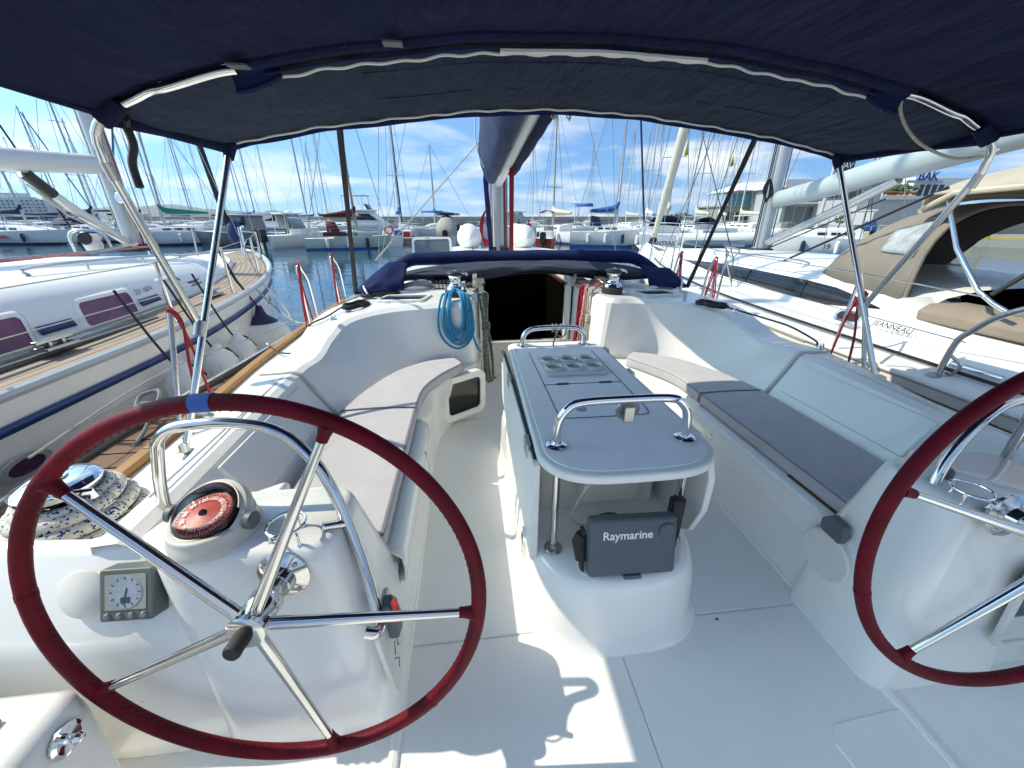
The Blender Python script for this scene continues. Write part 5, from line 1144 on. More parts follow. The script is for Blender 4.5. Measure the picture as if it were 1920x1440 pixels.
pw = MB().add(*ringpanel(rrect(-.13,.13,-.055,.055,.05), rrect(-.10,.10,-.035,.035,.033), -.01, .012), frame((2.80,2.98,.60),(0,-1,0),(.55,0,1))).obj('porthole', CHROME, RY_)
MB().prism(rrect(-.102,.102,-.037,.037,.033), -.002, .004, frame((2.80,2.98,.60),(0,-1,0),(.55,0,1))).obj('pane', mat('brown_glass', (.05,.02,.015), .1), pw)
MB().tube([(2.60,2.02,.525),(2.60,1.75,.525)], .02, 10).obj('genoa_car', CHROME, RY_)
for x, y in ((2.45,4.6),(2.5,6.0)): MB().box(x-.02,x+.02,y-.11,y+.11,.56,.575).box(x-.015,x+.015,y-.04,y-.02,.53,.565).box(x-.015,x+.015,y+.02,y+.04,.53,.565).obj('deck_cleat', CHROME, RY_, bevel=.004)
# cockpit well, dark companionway, seats
MB().box(3.46,5.15,-2,2.7,-.1,.28).obj('cockpit_sole', mat('cockpit_teak', (.2,.13,.08), .7, var=.3), RY_)
MB().box(3.46,3.85,-2,2.6,.28,.52).obj('cockpit_seat', RW, RY_, bevel=.03); MB().box(4.75,5.15,-2,2.6,.28,.52).obj('cockpit_seat', RW, RY_, bevel=.03)
MB().box(3.5,5.1,3.02,3.08,.28,.84).obj('bulkhead', RW, RY_, bevel=.02); MB().box(3.9,4.7,2.99,3.02,.2,.84).obj('companionway', DARK, RY_)
MB().box(3.56,3.84,2.95,3.015,.40,.74).obj('speaker_panel', BLACK, RY_, bevel=.02)
MB().prism(rrect(3.9,4.7,.9,2.1,.08), .28, .70).obj('cockpit_table', mat('table_dark', (.10,.105,.11), .5), RY_, bevel=.02)
# sprayhood
def hood(y, zt, w0, zb, n=18):
    r = []
    for i in range(n+1):
        a = pi*i/n; cx_ = math.copysign(abs(cos(a))**.55, cos(a)); r.append((CX - w0*cx_, y, zb + (zt-zb)*abs(sin(a))**.62))
    return r
hd = [hood(3.98,.92,.90,.84),hood(3.95,1.0,.93,.83),hood(3.76,1.28,.97,.81),hood(3.46,1.46,1.0,.77),hood(3.2,1.52,1.03,.72),hood(2.97,1.51,1.05,.69)]
HO = thing('sprayhood', 'beige canvas sprayhood with clear window on the right yacht', 'sprayhood', (4.3,3.0,.8))
rows = cross(hd, 5)
rows = [[(p[0]+.025*nz(p[1]*6,p[2]*6,1)+.012*nz(p[1]*15,p[2]*9,6), p[1]+.02*nz(p[0]*4,p[2]*6,2), p[2]+.016*nz(p[0]*6,p[1]*6,3)) for p in r] for r in rows]
MB().grid([r[:13] for r in rows]).obj('canvas', BEIGE, HO, smooth=60, solid=.008)
CV = bpy.data.materials.new('clear_panel'); CV.use_nodes = True; t = CV.node_tree; t.nodes.clear()
tr_ = t.nodes.new('ShaderNodeBsdfTransparent'); tr_.inputs[0].default_value = (.75,.77,.78,1); gs = t.nodes.new('ShaderNodeBsdfGlossy'); gs.inputs['Roughness'].default_value = .08
mxs = t.nodes.new('ShaderNodeMixShader'); mxs.inputs[0].default_value = .14; ou = t.nodes.new('ShaderNodeOutputMaterial')
t.links.new(tr_.outputs[0], mxs.inputs[1]); t.links.new(gs.outputs[0], mxs.inputs[2]); t.links.new(mxs.outputs[0], ou.inputs[0])
MB().grid([r[12:] for r in rows]).obj('far_side_panel', CV, HO, smooth=60)
for c_ in (12, 18): MB().tube([r[c_] for r in rows], .014, 6).obj('panel_hem', BEIGE, HO)
MB().grid([[(CX+(p[0]-CX)*.975, p[1]-.01, p[2]-.022) for p in r[:13]] for r in rows]).obj('hood_shade_sheet', mat('hood_shade_dark', (.075,.062,.048), .9, spec=.05), HO, smooth=60)  # dark-coloured sheet inside the canvas, painting in the shade under the hood
CLEAR = mat('clear_vinyl', (.17,.19,.21), .12, col2=(.42,.45,.47), vs=9)
def onhood(u, v):   # sample the hood: u along rows, v across
    i = u*(len(rows)-1); j = v*(len(rows[0])-1); i0, j0 = min(int(i),len(rows)-2), min(int(j),len(rows[0])-2)
    a = lerp(rows[i0][j0], rows[i0][j0+1], j-j0); c_ = lerp(rows[i0+1][j0], rows[i0+1][j0+1], j-j0); return lerp(a, c_, i-i0)
def patch(u0,u1,v0,v1,name,m,skew=0.0,dx=-.014,dz=.008):
    g = []
    for i in range(9):
        g.append([tuple(q + d for q, d in zip(onhood(u0+(u1-u0)*i/8, v0+(v1-v0)*j/8*(1-skew*(1-i/8))), (dx,0,dz))) for j in range(9)])
    return MB().grid(g).obj(name, m, HO, smooth=60, solid=.003)
patch(.68,.93,.10,.27,'side_window',CLEAR,.45); patch(.10,.42,.34,.66,'front_window',CLEAR,0,0,.014)
MB().tube([(p[0],p[1]-.004,p[2]) for p in rows[-1]], .016, 8).obj('hem', BEIGE, HO)
MB().tube([(p[0],p[1],p[2]+.0) for p in rows[0]], .012, 8).obj('hem', BEIGE, HO)
# rolled canopy stern side (dark underside) and bimini
BEIGEL = mat('beige_canvas_light', (.46,.40,.33), .85, col2=(.40,.35,.29), vs=4, bump=.25, bs=300, spec=.2)
BM = thing('bimini', 'beige canvas bimini over the cockpit of the right yacht', 'awning', (4.3,2,.7))
def bim(y, zt, w0, drop): return [(CX + w0*(-1+2*i/20), y, zt - drop*abs(-1+2*i/20)**3) for i in range(21)]
MB().grid(cross([bim(3.22,1.58,.90,.10),bim(3.14,1.70,.98,.14),bim(2.9,1.78,1.05,.20),bim(1.8,1.86,1.20,.24),bim(.4,1.88,1.25,.24)], 4)).obj('canvas', BEIGEL, BM, smooth=60, solid=.02)
MB().tube([(p[0],p[1],p[2]-.01) for p in bim(3.20,1.58,.93,.12)], .022, 10).obj('front_hem', mat('beige_light', (.50,.44,.35), .8), BM)
for sx in (-1,1): MB().tube([(CX+sx*.93,3.18,1.47),(CX+sx*1.05,2.9,1.575),(CX+sx*1.20,1.8,1.615),(CX+sx*1.25,.4,1.635)], .022, 8).obj('side_hem', mat('beige_light', (.5,.44,.35), .8), BM)
MB().tube([(3.33,3.0,1.55),(2.93,2.5,1.2),(2.90,2.26,.95),(2.885,2.14,.885),(2.88,2.05,.85)], .0155, 12).obj('frame_tube', CHROME, BM)
MB().tube([(5.64,2.78,1.52),(5.7,2.2,.9)], .0155, 10).obj('frame_tube', CHROME, BM)
MB().tube([(3.25,1.7,1.78),(2.93,2.2,.93)], .014, 8).obj('frame_tube', BLACK, BM)
MB().tube(spl([(2.5,1.3,1.02),(2.47,1.65,.98),(2.45,1.80,.90),(2.45,1.90,.78),(2.44,1.94,.70),(2.43,1.95,.49)], 5), .017, 10).obj('stern_rail', STEELD, RY_)
for x in (2.40,2.47): MB().lathe([(.035,0),(.036,.008),(.02,.02),(0,.022)], 12, (x,1.95,.478)).obj('rail_foot', STEELD, RY_)
MB().tube(spl([(2.44,1.94,.62),(2.49,1.90,.56),(2.50,1.93,.49)], 4), .01, 8).obj('rail_brace', STEELD, RY_)
MB().box(3.9,5.0,1.3,2.5,1.02,1.05, T(0,0,0)).obj('hatch_board', mat('olive_board', (.10,.085,.05), .6), RY_, bevel=.01)
# mast, boom, vang, furled sail, rigging
MB().tube([(4.4,6.35,.88),(4.4,6.42,16)], [.115,.105], 18).obj('mast', MASTG, RY_, label='grey mast')
MB().box(4.25,4.55,6.2,6.5,.86,.93).obj('mast_collar', RUBBER, RY_, bevel=.02)
MB().tube([(4.4,6.22,1.66),(4.4,5.2,1.80),(4.4,3.4,2.12),(4.4,1.2,2.5)], [.11,.125,.145,.145], 14, flat=1.1).obj('boom', mat('boom_blue_grey', (.36,.42,.44), .45), RY_, label='pale blue-grey boom')
MB().tube([(4.4,6.2,1.02),(4.4,5.0,1.52),(4.4,4.4,1.80)], .055, 10).obj('vang', ALU, RY_)
for dz in (.10,-.12): MB().tube([(4.42,6.2,1.0+dz*.6),(4.42,4.5,1.72+dz)], .010, 6).obj('vang_tackle', BLACK, RY_)
for dx in (-.14,-.17,.14): MB().tube([(4.4+dx,6.3,.95),(4.4+dx*.8,6.38,6),(4.4,6.42,15)], .010, 6).obj('halyard', BLACK if dx<0 else RGREY, RY_)
hk = MB()
for k in range(6): hk.tube(spl([(4.22,6.25,1.95),(4.18-.01*k,6.22,1.8),(4.20,6.2,1.62+.01*k),(4.25+.01*k,6.22,1.75)], 4, True), .012, 6, closed=True)
hk.obj('halyard_coil', BLACK, RY_)
MB().tube([(4.3,10.1,.95),(4.31,9.9,1.6),(4.33,9.2,3.8),(4.38,6.6,14)], [.06,.085,.12,.10], 12).obj('furled_genoa', mat('sail_cream', (.66,.62,.52), .8, col2=(.55,.51,.42), vs=5), RY_, label='rolled cream headsail')
MB().lathe([(.05,0),(.09,.03),(.09,.10),(.05,.14)], 12, (4.3,10.12,.80)).obj('furler_drum', BLACK, RY_)
MB().tube([(4.33,9.24,3.7),(4.35,8.0,3.3),(2.9,6.8,.62)], .008, 6).obj('jib_sheet', WIRED, RY_)
MB().tube([(4.33,9.24,3.7),(3.3,5.4,.86),(3.0,4.9,.6)], .008, 6).obj('jib_sheet', WIRED, RY_)
for s in (-1,1):
    MB().tube([(CX+s*1.55,5.95,.6),(CX+s*1.1,6.2,7.5),(4.4,6.4,15.5)], .006, 6).obj('shroud', WIRED, RY_)
    MB().tube([(CX+s*1.45,5.6,.6),(4.4,6.38,7.4)], .006, 6).obj('shroud', WIRED, RY_)
MB().tube([(3.2,4.35,.93),(2.1+1.2,3.0,1.62)], .012, 8).obj('hood_strap', BLACK, RY_)
tops = []
for y in (2.55,4.15,5.7,7.2,8.6):
    p = min(RSs, key=lambda q: abs(q[1]-y)); x = p[0]+.06
    MB().tube([(x,y,p[2]),(x+.02,y,p[2]+.58)], .0115, 8).obj('stanchion', STEEL, RY_); tops.append((x+.02,y,p[2]+.57))
for dz in (0,-.27): MB().tube([(a_[0],a_[1],a_[2]+dz) for a_ in [(2.45,1.9,.98)] + tops + [(3.7,9.4,1.22)]], .004, 6).obj('lifeline', STEEL, RY_)
MB().tube(spl([(3.62,9.25,.64),(3.64,9.3,1.2),(3.75,9.5,1.25),(4.12,10.35,1.28),(4.48,10.35,1.28),(4.85,9.5,1.25),(4.96,9.3,1.2),(4.98,9.25,.64)], 4), .0135, 8).obj('pulpit', STEEL, RY_)
for x, y in ((3.85,9.75),(4.75,9.75),(4.1,10.25)): MB().tube([(x,y-.05,.66),(x,y,1.26)], .012, 8).obj('pulpit_post', STEEL, RY_)
MB().tube(spl([(3.66,9.3,.95),(3.8,9.6,.97),(4.12,10.3,.98)], 4), .011, 8).obj('pulpit_rail', STEEL, RY_)
MB().tube(spl([(3.15,4.0,.90),(3.16,4.0,.96),(3.20,5.0,.955),(3.28,5.8,.93),(3.29,5.82,.87)], 4), .010, 8).obj('grab_rail', STEEL, RY_)
p = tops[1]
MB().tube(spl([(p[0],p[1],p[2]),(p[0]-.05,p[1]-.03,p[2]+.05),(p[0]+.06,p[1]-.1,p[2]+.03),(p[0]+.03,p[1]-.05,p[2]-.05),(p[0]-.02,p[1],p[2]-.02),(p[0]+.05,p[1]-.12,p[2]-.35)], 5), .008, 6).obj('tied_line', RWHITE, RY_)
MB().tube(spl([(tops[0][0],tops[0][1],tops[0][2]),(tops[0][0]-.1,tops[0][1]-.3,.62),(tops[0][0]-.13,tops[0][1]-.42,.5)], 4), .009, 6).obj('tied_line', RWHITE, RY_)
# ================================================================== harbour beyond: layout by bearing and distance from the helm
def spot(u, f, z=-.6):
    """u: picture column of the bearing, f: metres ahead of the helm"""
    r = f*(u-960)/785.6; c_, s_ = cos(radians(6.4)), sin(radians(6.4))
    return (-.507 + r*c_ + f*s_, f*c_ - r*s_, z)
def zat(y, f): return 1.4 - (y-408)*f/856.0       # height seen at picture row y, f metres ahead
HWHITE = mat('boat_white', (.78,.78,.75), .35, var=.05, vs=.6); HBLUE = mat('boat_pale_blue', (.50,.56,.64), .35); HCREAM = mat('boat_cream', (.66,.63,.52), .4)
HGREEN = mat('boat_pale_green', (.52,.58,.50), .4, var=.08, vs=1); HRED = mat('boat_red', (.45,.04,.02), .45); HGREY = mat('boat_grey', (.16,.165,.17), .45)
CDECK = mat('boat_deck', (.72,.72,.70), .5); CWIN = mat('boat_window', (.02,.025,.035), .1)
CNAVY = mat('cover_navy', (.012,.022,.075), .8); CBLUE = mat('cover_blue', (.012,.10,.36), .8); CGREEN = mat('cover_green', (.012,.22,.16), .8); CWINE = mat('cover_wine', (.13,.018,.022), .8)
CCREAM = mat('cover_cream', (.58,.53,.42), .8); CGREY = mat('cover_grey', (.40,.38,.34), .8, var=.2, vs=2); CRED = mat('cover_red', (.55,.035,.045), .7)
MSTL = mat('mast_pale', (.52,.53,.52), .45); MSTW = mat('mast_wood', (.42,.33,.22), .5); STY = mat('stay_wire', (.20,.22,.25), .5)
def hullparts(T_, root, L, B, fb, hm, stripe=None, transom=.8, bow_rake=.6, depth=.25):
    def sec(t):   # t 0 stern .. 1 bow
        w_ = B/2*(transom + (1-transom)*min(1,t*2.2))*(1 - max(0,(t-.45)/.55)**2.2)
        z = fb*(1 + .22*max(0,t-.4)/.6)
        return max(w_,.015), z, -L/2 + L*t
    port, star = [], []
    rows = []
    for i in range(17):
        w_, z, x = sec(i/16)
        rk = bow_rake*max(0,(i/16-.7)/.3)
        rows.append([(x+rk*.0,w_,z),(x-rk*.25,w_*.97,z*.55),(x-rk*.6,w_*.85,z*.1),(x-rk,w_*.55,-depth),(x-rk,-w_*.55,-depth),(x-rk*.6,-w_*.85,z*.1),(x-rk*.25,-w_*.97,z*.55),(x,-w_,z)])
    h = MB().loft(rows, False, False, T_); h.loft([[tuple(T_ @ Vector(p)) for p in rows[0]]], True, False)
    h.f.append(tuple(range(8))); h.mi.append(0)
    h.obj('hull', hm, root, smooth=40)
    MB().grid([[(sec(i/16)[2], sec(i/16)[0]*.98, sec(i/16)[1]-.01) for i in range(17)], [(sec(i/16)[2], -sec(i/16)[0]*.98, sec(i/16)[1]-.01) for i in range(17)]], T_).obj('deck', CDECK, root, smooth=0)
    if stripe:
        for s in (-1,1): MB().grid([[(sec(i/16)[2]-.05*bow_rake*max(0,(i/16-.7)/.3), s*(sec(i/16)[0]+.012), sec(i/16)[1]*.86), (sec(i/16)[2]-.07*bow_rake*max(0,(i/16-.7)/.3), s*(sec(i/16)[0]*.993+.012), sec(i/16)[1]*.78)] for i in range(17)], T_).obj('stripe', stripe, root)
    return sec
def far_yacht(u, f, head, L, label, hm=None, cover=None, mast_h=11, mastm=None, jib=None, stripe=None, hood_=None, awning=None, boomdir=0, fb=.95, B=None, group='yachts moored across the harbour', stays=True, spre=2, rake=0.0):
    hm = hm or HWHITE; mastm = mastm or MSTL; B = B or L*.31
    p = spot(u, f); root = thing('sailing_yacht', label, 'sailboat', p, group)
    T_ = Matrix.Translation(p) @ RZ(head)
    sec = hullparts(T_, root, L, B, fb, hm, stripe)
    cr = [[(x, B*k*.5, z) for k, z in ((.62,fb),(.55,fb+h),(.0,fb+h+.08),(-.55,fb+h),(-.62,fb))] for x, h in ((-L*.18,.42),(L*.02,.42),(L*.16,.34),(L*.27,.06))]
    MB().grid(cr, T_).obj('coachroof', hm if hm is not HRED else HWHITE, root, smooth=40)
    MB().add([(-L*.18,B*.31,fb),(-L*.18,B*.275,fb+.42),(-L*.18,0,fb+.5),(-L*.18,-B*.275,fb+.42),(-L*.18,-B*.31,fb)], [(0,1,2,3,4)], T_).obj('cabin_bulkhead', CDECK, root, smooth=0)
    for s in (-1,1):
        for x0 in (-.13,-.04,.05): MB().box(L*x0, L*(x0+.06), min(s*B*.286,s*B*.302), max(s*B*.286,s*B*.302), fb+.16, fb+.29, T_).obj('window', CWIN, root)
    mx_ = L*.10
    MB().tube([(mx_,0,fb+.3),(mx_-rake,0,fb+mast_h)], [.085,.065], 8, m=T_).obj('mast', mastm, root)
    for k in range(spre):
        z = fb + mast_h*(.36+.32*k); MB().tube([(mx_-.05,-.75+.15*k,z),(mx_,0,z+.02),(mx_-.05,.75-.15*k,z)], .028, 6, m=T_).obj('spreader', mastm, root)
    BM_ = T_ @ T(mx_,0,0) @ RZ(boomdir)
    MB().tube([(-.1,0,fb+1.25),(-L*.36,0,fb+1.32)], .06, 8, m=BM_).obj('boom', mastm, root)
    if cover: MB().tube([(.04,0,fb+2.0),(-.06,0,fb+1.75),(-.3,0,fb+1.55),(-L*.18,0,fb+1.48),(-L*.36,0,fb+1.40)], [.08,.15,.22,.17,.09], 10, m=BM_).obj('sail_cover', cover, root)
    if jib is not None: MB().tube([(L*.46,0,fb+.35),(mx_+.15,0,fb+mast_h*.95)], [.07,.06], 8, m=T_).obj('furled_jib', jib, root)
    if stays:
        MB().tube([(L*.47,0,fb+.2),(mx_,0,fb+mast_h)], .02, 4, m=T_).obj('forestay', STY, root)
        MB().tube([(-L*.48,0,fb),(mx_,0,fb+mast_h)], .02, 4, m=T_).obj('backstay', STY, root)
        for s in (-1,1): MB().tube([(mx_-.2,s*B*.45,fb),(mx_-.05,s*.7,fb+mast_h*.4),(mx_,0,fb+mast_h*.96)], .02, 4, m=T_).obj('shroud', STY, root)
    if hood_: MB().grid([[(x,B*.29*cos(a),fb+.4+h*sin(a)**.6) for a in [pi*i/10 for i in range(11)]] for x, h in ((-L*.10,.05),(-L*.14,.6),(-L*.24,.68))], T_).obj('sprayhood', hood_, root, solid=.02)
    if awning:
        MB().grid([[(x,B*.36*k,fb+1.9-.18*k*k) for k in (-1,-.5,0,.5,1)] for x in (-L*.24,-L*.46)], T_).obj('awning', awning, root, solid=.03)
        for s in (-1,1):
            for x in (-L*.25,-L*.45): MB().rod(tuple(T_ @ Vector((x,s*B*.35,fb))), tuple(T_ @ Vector((x,s*B*.35,fb+1.73))), .018, 5).obj('awning_pole', MSTL, root)
    pl_ = [(L*.36,B*.24,fb*1.12),(L*.37,B*.25,fb*1.12+.6),(L*.49,.06,fb*1.2+.6),(L*.49,-.06,fb*1.2+.6),(L*.37,-B*.25,fb*1.12+.6),(L*.36,-B*.24,fb*1.12)]
    MB().tube(pl_, .018, 5, m=T_).obj('pulpit', MSTL, root)
    MB().tube([(-L*.36,B*.44,fb),(-L*.36,B*.44,fb+.62),(-L*.49,B*.38,fb+.62),(-L*.49,-B*.38,fb+.62),(-L*.36,-B*.44,fb+.62),(-L*.36,-B*.44,fb)], .018, 5, m=T_).obj('pushpit', MSTL, root)
    for s in (-1,1):
        MB().tube([(L*.37,s*B*.25,fb*1.12+.58),(0,s*B*.47,fb+.60),(-L*.36,s*B*.44,fb+.6)], .009, 4, m=T_).obj('lifeline', STY, root)
        for x, wy in ((L*.2,.40),(0,.47),(-L*.2,.46)): MB().tube([(x,s*B*wy,fb),(x,s*B*wy,fb+.6)], .014, 4, m=T_).obj('stanchion', MSTL, root)
    for s in (-1,1):
        MB().grid([[(sec(i/16)[2]-.55*.6*max(0,(i/16-.7)/.3), s*(sec(i/16)[0]*.87+.02), fb*.16), (sec(i/16)[2]-.6*max(0,(i/16-.7)/.3), s*(sec(i/16)[0]*.83+.02), -.02)] for i in range(17)], T_).obj('boot_stripe', CNAVY if L > 6 else CBLUE, root)
        if f < 50:
            for x in (-.25,-.02,.2):
                w_ = sec(x+.5)[0]
                MB().lathe([(.02,.36),(.10,.28),(.11,0),(.10,-.22),(.02,-.3)], 10, (L*x, s*(w_+.10), fb*.55), m=T_).obj('hull_fender', FW if x < 0 else CNAVY, root)
    return root, T_
def lettering(root, T_, txt, size, x, y, z, face, name='lettering', m=None):
    # face: +1 lettering on the +y side, -1 on the -y side, 0 on the stern
    if face == 0: M_ = T_ @ frame((x,y,z), (0,-1,0), (0,0,1))
    else: M_ = T_ @ frame((x,y,z), (-face,0,0), (0,0,1))
    MB().text(txt, size, M_, bold=True).obj(name, m or mat('navy_print', (.03,.04,.16), .5), root, smooth=0)
def motorboat(u, f, head, L, label, hm=None, cabin='hardtop', outboards=2, fb=.9, B=None, canvas=None, stripe=None, group='motor boats moored across the harbour'):
    hm = hm or HWHITE; B = B or L*.34; p = spot(u, f)
    root = thing('motor_boat', label, 'motorboat', p, group); T_ = Matrix.Translation(p) @ RZ(head)
    hullparts(T_, root, L, B, fb, hm, stripe, .9, .9)
    if cabin == 'hardtop':
        MB().prism([(-L*.05,-B*.36),(L*.2,-B*.30),(L*.3,0),(L*.2,B*.30),(-L*.05,B*.36)], fb, fb+.45, T_).obj('console', HWHITE, root, bevel=.06)
        for i, (y0,y1) in enumerate(((-.34,-.05),(.05,.34))): MB().add([(L*.02,B*y0,fb+.45),(L*.02,B*y1,fb+.45),(-L*.06,B*y1,fb+1.35),(-L*.06,B*y0,fb+1.35)], [(0,1,2,3)], T_).obj('windscreen', mat('pale_glass', (.30,.36,.40), .1), root, solid=.02)
        for s in (-1,1): MB().add([(L*.02,s*B*.35,fb+.4),(-L*.18,s*B*.36,fb+.4),(-L*.20,s*B*.34,fb+1.35),(-L*.06,s*B*.34,fb+1.35)], [(0,1,2,3)], T_).obj('side_glass', mat('pale_glass', (.3,.36,.4), .1), root, solid=.02)
        MB().prism(rrect(-L*.27,L*.02,-B*.37,B*.37,.25), fb+1.36, fb+1.47, T_).obj('hardtop', HWHITE, root, bevel=.04)
        MB().lathe([(.22,0),(.24,.05),(.15,.14),(0,.16)], 12, (-L*.1,0,fb+1.47), m=T_).obj('radar_dome', HWHITE, root)
        for s in (-1,1):
            for x in (-L*.25,-L*.06): MB().rod(tuple(T_ @ Vector((x,s*B*.33,fb))), tuple(T_ @ Vector((x,s*B*.33,fb+1.4))), .03, 6).obj('post', HWHITE, root)
    elif cabin == 'wheelhouse':
        MB().loft([[(x,y,z) for x,y,z in ((-L*.22,-B*.38,fb),(L*.16,-B*.36,fb),(L*.16,B*.36,fb),(-L*.22,B*.38,fb))], [(-L*.21,-B*.36,fb+.5),(L*.15,-B*.34,fb+.5),(L*.15,B*.34,fb+.5),(-L*.21,B*.36,fb+.5)], [(-L*.19,-B*.32,fb+1.25),(L*.04,-B*.28,fb+1.25),(L*.04,B*.28,fb+1.25),(-L*.19,B*.32,fb+1.25)]], m=T_).obj('wheelhouse', HGREY if hm is HGREY else HWHITE, root, bevel=.04)
        for s in (-1,1):
            for x0, x1 in ((-.17,-.06),(-.04,.06)): MB().add([(L*x0,s*(B*.36+.012),fb+.58),(L*x1,s*(B*.345+.012),fb+.58),(L*(x1-.03),s*(B*.30+.012),fb+1.15),(L*x0,s*(B*.325+.012),fb+1.15)], [(0,1,2,3)], T_).obj('window', CWIN, root, solid=.02)
        MB().prism(rrect(-L*.24,L*.06,-B*.34,B*.34,.2), fb+1.255, fb+1.34, T_).obj('roof', HWHITE, root, bevel=.03)
    elif cabin == 'flybridge':
        MB().loft([[(-L*.28,-B*.40,fb),(L*.22,-B*.34,fb),(L*.22,B*.34,fb),(-L*.28,B*.40,fb)], [(-L*.26,-B*.38,fb+1.5),(L*.02,-B*.33,fb+1.5),(L*.02,B*.33,fb+1.5),(-L*.26,B*.38,fb+1.5)]], m=T_).obj('saloon', HWHITE, root, bevel=.05)
        for s in (-1,1): MB().add([(-L*.24,s*(B*.395),fb+.6),(L*.12,s*(B*.365),fb+.6),(L*.02,s*(B*.345),fb+1.25),(-L*.24,s*(B*.39),fb+1.25)], [(0,1,2,3)], T_).obj('window', CWIN, root, solid=.02)
        MB().prism(rrect(-L*.36,L*.05,-B*.42,B*.42,.4), fb+1.5, fb+1.72, T_).obj('flybridge', HWHITE, root, bevel=.06)
        MB().prism(rrect(-L*.34,-L*.02,-B*.38,B*.38,.3), fb+3.15, fb+3.27, T_).obj('flybridge_top', HWHITE, root, bevel=.04)
        for s in (-1,1):
            for x in (-L*.31,-L*.05): MB().rod(tuple(T_ @ Vector((x,s*B*.33,fb+1.7))), tuple(T_ @ Vector((x,s*B*.33,fb+3.2))), .035, 6).obj('post', MSTL, root)
        MB().add([(-L*.0,-B*.3,fb+1.72),(-L*.0,B*.3,fb+1.72),(-L*.04,B*.3,fb+2.3),(-L*.04,-B*.3,fb+2.3)], [(0,1,2,3)], T_).obj('fly_windscreen', CWIN, root, solid=.02)
    elif cabin == 'covered':
        MB().loft([[(x,y*B*.47*k,z) for y,z in ((-1,fb),(-.9,fb+h*.7),(-.45,fb+h),(0,fb+h*1.06),(.45,fb+h),(.9,fb+h*.7),(1,fb))] for x,h,k in ((-L*.46,.25,.95),(-L*.30,1.15,1),(-L*.05,1.3,1),(L*.12,1.1,.92),(L*.36,.25,.5))], True, True, T_).obj('canvas_cover', canvas or CGREY, root, smooth=50)
        MB().prism(rrect(-L*.26,L*.06,-B*.34,B*.34,.25), fb+1.36, fb+1.52, T_).obj('cover_top', CNAVY, root, bevel=.05)
    elif cabin == 'open':
        MB().prism([(-L*.02,-B*.30),(L*.2,-B*.25),(L*.32,0),(L*.2,B*.25),(-L*.02,B*.30)], fb, fb+.30, T_).obj('foredeck_cabin', HWHITE, root, bevel=.05)
        MB().add([(L*.14,-B*.28,fb+.28),(L*.14,B*.28,fb+.28),(L*.04,B*.30,fb+.75),(L*.04,-B*.30,fb+.75)], [(0,1,2,3)], T_).obj('windscreen', mat('pale_glass', (.3,.36,.4), .1), root, solid=.02)
        for y in (-.2,.2): MB().box(-L*.2,-L*.08,B*y-.25,B*y+.25,fb-.1,fb+.45,T_).obj('seat', HWHITE, root, bevel=.05)
    if canvas and cabin != 'covered':
        MB().grid([[(x,B*.36*k,fb+1.75-.15*k*k) for k in (-1,-.5,0,.5,1)] for x in (-L*.30,-L*.12,L*.04)], T_).obj('canopy', canvas, root, solid=.03)
        for s in (-1,1):
            for x in (-L*.28,L*.02): MB().rod(tuple(T_ @ Vector((x,s*B*.34,fb))), tuple(T_ @ Vector((x,s*B*.34,fb+1.6))), .02, 5).obj('canopy_pole', MSTL, root)
    for k in range(outboards):
        y = (k-(outboards-1)/2)*.62
        ob = MB().loft([[(x-L*.5-.42,y+w_*yy,z) for x,yy in ((0,-1),(.42,-1),(.5,0),(.42,1),(0,1))] for z,w_ in ((fb*.55,.14),(fb*.7,.19),(fb+.28,.19),(fb+.42,.12))], m=T_).obj('outboard', BLACK, root, bevel=.04)
        MB().box(-L*.5-.30,-L*.5-.12,y-.06,y+.06,-.3,fb*.56,T_).obj('outboard_leg', BLACK, ob, bevel=.02)
    pl_ = [(L*.05,B*.42,fb*1.02),(L*.06,B*.42,fb*1.05+.45),(L*.46,.10,fb*1.2+.5),(L*.46,-.10,fb*1.2+.5),(L*.06,-B*.42,fb*1.05+.45),(L*.05,-B*.42,fb*1.02)]
    MB().tube(pl_, .018, 5, m=T_).obj('bow_rail', MSTL, root)
    return root, T_
# --- port side row
r_, T_ = far_yacht(25, 34, -12, 10.5, 'white yacht numbered 19 with red emblem at the far left', stripe=None, cover=CNAVY, jib=CNAVY, awning=CBLUE, mast_h=12, rake=.3)
lettering(r_, T_, '19', .42, 2.2, -1.56, .62, -1)
MB().prism([(-.7,0),(-.3,.13),(0,.05),(.3,.15),(.75,.0),(.3,-.15),(0,-.08),(-.35,-.14)], 0, .01, T_ @ frame((.45,-1.66,.60),(1,0,0),(0,0,1))).obj('emblem', mat('red_print', (.5,.03,.05), .5), r_, smooth=0)
far_yacht(160, 37, -14, 10.0, 'pale blue yacht with thin blue lines behind the left mast', hm=HBLUE, stripe=CBLUE, cover=CNAVY, mast_h=12, hood_=CNAVY)
far_yacht(330, 33, -158, 8.2, 'grey-white yacht with a green sail cover', hm=HWHITE, cover=CGREEN, jib=mat('jib_teal', (.03,.20,.22), .8), mast_h=11, boomdir=4, rake=.4)
far_yacht(250, 52, 10, 9.5, 'distant yacht with navy covers left of the green sail cover', cover=CNAVY, awning=CNAVY, mast_h=12, spre=1)
far_yacht(370, 60, 160, 10, 'distant white yacht with red and blue stripes beyond the green cover', stripe=CWINE, cover=CCREAM, mast_h=13, spre=1)
far_yacht(100, 58, 12, 11, 'distant yacht showing a navy jib over the boat numbered 19', cover=CNAVY, jib=CNAVY, mast_h=14, spre=2)
far_yacht(-10, 62, 8, 11, 'distant yacht half cut by the left picture edge', cover=CBLUE, mast_h=14)
far_yacht(200, 70, 170, 11, 'distant bare-masted yacht seen beside the left boom vang', cover=None, mast_h=15)
motorboat(440, 33, 172, 8.2, 'dark grey motor cruiser with tinted wheelhouse', hm=HGREY, cabin='wheelhouse', outboards=2)
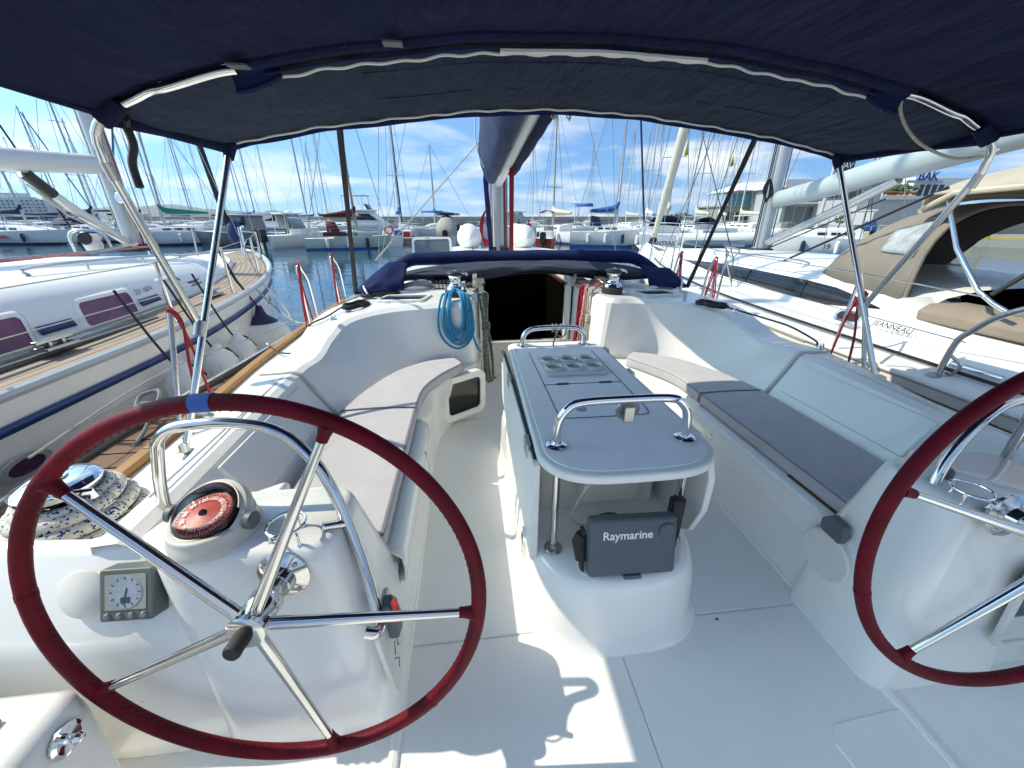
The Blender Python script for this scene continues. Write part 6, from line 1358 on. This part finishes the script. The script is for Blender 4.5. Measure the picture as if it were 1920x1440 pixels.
far_yacht(468, 58, -10, 9, 'distant yacht with blue sail cover above the grey motor cruiser', cover=CBLUE, mast_h=12, spre=1)
motorboat(496, 44, 175, 10, 'cream flybridge boat with red stripe half hidden by left bow', cabin='wheelhouse', outboards=0, stripe=CWINE, fb=1.1)
# --- centre
motorboat(556, 31, 58, 5.8, 'white hardtop sports cruiser with two black outboards', cabin='hardtop', outboards=2, fb=.85)
r_, T_ = far_yacht(650, 28.5, 14, 5.6, 'small pale green double-ended yacht with wine red canvas', hm=HGREEN, cover=CWINE, mast_h=10.5, mastm=MSTW, hood_=CWINE, fb=.72, stripe=None, rake=.35, boomdir=2)
MB().grid([[(-2.55+5.0*i/16*1.0, s_*.0-.02 if False else 0, 0) for i in range(2)] for s_ in (0,1)]) if False else None
MB().box(-1.6,-.2,-.87,-.83,.86,1.12,T_).obj('dodger_cloth', CWINE, r_); MB().box(.5,1.9,-.55,-.1,.9,1.1,T_).obj('deck_locker', HCREAM, r_, bevel=.05)
MB().rod(tuple(T_ @ Vector((-2.4,0,.9))), tuple(T_ @ Vector((-2.5,0,9.5))), .05, 6).obj('mizzen_mast', MSTL, r_)
MB().tube([(-2.4,.0,1.9),(-3.6,0,1.98)], .05, 6, m=T_).obj('mizzen_boom', MSTL, r_)
far_yacht(628, 55, 165, 10, 'distant yacht with long cream boom behind the wine red canvas', cover=CCREAM, mast_h=14)
motorboat(696, 50, -8, 9.0, 'white flybridge motor yacht right of the small green yacht', cabin='flybridge', outboards=0, fb=1.15)
r_, T_ = motorboat(735, 33, 100, 4.2, 'small white fishing boat carrying an orange life ring', cabin='open', outboards=0, fb=.75)
MB().tube([(-1.75+0*1, .35+.28*cos(a), 1.15+.28*sin(a)) for a in [2*pi*i/20 for i in range(20)]], .07, 8, closed=True, m=T_).obj('life_ring', mat('life_ring', (.50,.12,.05), .6), r_)
MB().box(-1.6,-1.0,-.6,.0,.6,1.1,T_).obj('blue_locker', CBLUE, r_, bevel=.05); MB().box(-1.4,-.9,-1.2,-.7,.6,1.0,T_).obj('red_locker', CRED, r_, bevel=.05)
far_yacht(748, 40, 95, 9, 'yacht with bright blue furled cover behind the life ring boat', cover=CBLUE, jib=CNAVY, mast_h=13, spre=2)
motorboat(795, 44, 185, 6.5, 'open white motor boat under a blue canopy by the pontoon', cabin='open', canvas=CBLUE, outboards=1)
far_yacht(828, 48, 178, 8, 'small yacht with dark boom cover left of own mast', cover=HGREY, mast_h=8.2, spre=1)
motorboat(838, 31, 88, 4.6, 'boat wrapped in a grey canvas cover with navy top', cabin='covered', outboards=1, canvas=CGREY, fb=.8)
motorboat(893, 34, 20, 6.0, 'white bow-rider with low windscreen left of own mast', cabin='open', outboards=0, fb=.95)
motorboat(975, 40, 30, 7.5, 'white fishing cruiser with tall aerial arch right of own mast', cabin='hardtop', outboards=0, fb=1.1)
r_, T_ = motorboat(1028, 29.5, 70, 3.6, 'small red and white fishing boat under a red awning', hm=HRED, cabin='open', canvas=CRED, outboards=1, fb=.7)
far_yacht(1046, 36, 110, 7.5, 'small yacht with slim wooden mast behind the red awning', cover=CCREAM, mast_h=9.5, mastm=MSTW, spre=1)
motorboat(1078, 46, 10, 6, 'distant open white motor boat left of the blue awning yacht', cabin='open', outboards=1)
r_, T_ = far_yacht(1143, 30.5, -22, 5.4, 'white yacht with bright blue sail cover and blue awning', cover=CBLUE, awning=CBLUE, hood_=CNAVY, jib=CNAVY, mast_h=12, fb=1.05, B=2.1)
MB().tube([(-2.6,.6,1.0),(-2.6,.6,3.0)], .03, 6, m=T_).obj('wind_generator_pole', MSTL, r_); MB().tube([(-2.9,.6,3.0),(-2.3,.6,3.02)], .06, 6, m=T_).obj('wind_generator', HWHITE, r_)
r_, T_ = far_yacht(1250, 29, 62, 8.5, 'white yacht with name lettering on its stern near the right bow', cover=CCREAM, hood_=CNAVY, mast_h=13, fb=1.05, awning=None, B=3.4)
lettering(r_, T_, 'MANTSAS', .34, -4.28, .0, .55, 0)
far_yacht(1215, 40, 75, 9, 'yacht with white rolled sail behind the named stern', cover=mat('cover_white', (.72,.70,.64), .8), mast_h=14)
far_yacht(1310, 42, 80, 9.5, 'yacht with beige sail cover behind the inflatable tender', cover=CCREAM, hood_=CNAVY, mast_h=14)
# large inflatable tender
p = spot(1372, 20.5); TD = thing('inflatable_tender', 'large grey-white inflatable tender hanging beyond the right yacht', 'inflatable boat', p)
T_ = Matrix.Translation(p) @ RZ(-20)
HY = mat('hypalon_grey', (.62,.63,.60), .55, var=.06, vs=.8)
for s in (-1,1): MB().tube(spl([(-2.2,s*.85,.95),(0,s*.92,.98),(1.2,s*.80,1.05),(1.95,s*.40,1.2),(2.2,0,1.28)], 6), [.30 - .03*(i/24) for i in range(25)], 14, m=T_).obj('tube', HY, TD, smooth=70)
MB().grid(cross([[(x,y*k,z) for y,z in ((-.85,.9),(-.45,.45),(0,.25+.3*q),(.45,.45),(.85,.9))] for x,k,q in ((-2.1,1,0),(0,1,0),(1.3,.8,.5),(2.0,.3,1.4))], 4), T_).obj('hull', HY, TD, smooth=60)
for s in (-1,1): MB().tube([(-2.1,s*1.15,.98),(0,s*1.22,1.0),(1.2,s*1.08,1.06),(1.9,s*.68,1.2)], .03, 6, m=T_).obj('rubbing_strake', mat('strake_grey', (.35,.36,.36), .6), TD)
MB().box(-.4,.5,-1.235,-1.225,.72,.86,T_).obj('side_patch', mat('patch_blue', (.35,.42,.52), .5), TD)
r_, T_ = far_yacht(1565, 22, 150, 6.5, 'white yacht numbered 19 behind the right boom vang', cover=None, mast_h=13, fb=1.0, stripe=None, B=2.6)
lettering(r_, T_, '19', .34, .3, 1.32, .62, 1)
far_yacht(1350, 50, 70, 10, 'yacht whose thin mast rises left of the right strap', cover=CCREAM, mast_h=15)
far_yacht(1400, 46, 100, 10, 'yacht with tall mast right of the strap and yellow pennant', cover=CCREAM, mast_h=15)
far_yacht(1180, 62, 100, 9, 'far white yacht hidden behind the blue sail cover', cover=CCREAM, mast_h=13, spre=1)
far_yacht(1000, 66, 90, 9, 'far yacht with bare mast between own mast and red awning', cover=None, mast_h=13, spre=1)
for u, f, zz, lb in ((1268,30,6.2,'yellow pennant hanging left of the right strap'),(1352,34,6.0,'yellow pennant hanging right of the right strap')):
    q = spot(u, f, zz); MB().add([(q[0],q[1],q[2]),(q[0]+.18,q[1],q[2]-.9),(q[0]-.12,q[1]+.05,q[2]-1.0)], [(0,1,2)]).obj('pennant', mat('yellow_flag', (.75,.62,.05), .7), None, solid=.01, label=lb, cat='flag')
for k, (u, f, h_) in enumerate(((8,78,17),(60,84,15),(135,80,18),(175,92,16),(222,88,19),(268,76,16),(308,95,18),(352,86,17),(402,90,19),(445,80,15),(520,95,17),(580,100,18),(606,84,14),(1105,95,17),(1200,88,18),(1228,74,17),(1288,84,19),(1325,70,18),(1372,66,17),(1425,64,18))):
    far_yacht(u, f, (20 if k % 2 else 165) if u < 700 else 95 - 15*(k % 3), 9.5 + (k % 3), (('far back-row yacht, %s mast of its row from the left picture edge' if k < 13 else 'far back-row yacht, %s of its row to the right of own mast') % 'first second third fourth fifth sixth seventh eighth ninth tenth eleventh twelfth thirteenth'.split()[k if k < 13 else k-13]), cover=(CNAVY, CCREAM, None, CBLUE)[k % 4], mast_h=h_, spre=2, group='far yachts in the back row')
def person(p, shirt, label, face):
    P_ = thing('person', label, 'person', p); M_ = Matrix.Translation(p) @ RZ(face)
    V_ = [((0,0,.48),.15),((0,0,.72),.15),((0,.02,.95),.155),((0,.02,1.06),.07),((0,.05,1.14),.085),((0,.05,1.27),.085),
          ((.18,.02,.97),.06),((.24,.08,.72),.045),((.16,.32,.62),.035),((.14,.40,.60),.03),((-.18,.02,.97),.06),((-.24,.08,.72),.045),((-.16,.32,.62),.035),((-.14,.40,.60),.03),
          ((.10,.06,.47),.09),((.12,.44,.46),.07),((.12,.46,.08),.045),((.12,.60,.04),.04),((-.10,.06,.47),.09),((-.12,.44,.46),.07),((-.12,.46,.08),.045),((-.12,.60,.04),.04)]
    E_ = [(0,1),(1,2),(2,3),(3,4),(4,5),(2,6),(6,7),(7,8),(8,9),(2,10),(10,11),(11,12),(12,13),(0,14),(14,15),(15,16),(16,17),(0,18),(18,19),(19,20),(20,21)]
    me = bpy.data.meshes.new('body'); me.from_pydata([tuple(M_ @ Vector(v)) for v, r in V_], E_, [])
    o = bpy.data.objects.new('body', me); COL.objects.link(o)
    sk = o.modifiers.new('skin', 'SKIN'); sd = me.skin_vertices[0].data if me.skin_vertices else None
    if sd is None:
        bm = bmesh.new(); bm.from_mesh(me); bm.verts.layers.skin.verify(); bm.to_mesh(me); bm.free(); sd = me.skin_vertices[0].data
    for i, (v, r) in enumerate(V_): sd[i].radius = (r, r); sd[i].use_root = (i == 0)
    d = o.modifiers.new('u', 'SUBSURF'); d.levels = d.render_levels = 1
    me.materials.append(shirt); setp(o, P_)
    MB().lathe([(0,-.02),(.08,0),(.098,.07),(.085,.14),(.04,.175),(0,.18)], 12, (0,.045,1.14), m=M_).obj('hair', mat('dark_hair', (.02,.015,.012), .7), P_)
    MB().lathe([(0,0),(.06,.01),(.078,.07),(.06,.14),(0,.16)], 12, (0,.068,1.11), m=M_).obj('face', mat('skin', (.45,.26,.18), .6), P_)
q = spot(972,37.0,-.02); person(q, mat('dark_shirt', (.03,.03,.04), .8), 'person in dark clothes seated on a boat right of own mast', 150)
q = spot(991,36.5,-.12); person(q, mat('red_shirt', (.45,.02,.03), .8), 'person in a red shirt seated beside the red awning boat', 200)
# --- pontoon, breakwater, quay
CONC = mat('concrete', (.40,.38,.33), .85, var=.2, vs=.4, bump=.2, bs=3)
PO = thing('pontoon', 'long low concrete pontoon with moored boats along it', 'pontoon', spot(900,35))
a, b_ = spot(560,36), spot(1230,36)
n_ = 12
for i in range(n_):
    p0, p1 = lerp(a,b_,i/n_), lerp(a,b_,(i+.985)/n_)
    dx, dy = p1[0]-p0[0], p1[1]-p0[1]; l = math.hypot(dx,dy); m_ = frame((p0[0],p0[1],-.6),(dx,dy,0),(-dy,dx,0))
    s_ = MB().box(0,l,-1.2,1.2,-.2,.42,m_).obj('pontoon_section', CONC, PO, bevel=.03)
    MB().box(.1,l-.1,-1.23,-1.2,.2,.32,m_).obj('timber_fender', TEAKG, s_)
BW = thing('breakwater', 'long low stone breakwater along the horizon', 'breakwater', spot(900,150))
ST_ = mat('breakwater_stone', (.36,.33,.28), .9, col2=(.27,.25,.21), vs=.15, bump=.3, bs=2)
for i in range(16):
    u0 = 200 + 80*i; p0, p1 = spot(u0,150), spot(u0+78,150)
    dx, dy = p1[0]-p0[0], p1[1]-p0[1]; l = math.hypot(dx,dy); m_ = frame((p0[0],p0[1],-.6),(dx,dy,0),(-dy,dx,0))
    MB().box(0,l+.4,0,5,-1,1.55 + .0*i,m_).box(0,l+.4,2,5,1.55,2.35,m_).obj('wall_section', ST_, BW, bevel=.05)
QT = -.05
qe = [spot(1325,78), spot(1440,58), spot(1560,46), spot(1700,37), spot(1850,31), spot(2200,24)]
qb = [spot(2600,60), spot(2000,190), spot(1500,260), spot(1335,200)]
MB().prism([(x,y) for x,y,z in qe+qb], -1.5, QT).obj('quay', CONC, None, smooth=0, kind='structure', label='concrete quay with yellow edge on the right')
YEL = mat('yellow_paint', (.62,.46,.12), .7, var=.25, vs=.8)
for i in range(len(qe)-1):
    p0, p1 = qe[i], qe[i+1]; dx, dy = p1[0]-p0[0], p1[1]-p0[1]; l = math.hypot(dx,dy)
    MB().box(0,l,-.01,.35,0,.16, frame((p0[0],p0[1],QT+.004),(dx,dy,0),(-dy,dx,0))).obj('kerb', YEL, None, smooth=0, kind='structure')
# restaurant with glazed terrace
def bbox3(u0, u1, f, y0, y1, dep, name, m, root, bev=.05, z0=None):
    p0, p1 = spot(u0,f,QT), spot(u1,f,QT); dx, dy = p1[0]-p0[0], p1[1]-p0[1]; l = math.hypot(dx,dy)
    m_ = frame((p0[0],p0[1],0),(dx,dy,0),(-dy,dx,0))
    return MB().box(0,l,0,dep,QT if z0 is None else z0, zat(y1,f), m_).obj(name, m, root, bevel=bev) if y0 is None else MB().box(0,l,0,dep,zat(y0,f),zat(y1,f),m_).obj(name, m, root, bevel=bev)
SAGE = mat('sage_wall', (.23,.27,.23), .8, var=.1, vs=.5); WALLW = mat('white_wall', (.70,.70,.67), .7, var=.06, vs=.4); GLZ = mat('terrace_glass', (.06,.20,.22), .08); GREYW = mat('grey_wall', (.40,.42,.43), .8, var=.08, vs=.5)
RB = thing('restaurant_building', 'sage green waterfront restaurant with glazed terrace and white roof', 'building', spot(1420,66,QT))
bbox3(1354,1480,66,None,386,9,'ground_floor',SAGE,RB)
for k in range(7): 
    w0 = bbox3(1358+17*k,1371+17*k,65.9,424,398,.3,'window',CWIN,RB,.01)
    bbox3(1359+17*k,1360.2+17*k,65.8,424,398,.15,'mullion',WALLW,w0,0)
bbox3(1352,1482,65.7,388,385,9.4,'floor_band',SAGE,RB)
for k in range(8):
    g = bbox3(1360+14*k,1373+14*k,65.8,385,364,.08,'terrace_pane',GLZ,RB,0)
    bbox3(1373.2+14*k,1374.2+14*k,65.8,385,360,.12,'terrace_post',WALLW,RB,0)
p0, p1 = spot(1366,66,0), spot(1478,66,0); dx, dy = p1[0]-p0[0], p1[1]-p0[1]; l = math.hypot(dx,dy); m_ = frame((p0[0],p0[1],0),(dx,dy,0),(-dy,dx,0))
zA, zB = zat(359,66), zat(339,66)
MB().add([(0,-1,zA),(l,-1,zA),(l*.9,5,zB),(l*.42,5,zB),(0,9,zA),(l,9,zA)], [(0,1,2,3),(0,3,4),(1,5,2),(2,5,4,3)], m_).obj('terrace_roof', WALLW, RB, smooth=0, solid=.12)
HB = thing('yacht_club_building', 'long white flat-roofed quayside building with dark windows', 'building', spot(1540,60,QT))
bbox3(1462,1660,58,None,352,10,'wall',GREYW,HB)
bbox3(1458,1664,57.6,353,338,10.6,'roof_parapet',WALLW,HB)
for k in range(12): bbox3(1468+16*k,1480+16*k,57.9,372,357,.2,'window',CWIN,HB,.01)
for k in range(10): bbox3(1470+19*k,1486+19*k,57.9,424,388,.2,'shopfront',mat('shop_glass', (.10,.13,.14), .1),HB,.01)
bbox3(1462,1662,57.2,383,380,3.0,'canopy',WALLW,HB)
SG = thing('sign_board', 'black roof sign with white letters NAV', 'sign', spot(1560,57,zat(338,57)))
sgm = frame(spot(1556,56.5,zat(316,57)),(cos(radians(-6.4)),sin(radians(-6.4)),0),(0,0,1))
MB().box(-1.1,1.1,-.75,.75,-.08,.08,sgm).obj('board', BLACK, SG, bevel=.02)
MB().text('NAV', .85, sgm @ T(0,0,.09), bold=True).obj('lettering', mat('white_print', (.8,.8,.8), .5), SG, smooth=0)
MB().box(-.15,.15,-2.4,-.75,-.06,.06,sgm).obj('post', BLACK, SG)
TBD = thing('terrace_building', 'grey terraced building with flower balcony and roof letters', 'building', spot(1720,50,QT))
bbox3(1636,1780,48,None,372,12,'ground_floor',GREYW,TBD)
bbox3(1690,1790,52,None,335,10,'upper_floor',WALLW,TBD)
bbox3(1638,1702,47.6,375,365,4,'balcony',WALLW,TBD,.2)
for k in range(4): bbox3(1704+12*k,1711+12*k,51.9,368,348,.2,'window',CWIN,TBD,.01)
bbox3(1676,1742,51.5,345,340,.3,'name_board',mat('board_blue_grey', (.35,.40,.50), .6),TBD,.02)
q = spot(1712,51.4,zat(334,51.4)); MB().text('BAK', 1.25, frame(q,(cos(radians(-6.4)),sin(radians(-6.4)),0),(0,0,1)), bold=True).obj('roof_lettering', mat('navy_print', (.03,.04,.16), .5), TBD, smooth=0, solid=.06)
for k in range(2):
    BN = thing('banner', 'tall %s hanging banner on the quay' % ('pale' if k == 0 else 'grey'), 'banner', spot(1612+18*k,44,QT))
    bbox3(1602+19*k,1619+19*k,44,398,358,.06,'cloth',WALLW if k==0 else GREYW,BN,0); bbox3(1601+19*k,1602+19*k,44,432,357,.06,'pole',TEAKG,BN,0)
# leafy plants
def foliage(name, label, u, f, y0, y1, wm, n, cat, cols=((.05,.085,.02),(.08,.12,.03))):
    base = spot(u, f, QT); P_ = thing(name, label, cat, base); zc = (zat(y0,f)+zat(y1,f))/2; hz = abs(zat(y0,f)-zat(y1,f))/2
    lv = MB()
    for k in range(n):
        while True:
            v = Vector((rnd.uniform(-1,1),rnd.uniform(-1,1),rnd.uniform(-1,1)))
            if .25 < v.length < 1: break
        if nz(v.x*2.1+k*0,v.y*2.1,v.z*2.1+u) < -.18: continue
        c_ = Vector((base[0]+v.x*wm, base[1]+v.y*wm, zc+v.z*hz)); s_ = rnd.uniform(.10,.2)*min(1.6,wm)
        a_ = Vector((rnd.uniform(-1,1),rnd.uniform(-1,1),rnd.uniform(-1,1))).normalized(); b2 = a_.orthogonal().normalized()
        lv.slot(k % 2); lv.add([tuple(c_+a_*s_),tuple(c_+b2*s_*.5),tuple(c_-a_*s_),tuple(c_-b2*s_*.5)], [(0,1,2,3)])
    lv.obj('crown', [mat('leaf_a', cols[0], .6), mat('leaf_b', cols[1], .6)], P_, smooth=0)
    MB().tube([base,(base[0]+.05,base[1],zc)], [.12*wm,.05*wm], 7).obj('trunk', mat('bark', (.10,.07,.05), .9), P_)
foliage('tree', 'small dark tree on the breakwater end by the furled headsail', 1270, 90, 418, 397, 2.2, 500, 'tree')
foliage('potted_shrub', 'round green shrub in front of the quayside shops', 1577, 46, 420, 402, .7, 350, 'shrub')
foliage('hedge', 'green hedge on the flower balcony', 1663, 50, 365, 347, 1.9, 700, 'hedge', ((.07,.13,.02),(.13,.19,.04)))
foliage('tree', 'leafy tree between the restaurant and the shops', 1492, 62, 415, 385, 1.6, 500, 'tree')
fl = MB()
for k in range(160):
    q = spot(1640+rnd.uniform(0,62),47.5,zat(366-rnd.uniform(0,5),47.5)); fl.lathe([(0,-.08),(.09,0),(0,.08)], 5, q)
fl.obj('balcony_flowers', mat('flower_red', (.45,.05,.05), .7, col2=(.12,.14,.04), vs=6), None, smooth=0, kind='stuff', label='red flowers along the balcony edge')
# covered scooter, planter boxes, yellow railing on the quay
SCO = thing('covered_scooter', 'scooter under a blue cover parked on the quay', 'scooter', spot(1634,40,QT))
q = spot(1634,40,QT)
MB().loft([[(q[0]+x*1.0,q[1]+y*k,QT+z) for y,z in ((-.35,.25),(-.28,.8),(0,h),(.28,.8),(.35,.25))] for x,h,k in ((-.8,.7,.6),(-.4,1.15,1),(.2,1.0,1),(.55,1.35,.9),(.8,.8,.5))], True, True).obj('cover', CBLUE, SCO, smooth=60)
for dx in (-.6,.65): MB().lathe([(.28,-.06),(.30,-.04),(.30,.04),(.28,.06)], 16, m=T(q[0]+dx,q[1],QT+.30) @ RX(90)).obj('wheel', RUBBER, SCO)
for u, f in ((1607,42),(1545,47),(1470,55)): 
    MB().prism(rrect(-.5,.5,-.4,.4,.08), QT, QT+.8, Matrix.Translation((spot(u,f)[0],spot(u,f)[1],0))).obj('planter_box', mat('planter', (.42,.40,.35), .8), None, bevel=.03, label={1607:'beige planter box beside the covered scooter',1545:'beige planter box before the quayside shops',1470:'beige planter box near the restaurant corner'}[u], cat='planter', group='planter boxes on the quay')
YR = thing('yellow_bollard_rail', 'bright yellow tubular railing on the quay beyond the right cockpit', 'railing', spot(1820,30,QT))
a, b_ = spot(1800,29,QT), spot(1870,28.5,QT)
for t_ in (0,.5,1): q = lerp(a,b_,t_); MB().tube([(q[0],q[1],QT),(q[0],q[1],QT+1.0)], .07, 10).obj('post', mat('yellow_steel', (.75,.50,.02), .45), YR)
for z in (.55,1.0): MB().tube([(a[0],a[1],QT+z),(b_[0],b_[1],QT+z)], .07, 10).obj('rail', mat('yellow_steel', (.75,.5,.02), .45), YR)
# harbour back wall far right
HW = thing('harbour_wall', 'pale stone harbour wall seen under the right bimini', 'wall', spot(1880,40,QT))
for i in range(8):
    p0, p1 = spot(1760+60*i,40,QT), spot(1760+60*(i+.98),40,QT); dx, dy = p1[0]-p0[0], p1[1]-p0[1]; l = math.hypot(dx,dy)
    MB().box(0,l,0,.6,0,1.3, frame((p0[0],p0[1],QT),(dx,dy,0),(-dy,dx,0))).obj('wall_block', ST_, HW, bevel=.04)
# ferry and hills
FE = thing('ferry', 'large white ferry behind the boats at the far left', 'ferry', spot(40,420))
fp = spot(40,420); fm = frame((fp[0],fp[1],-.6),(1,-.1,0),(.1,1,0))
def fx(px): return (px-40)*420/785.6*1.1
MB().loft([[(fx(-160),-8,z0),(fx(118),-6,z0),(fx(140) if z0>3 else fx(122),0,z0),(fx(118),6,z0),(fx(-160),8,z0)] for z0 in (-1,3.2,6.0)], m=fm).obj('hull', mat('ferry_navy', (.02,.05,.16), .5), FE)
MB().loft([[(fx(-160),-8,z0),(fx(104-4*k),-7,z0),(fx(112-4*k),0,z0),(fx(104-4*k),7,z0),(fx(-160),8,z0)] for k, z0 in ((0,6.02),(0,12),(1,17),(3,20))], m=fm).obj('superstructure', WALLW, FE)
for r in range(4):
    for k in range(14): MB().box(fx(-4+8*k)-.5,fx(-4+8*k)+.5,-8.4,-7.0,7.6+2.9*r,8.6+2.9*r,fm).obj('window', CWIN, FE)
MB().box(fx(20),fx(60),-5,5,20,24,fm).obj('bridge_house', WALLW, FE)
HILL = mat('hill_scrub', (.085,.105,.07), .9, var=.3, vs=.002)
hr = [(-120,-2),(0,3),(60,8),(120,12),(180,20),(230,27),(270,25),(310,30),(345,28),(380,22),(420,18),(450,15),(490,13),(515,17),(545,10),(570,4),(600,-3)]
hs = spl([(a_, b2) for a_, b2 in hr], 6)
F_ = 7000
rows = []
for d, k in ((0,0),(300,.35),(900,.8),(1500,1.0),(2600,.6),(3600,0)):
    r = []
    for i, (u_, h_) in enumerate(hs):
        q = spot(u_, F_+d); r.append((q[0],q[1],-.6 + max(0,h_)*F_/856*k*(1+.10*nz(i*.5,d*.004)) + (12*nz(i*.9,d*.01) if 0<k<1 and h_>2 else 0)))
    rows.append(r)
MB().grid(rows).obj('hills', HILL, None, smooth=60, kind='structure', label='hazy blue hills on the left horizon')

# unseen quay and stern platform, added behind the helm to bounce fill light
MB().prism([(-30,-3.2),(30,-3.2),(30,-20),(-30,-20)], -1.5, .1).obj('bounce_quay', CONC, None, smooth=0, kind='structure', label='concrete quay behind the stern')
MB().box(-1.72,1.72,-1.25,-2.3,-.35,-.12).obj('bounce_platform', GEL, YA, bevel=.03)
# ================================================================== sea haze
hz_ = bpy.data.materials.new('haze_air'); hz_.use_nodes = True; t = hz_.node_tree; t.nodes.clear()
pv = t.nodes.new('ShaderNodeVolumePrincipled'); pv.inputs['Color'].default_value = (.78,.88,1.0,1); pv.inputs['Density'].default_value = 5e-5; pv.inputs['Anisotropy'].default_value = .2
ou = t.nodes.new('ShaderNodeOutputMaterial'); t.links.new(pv.outputs[0], ou.inputs['Volume'])
MB().box(-14000,14000,-3000,12500,-1.8,460).obj('haze', hz_, None, smooth=0, kind='stuff', label='thin bluish sea haze')
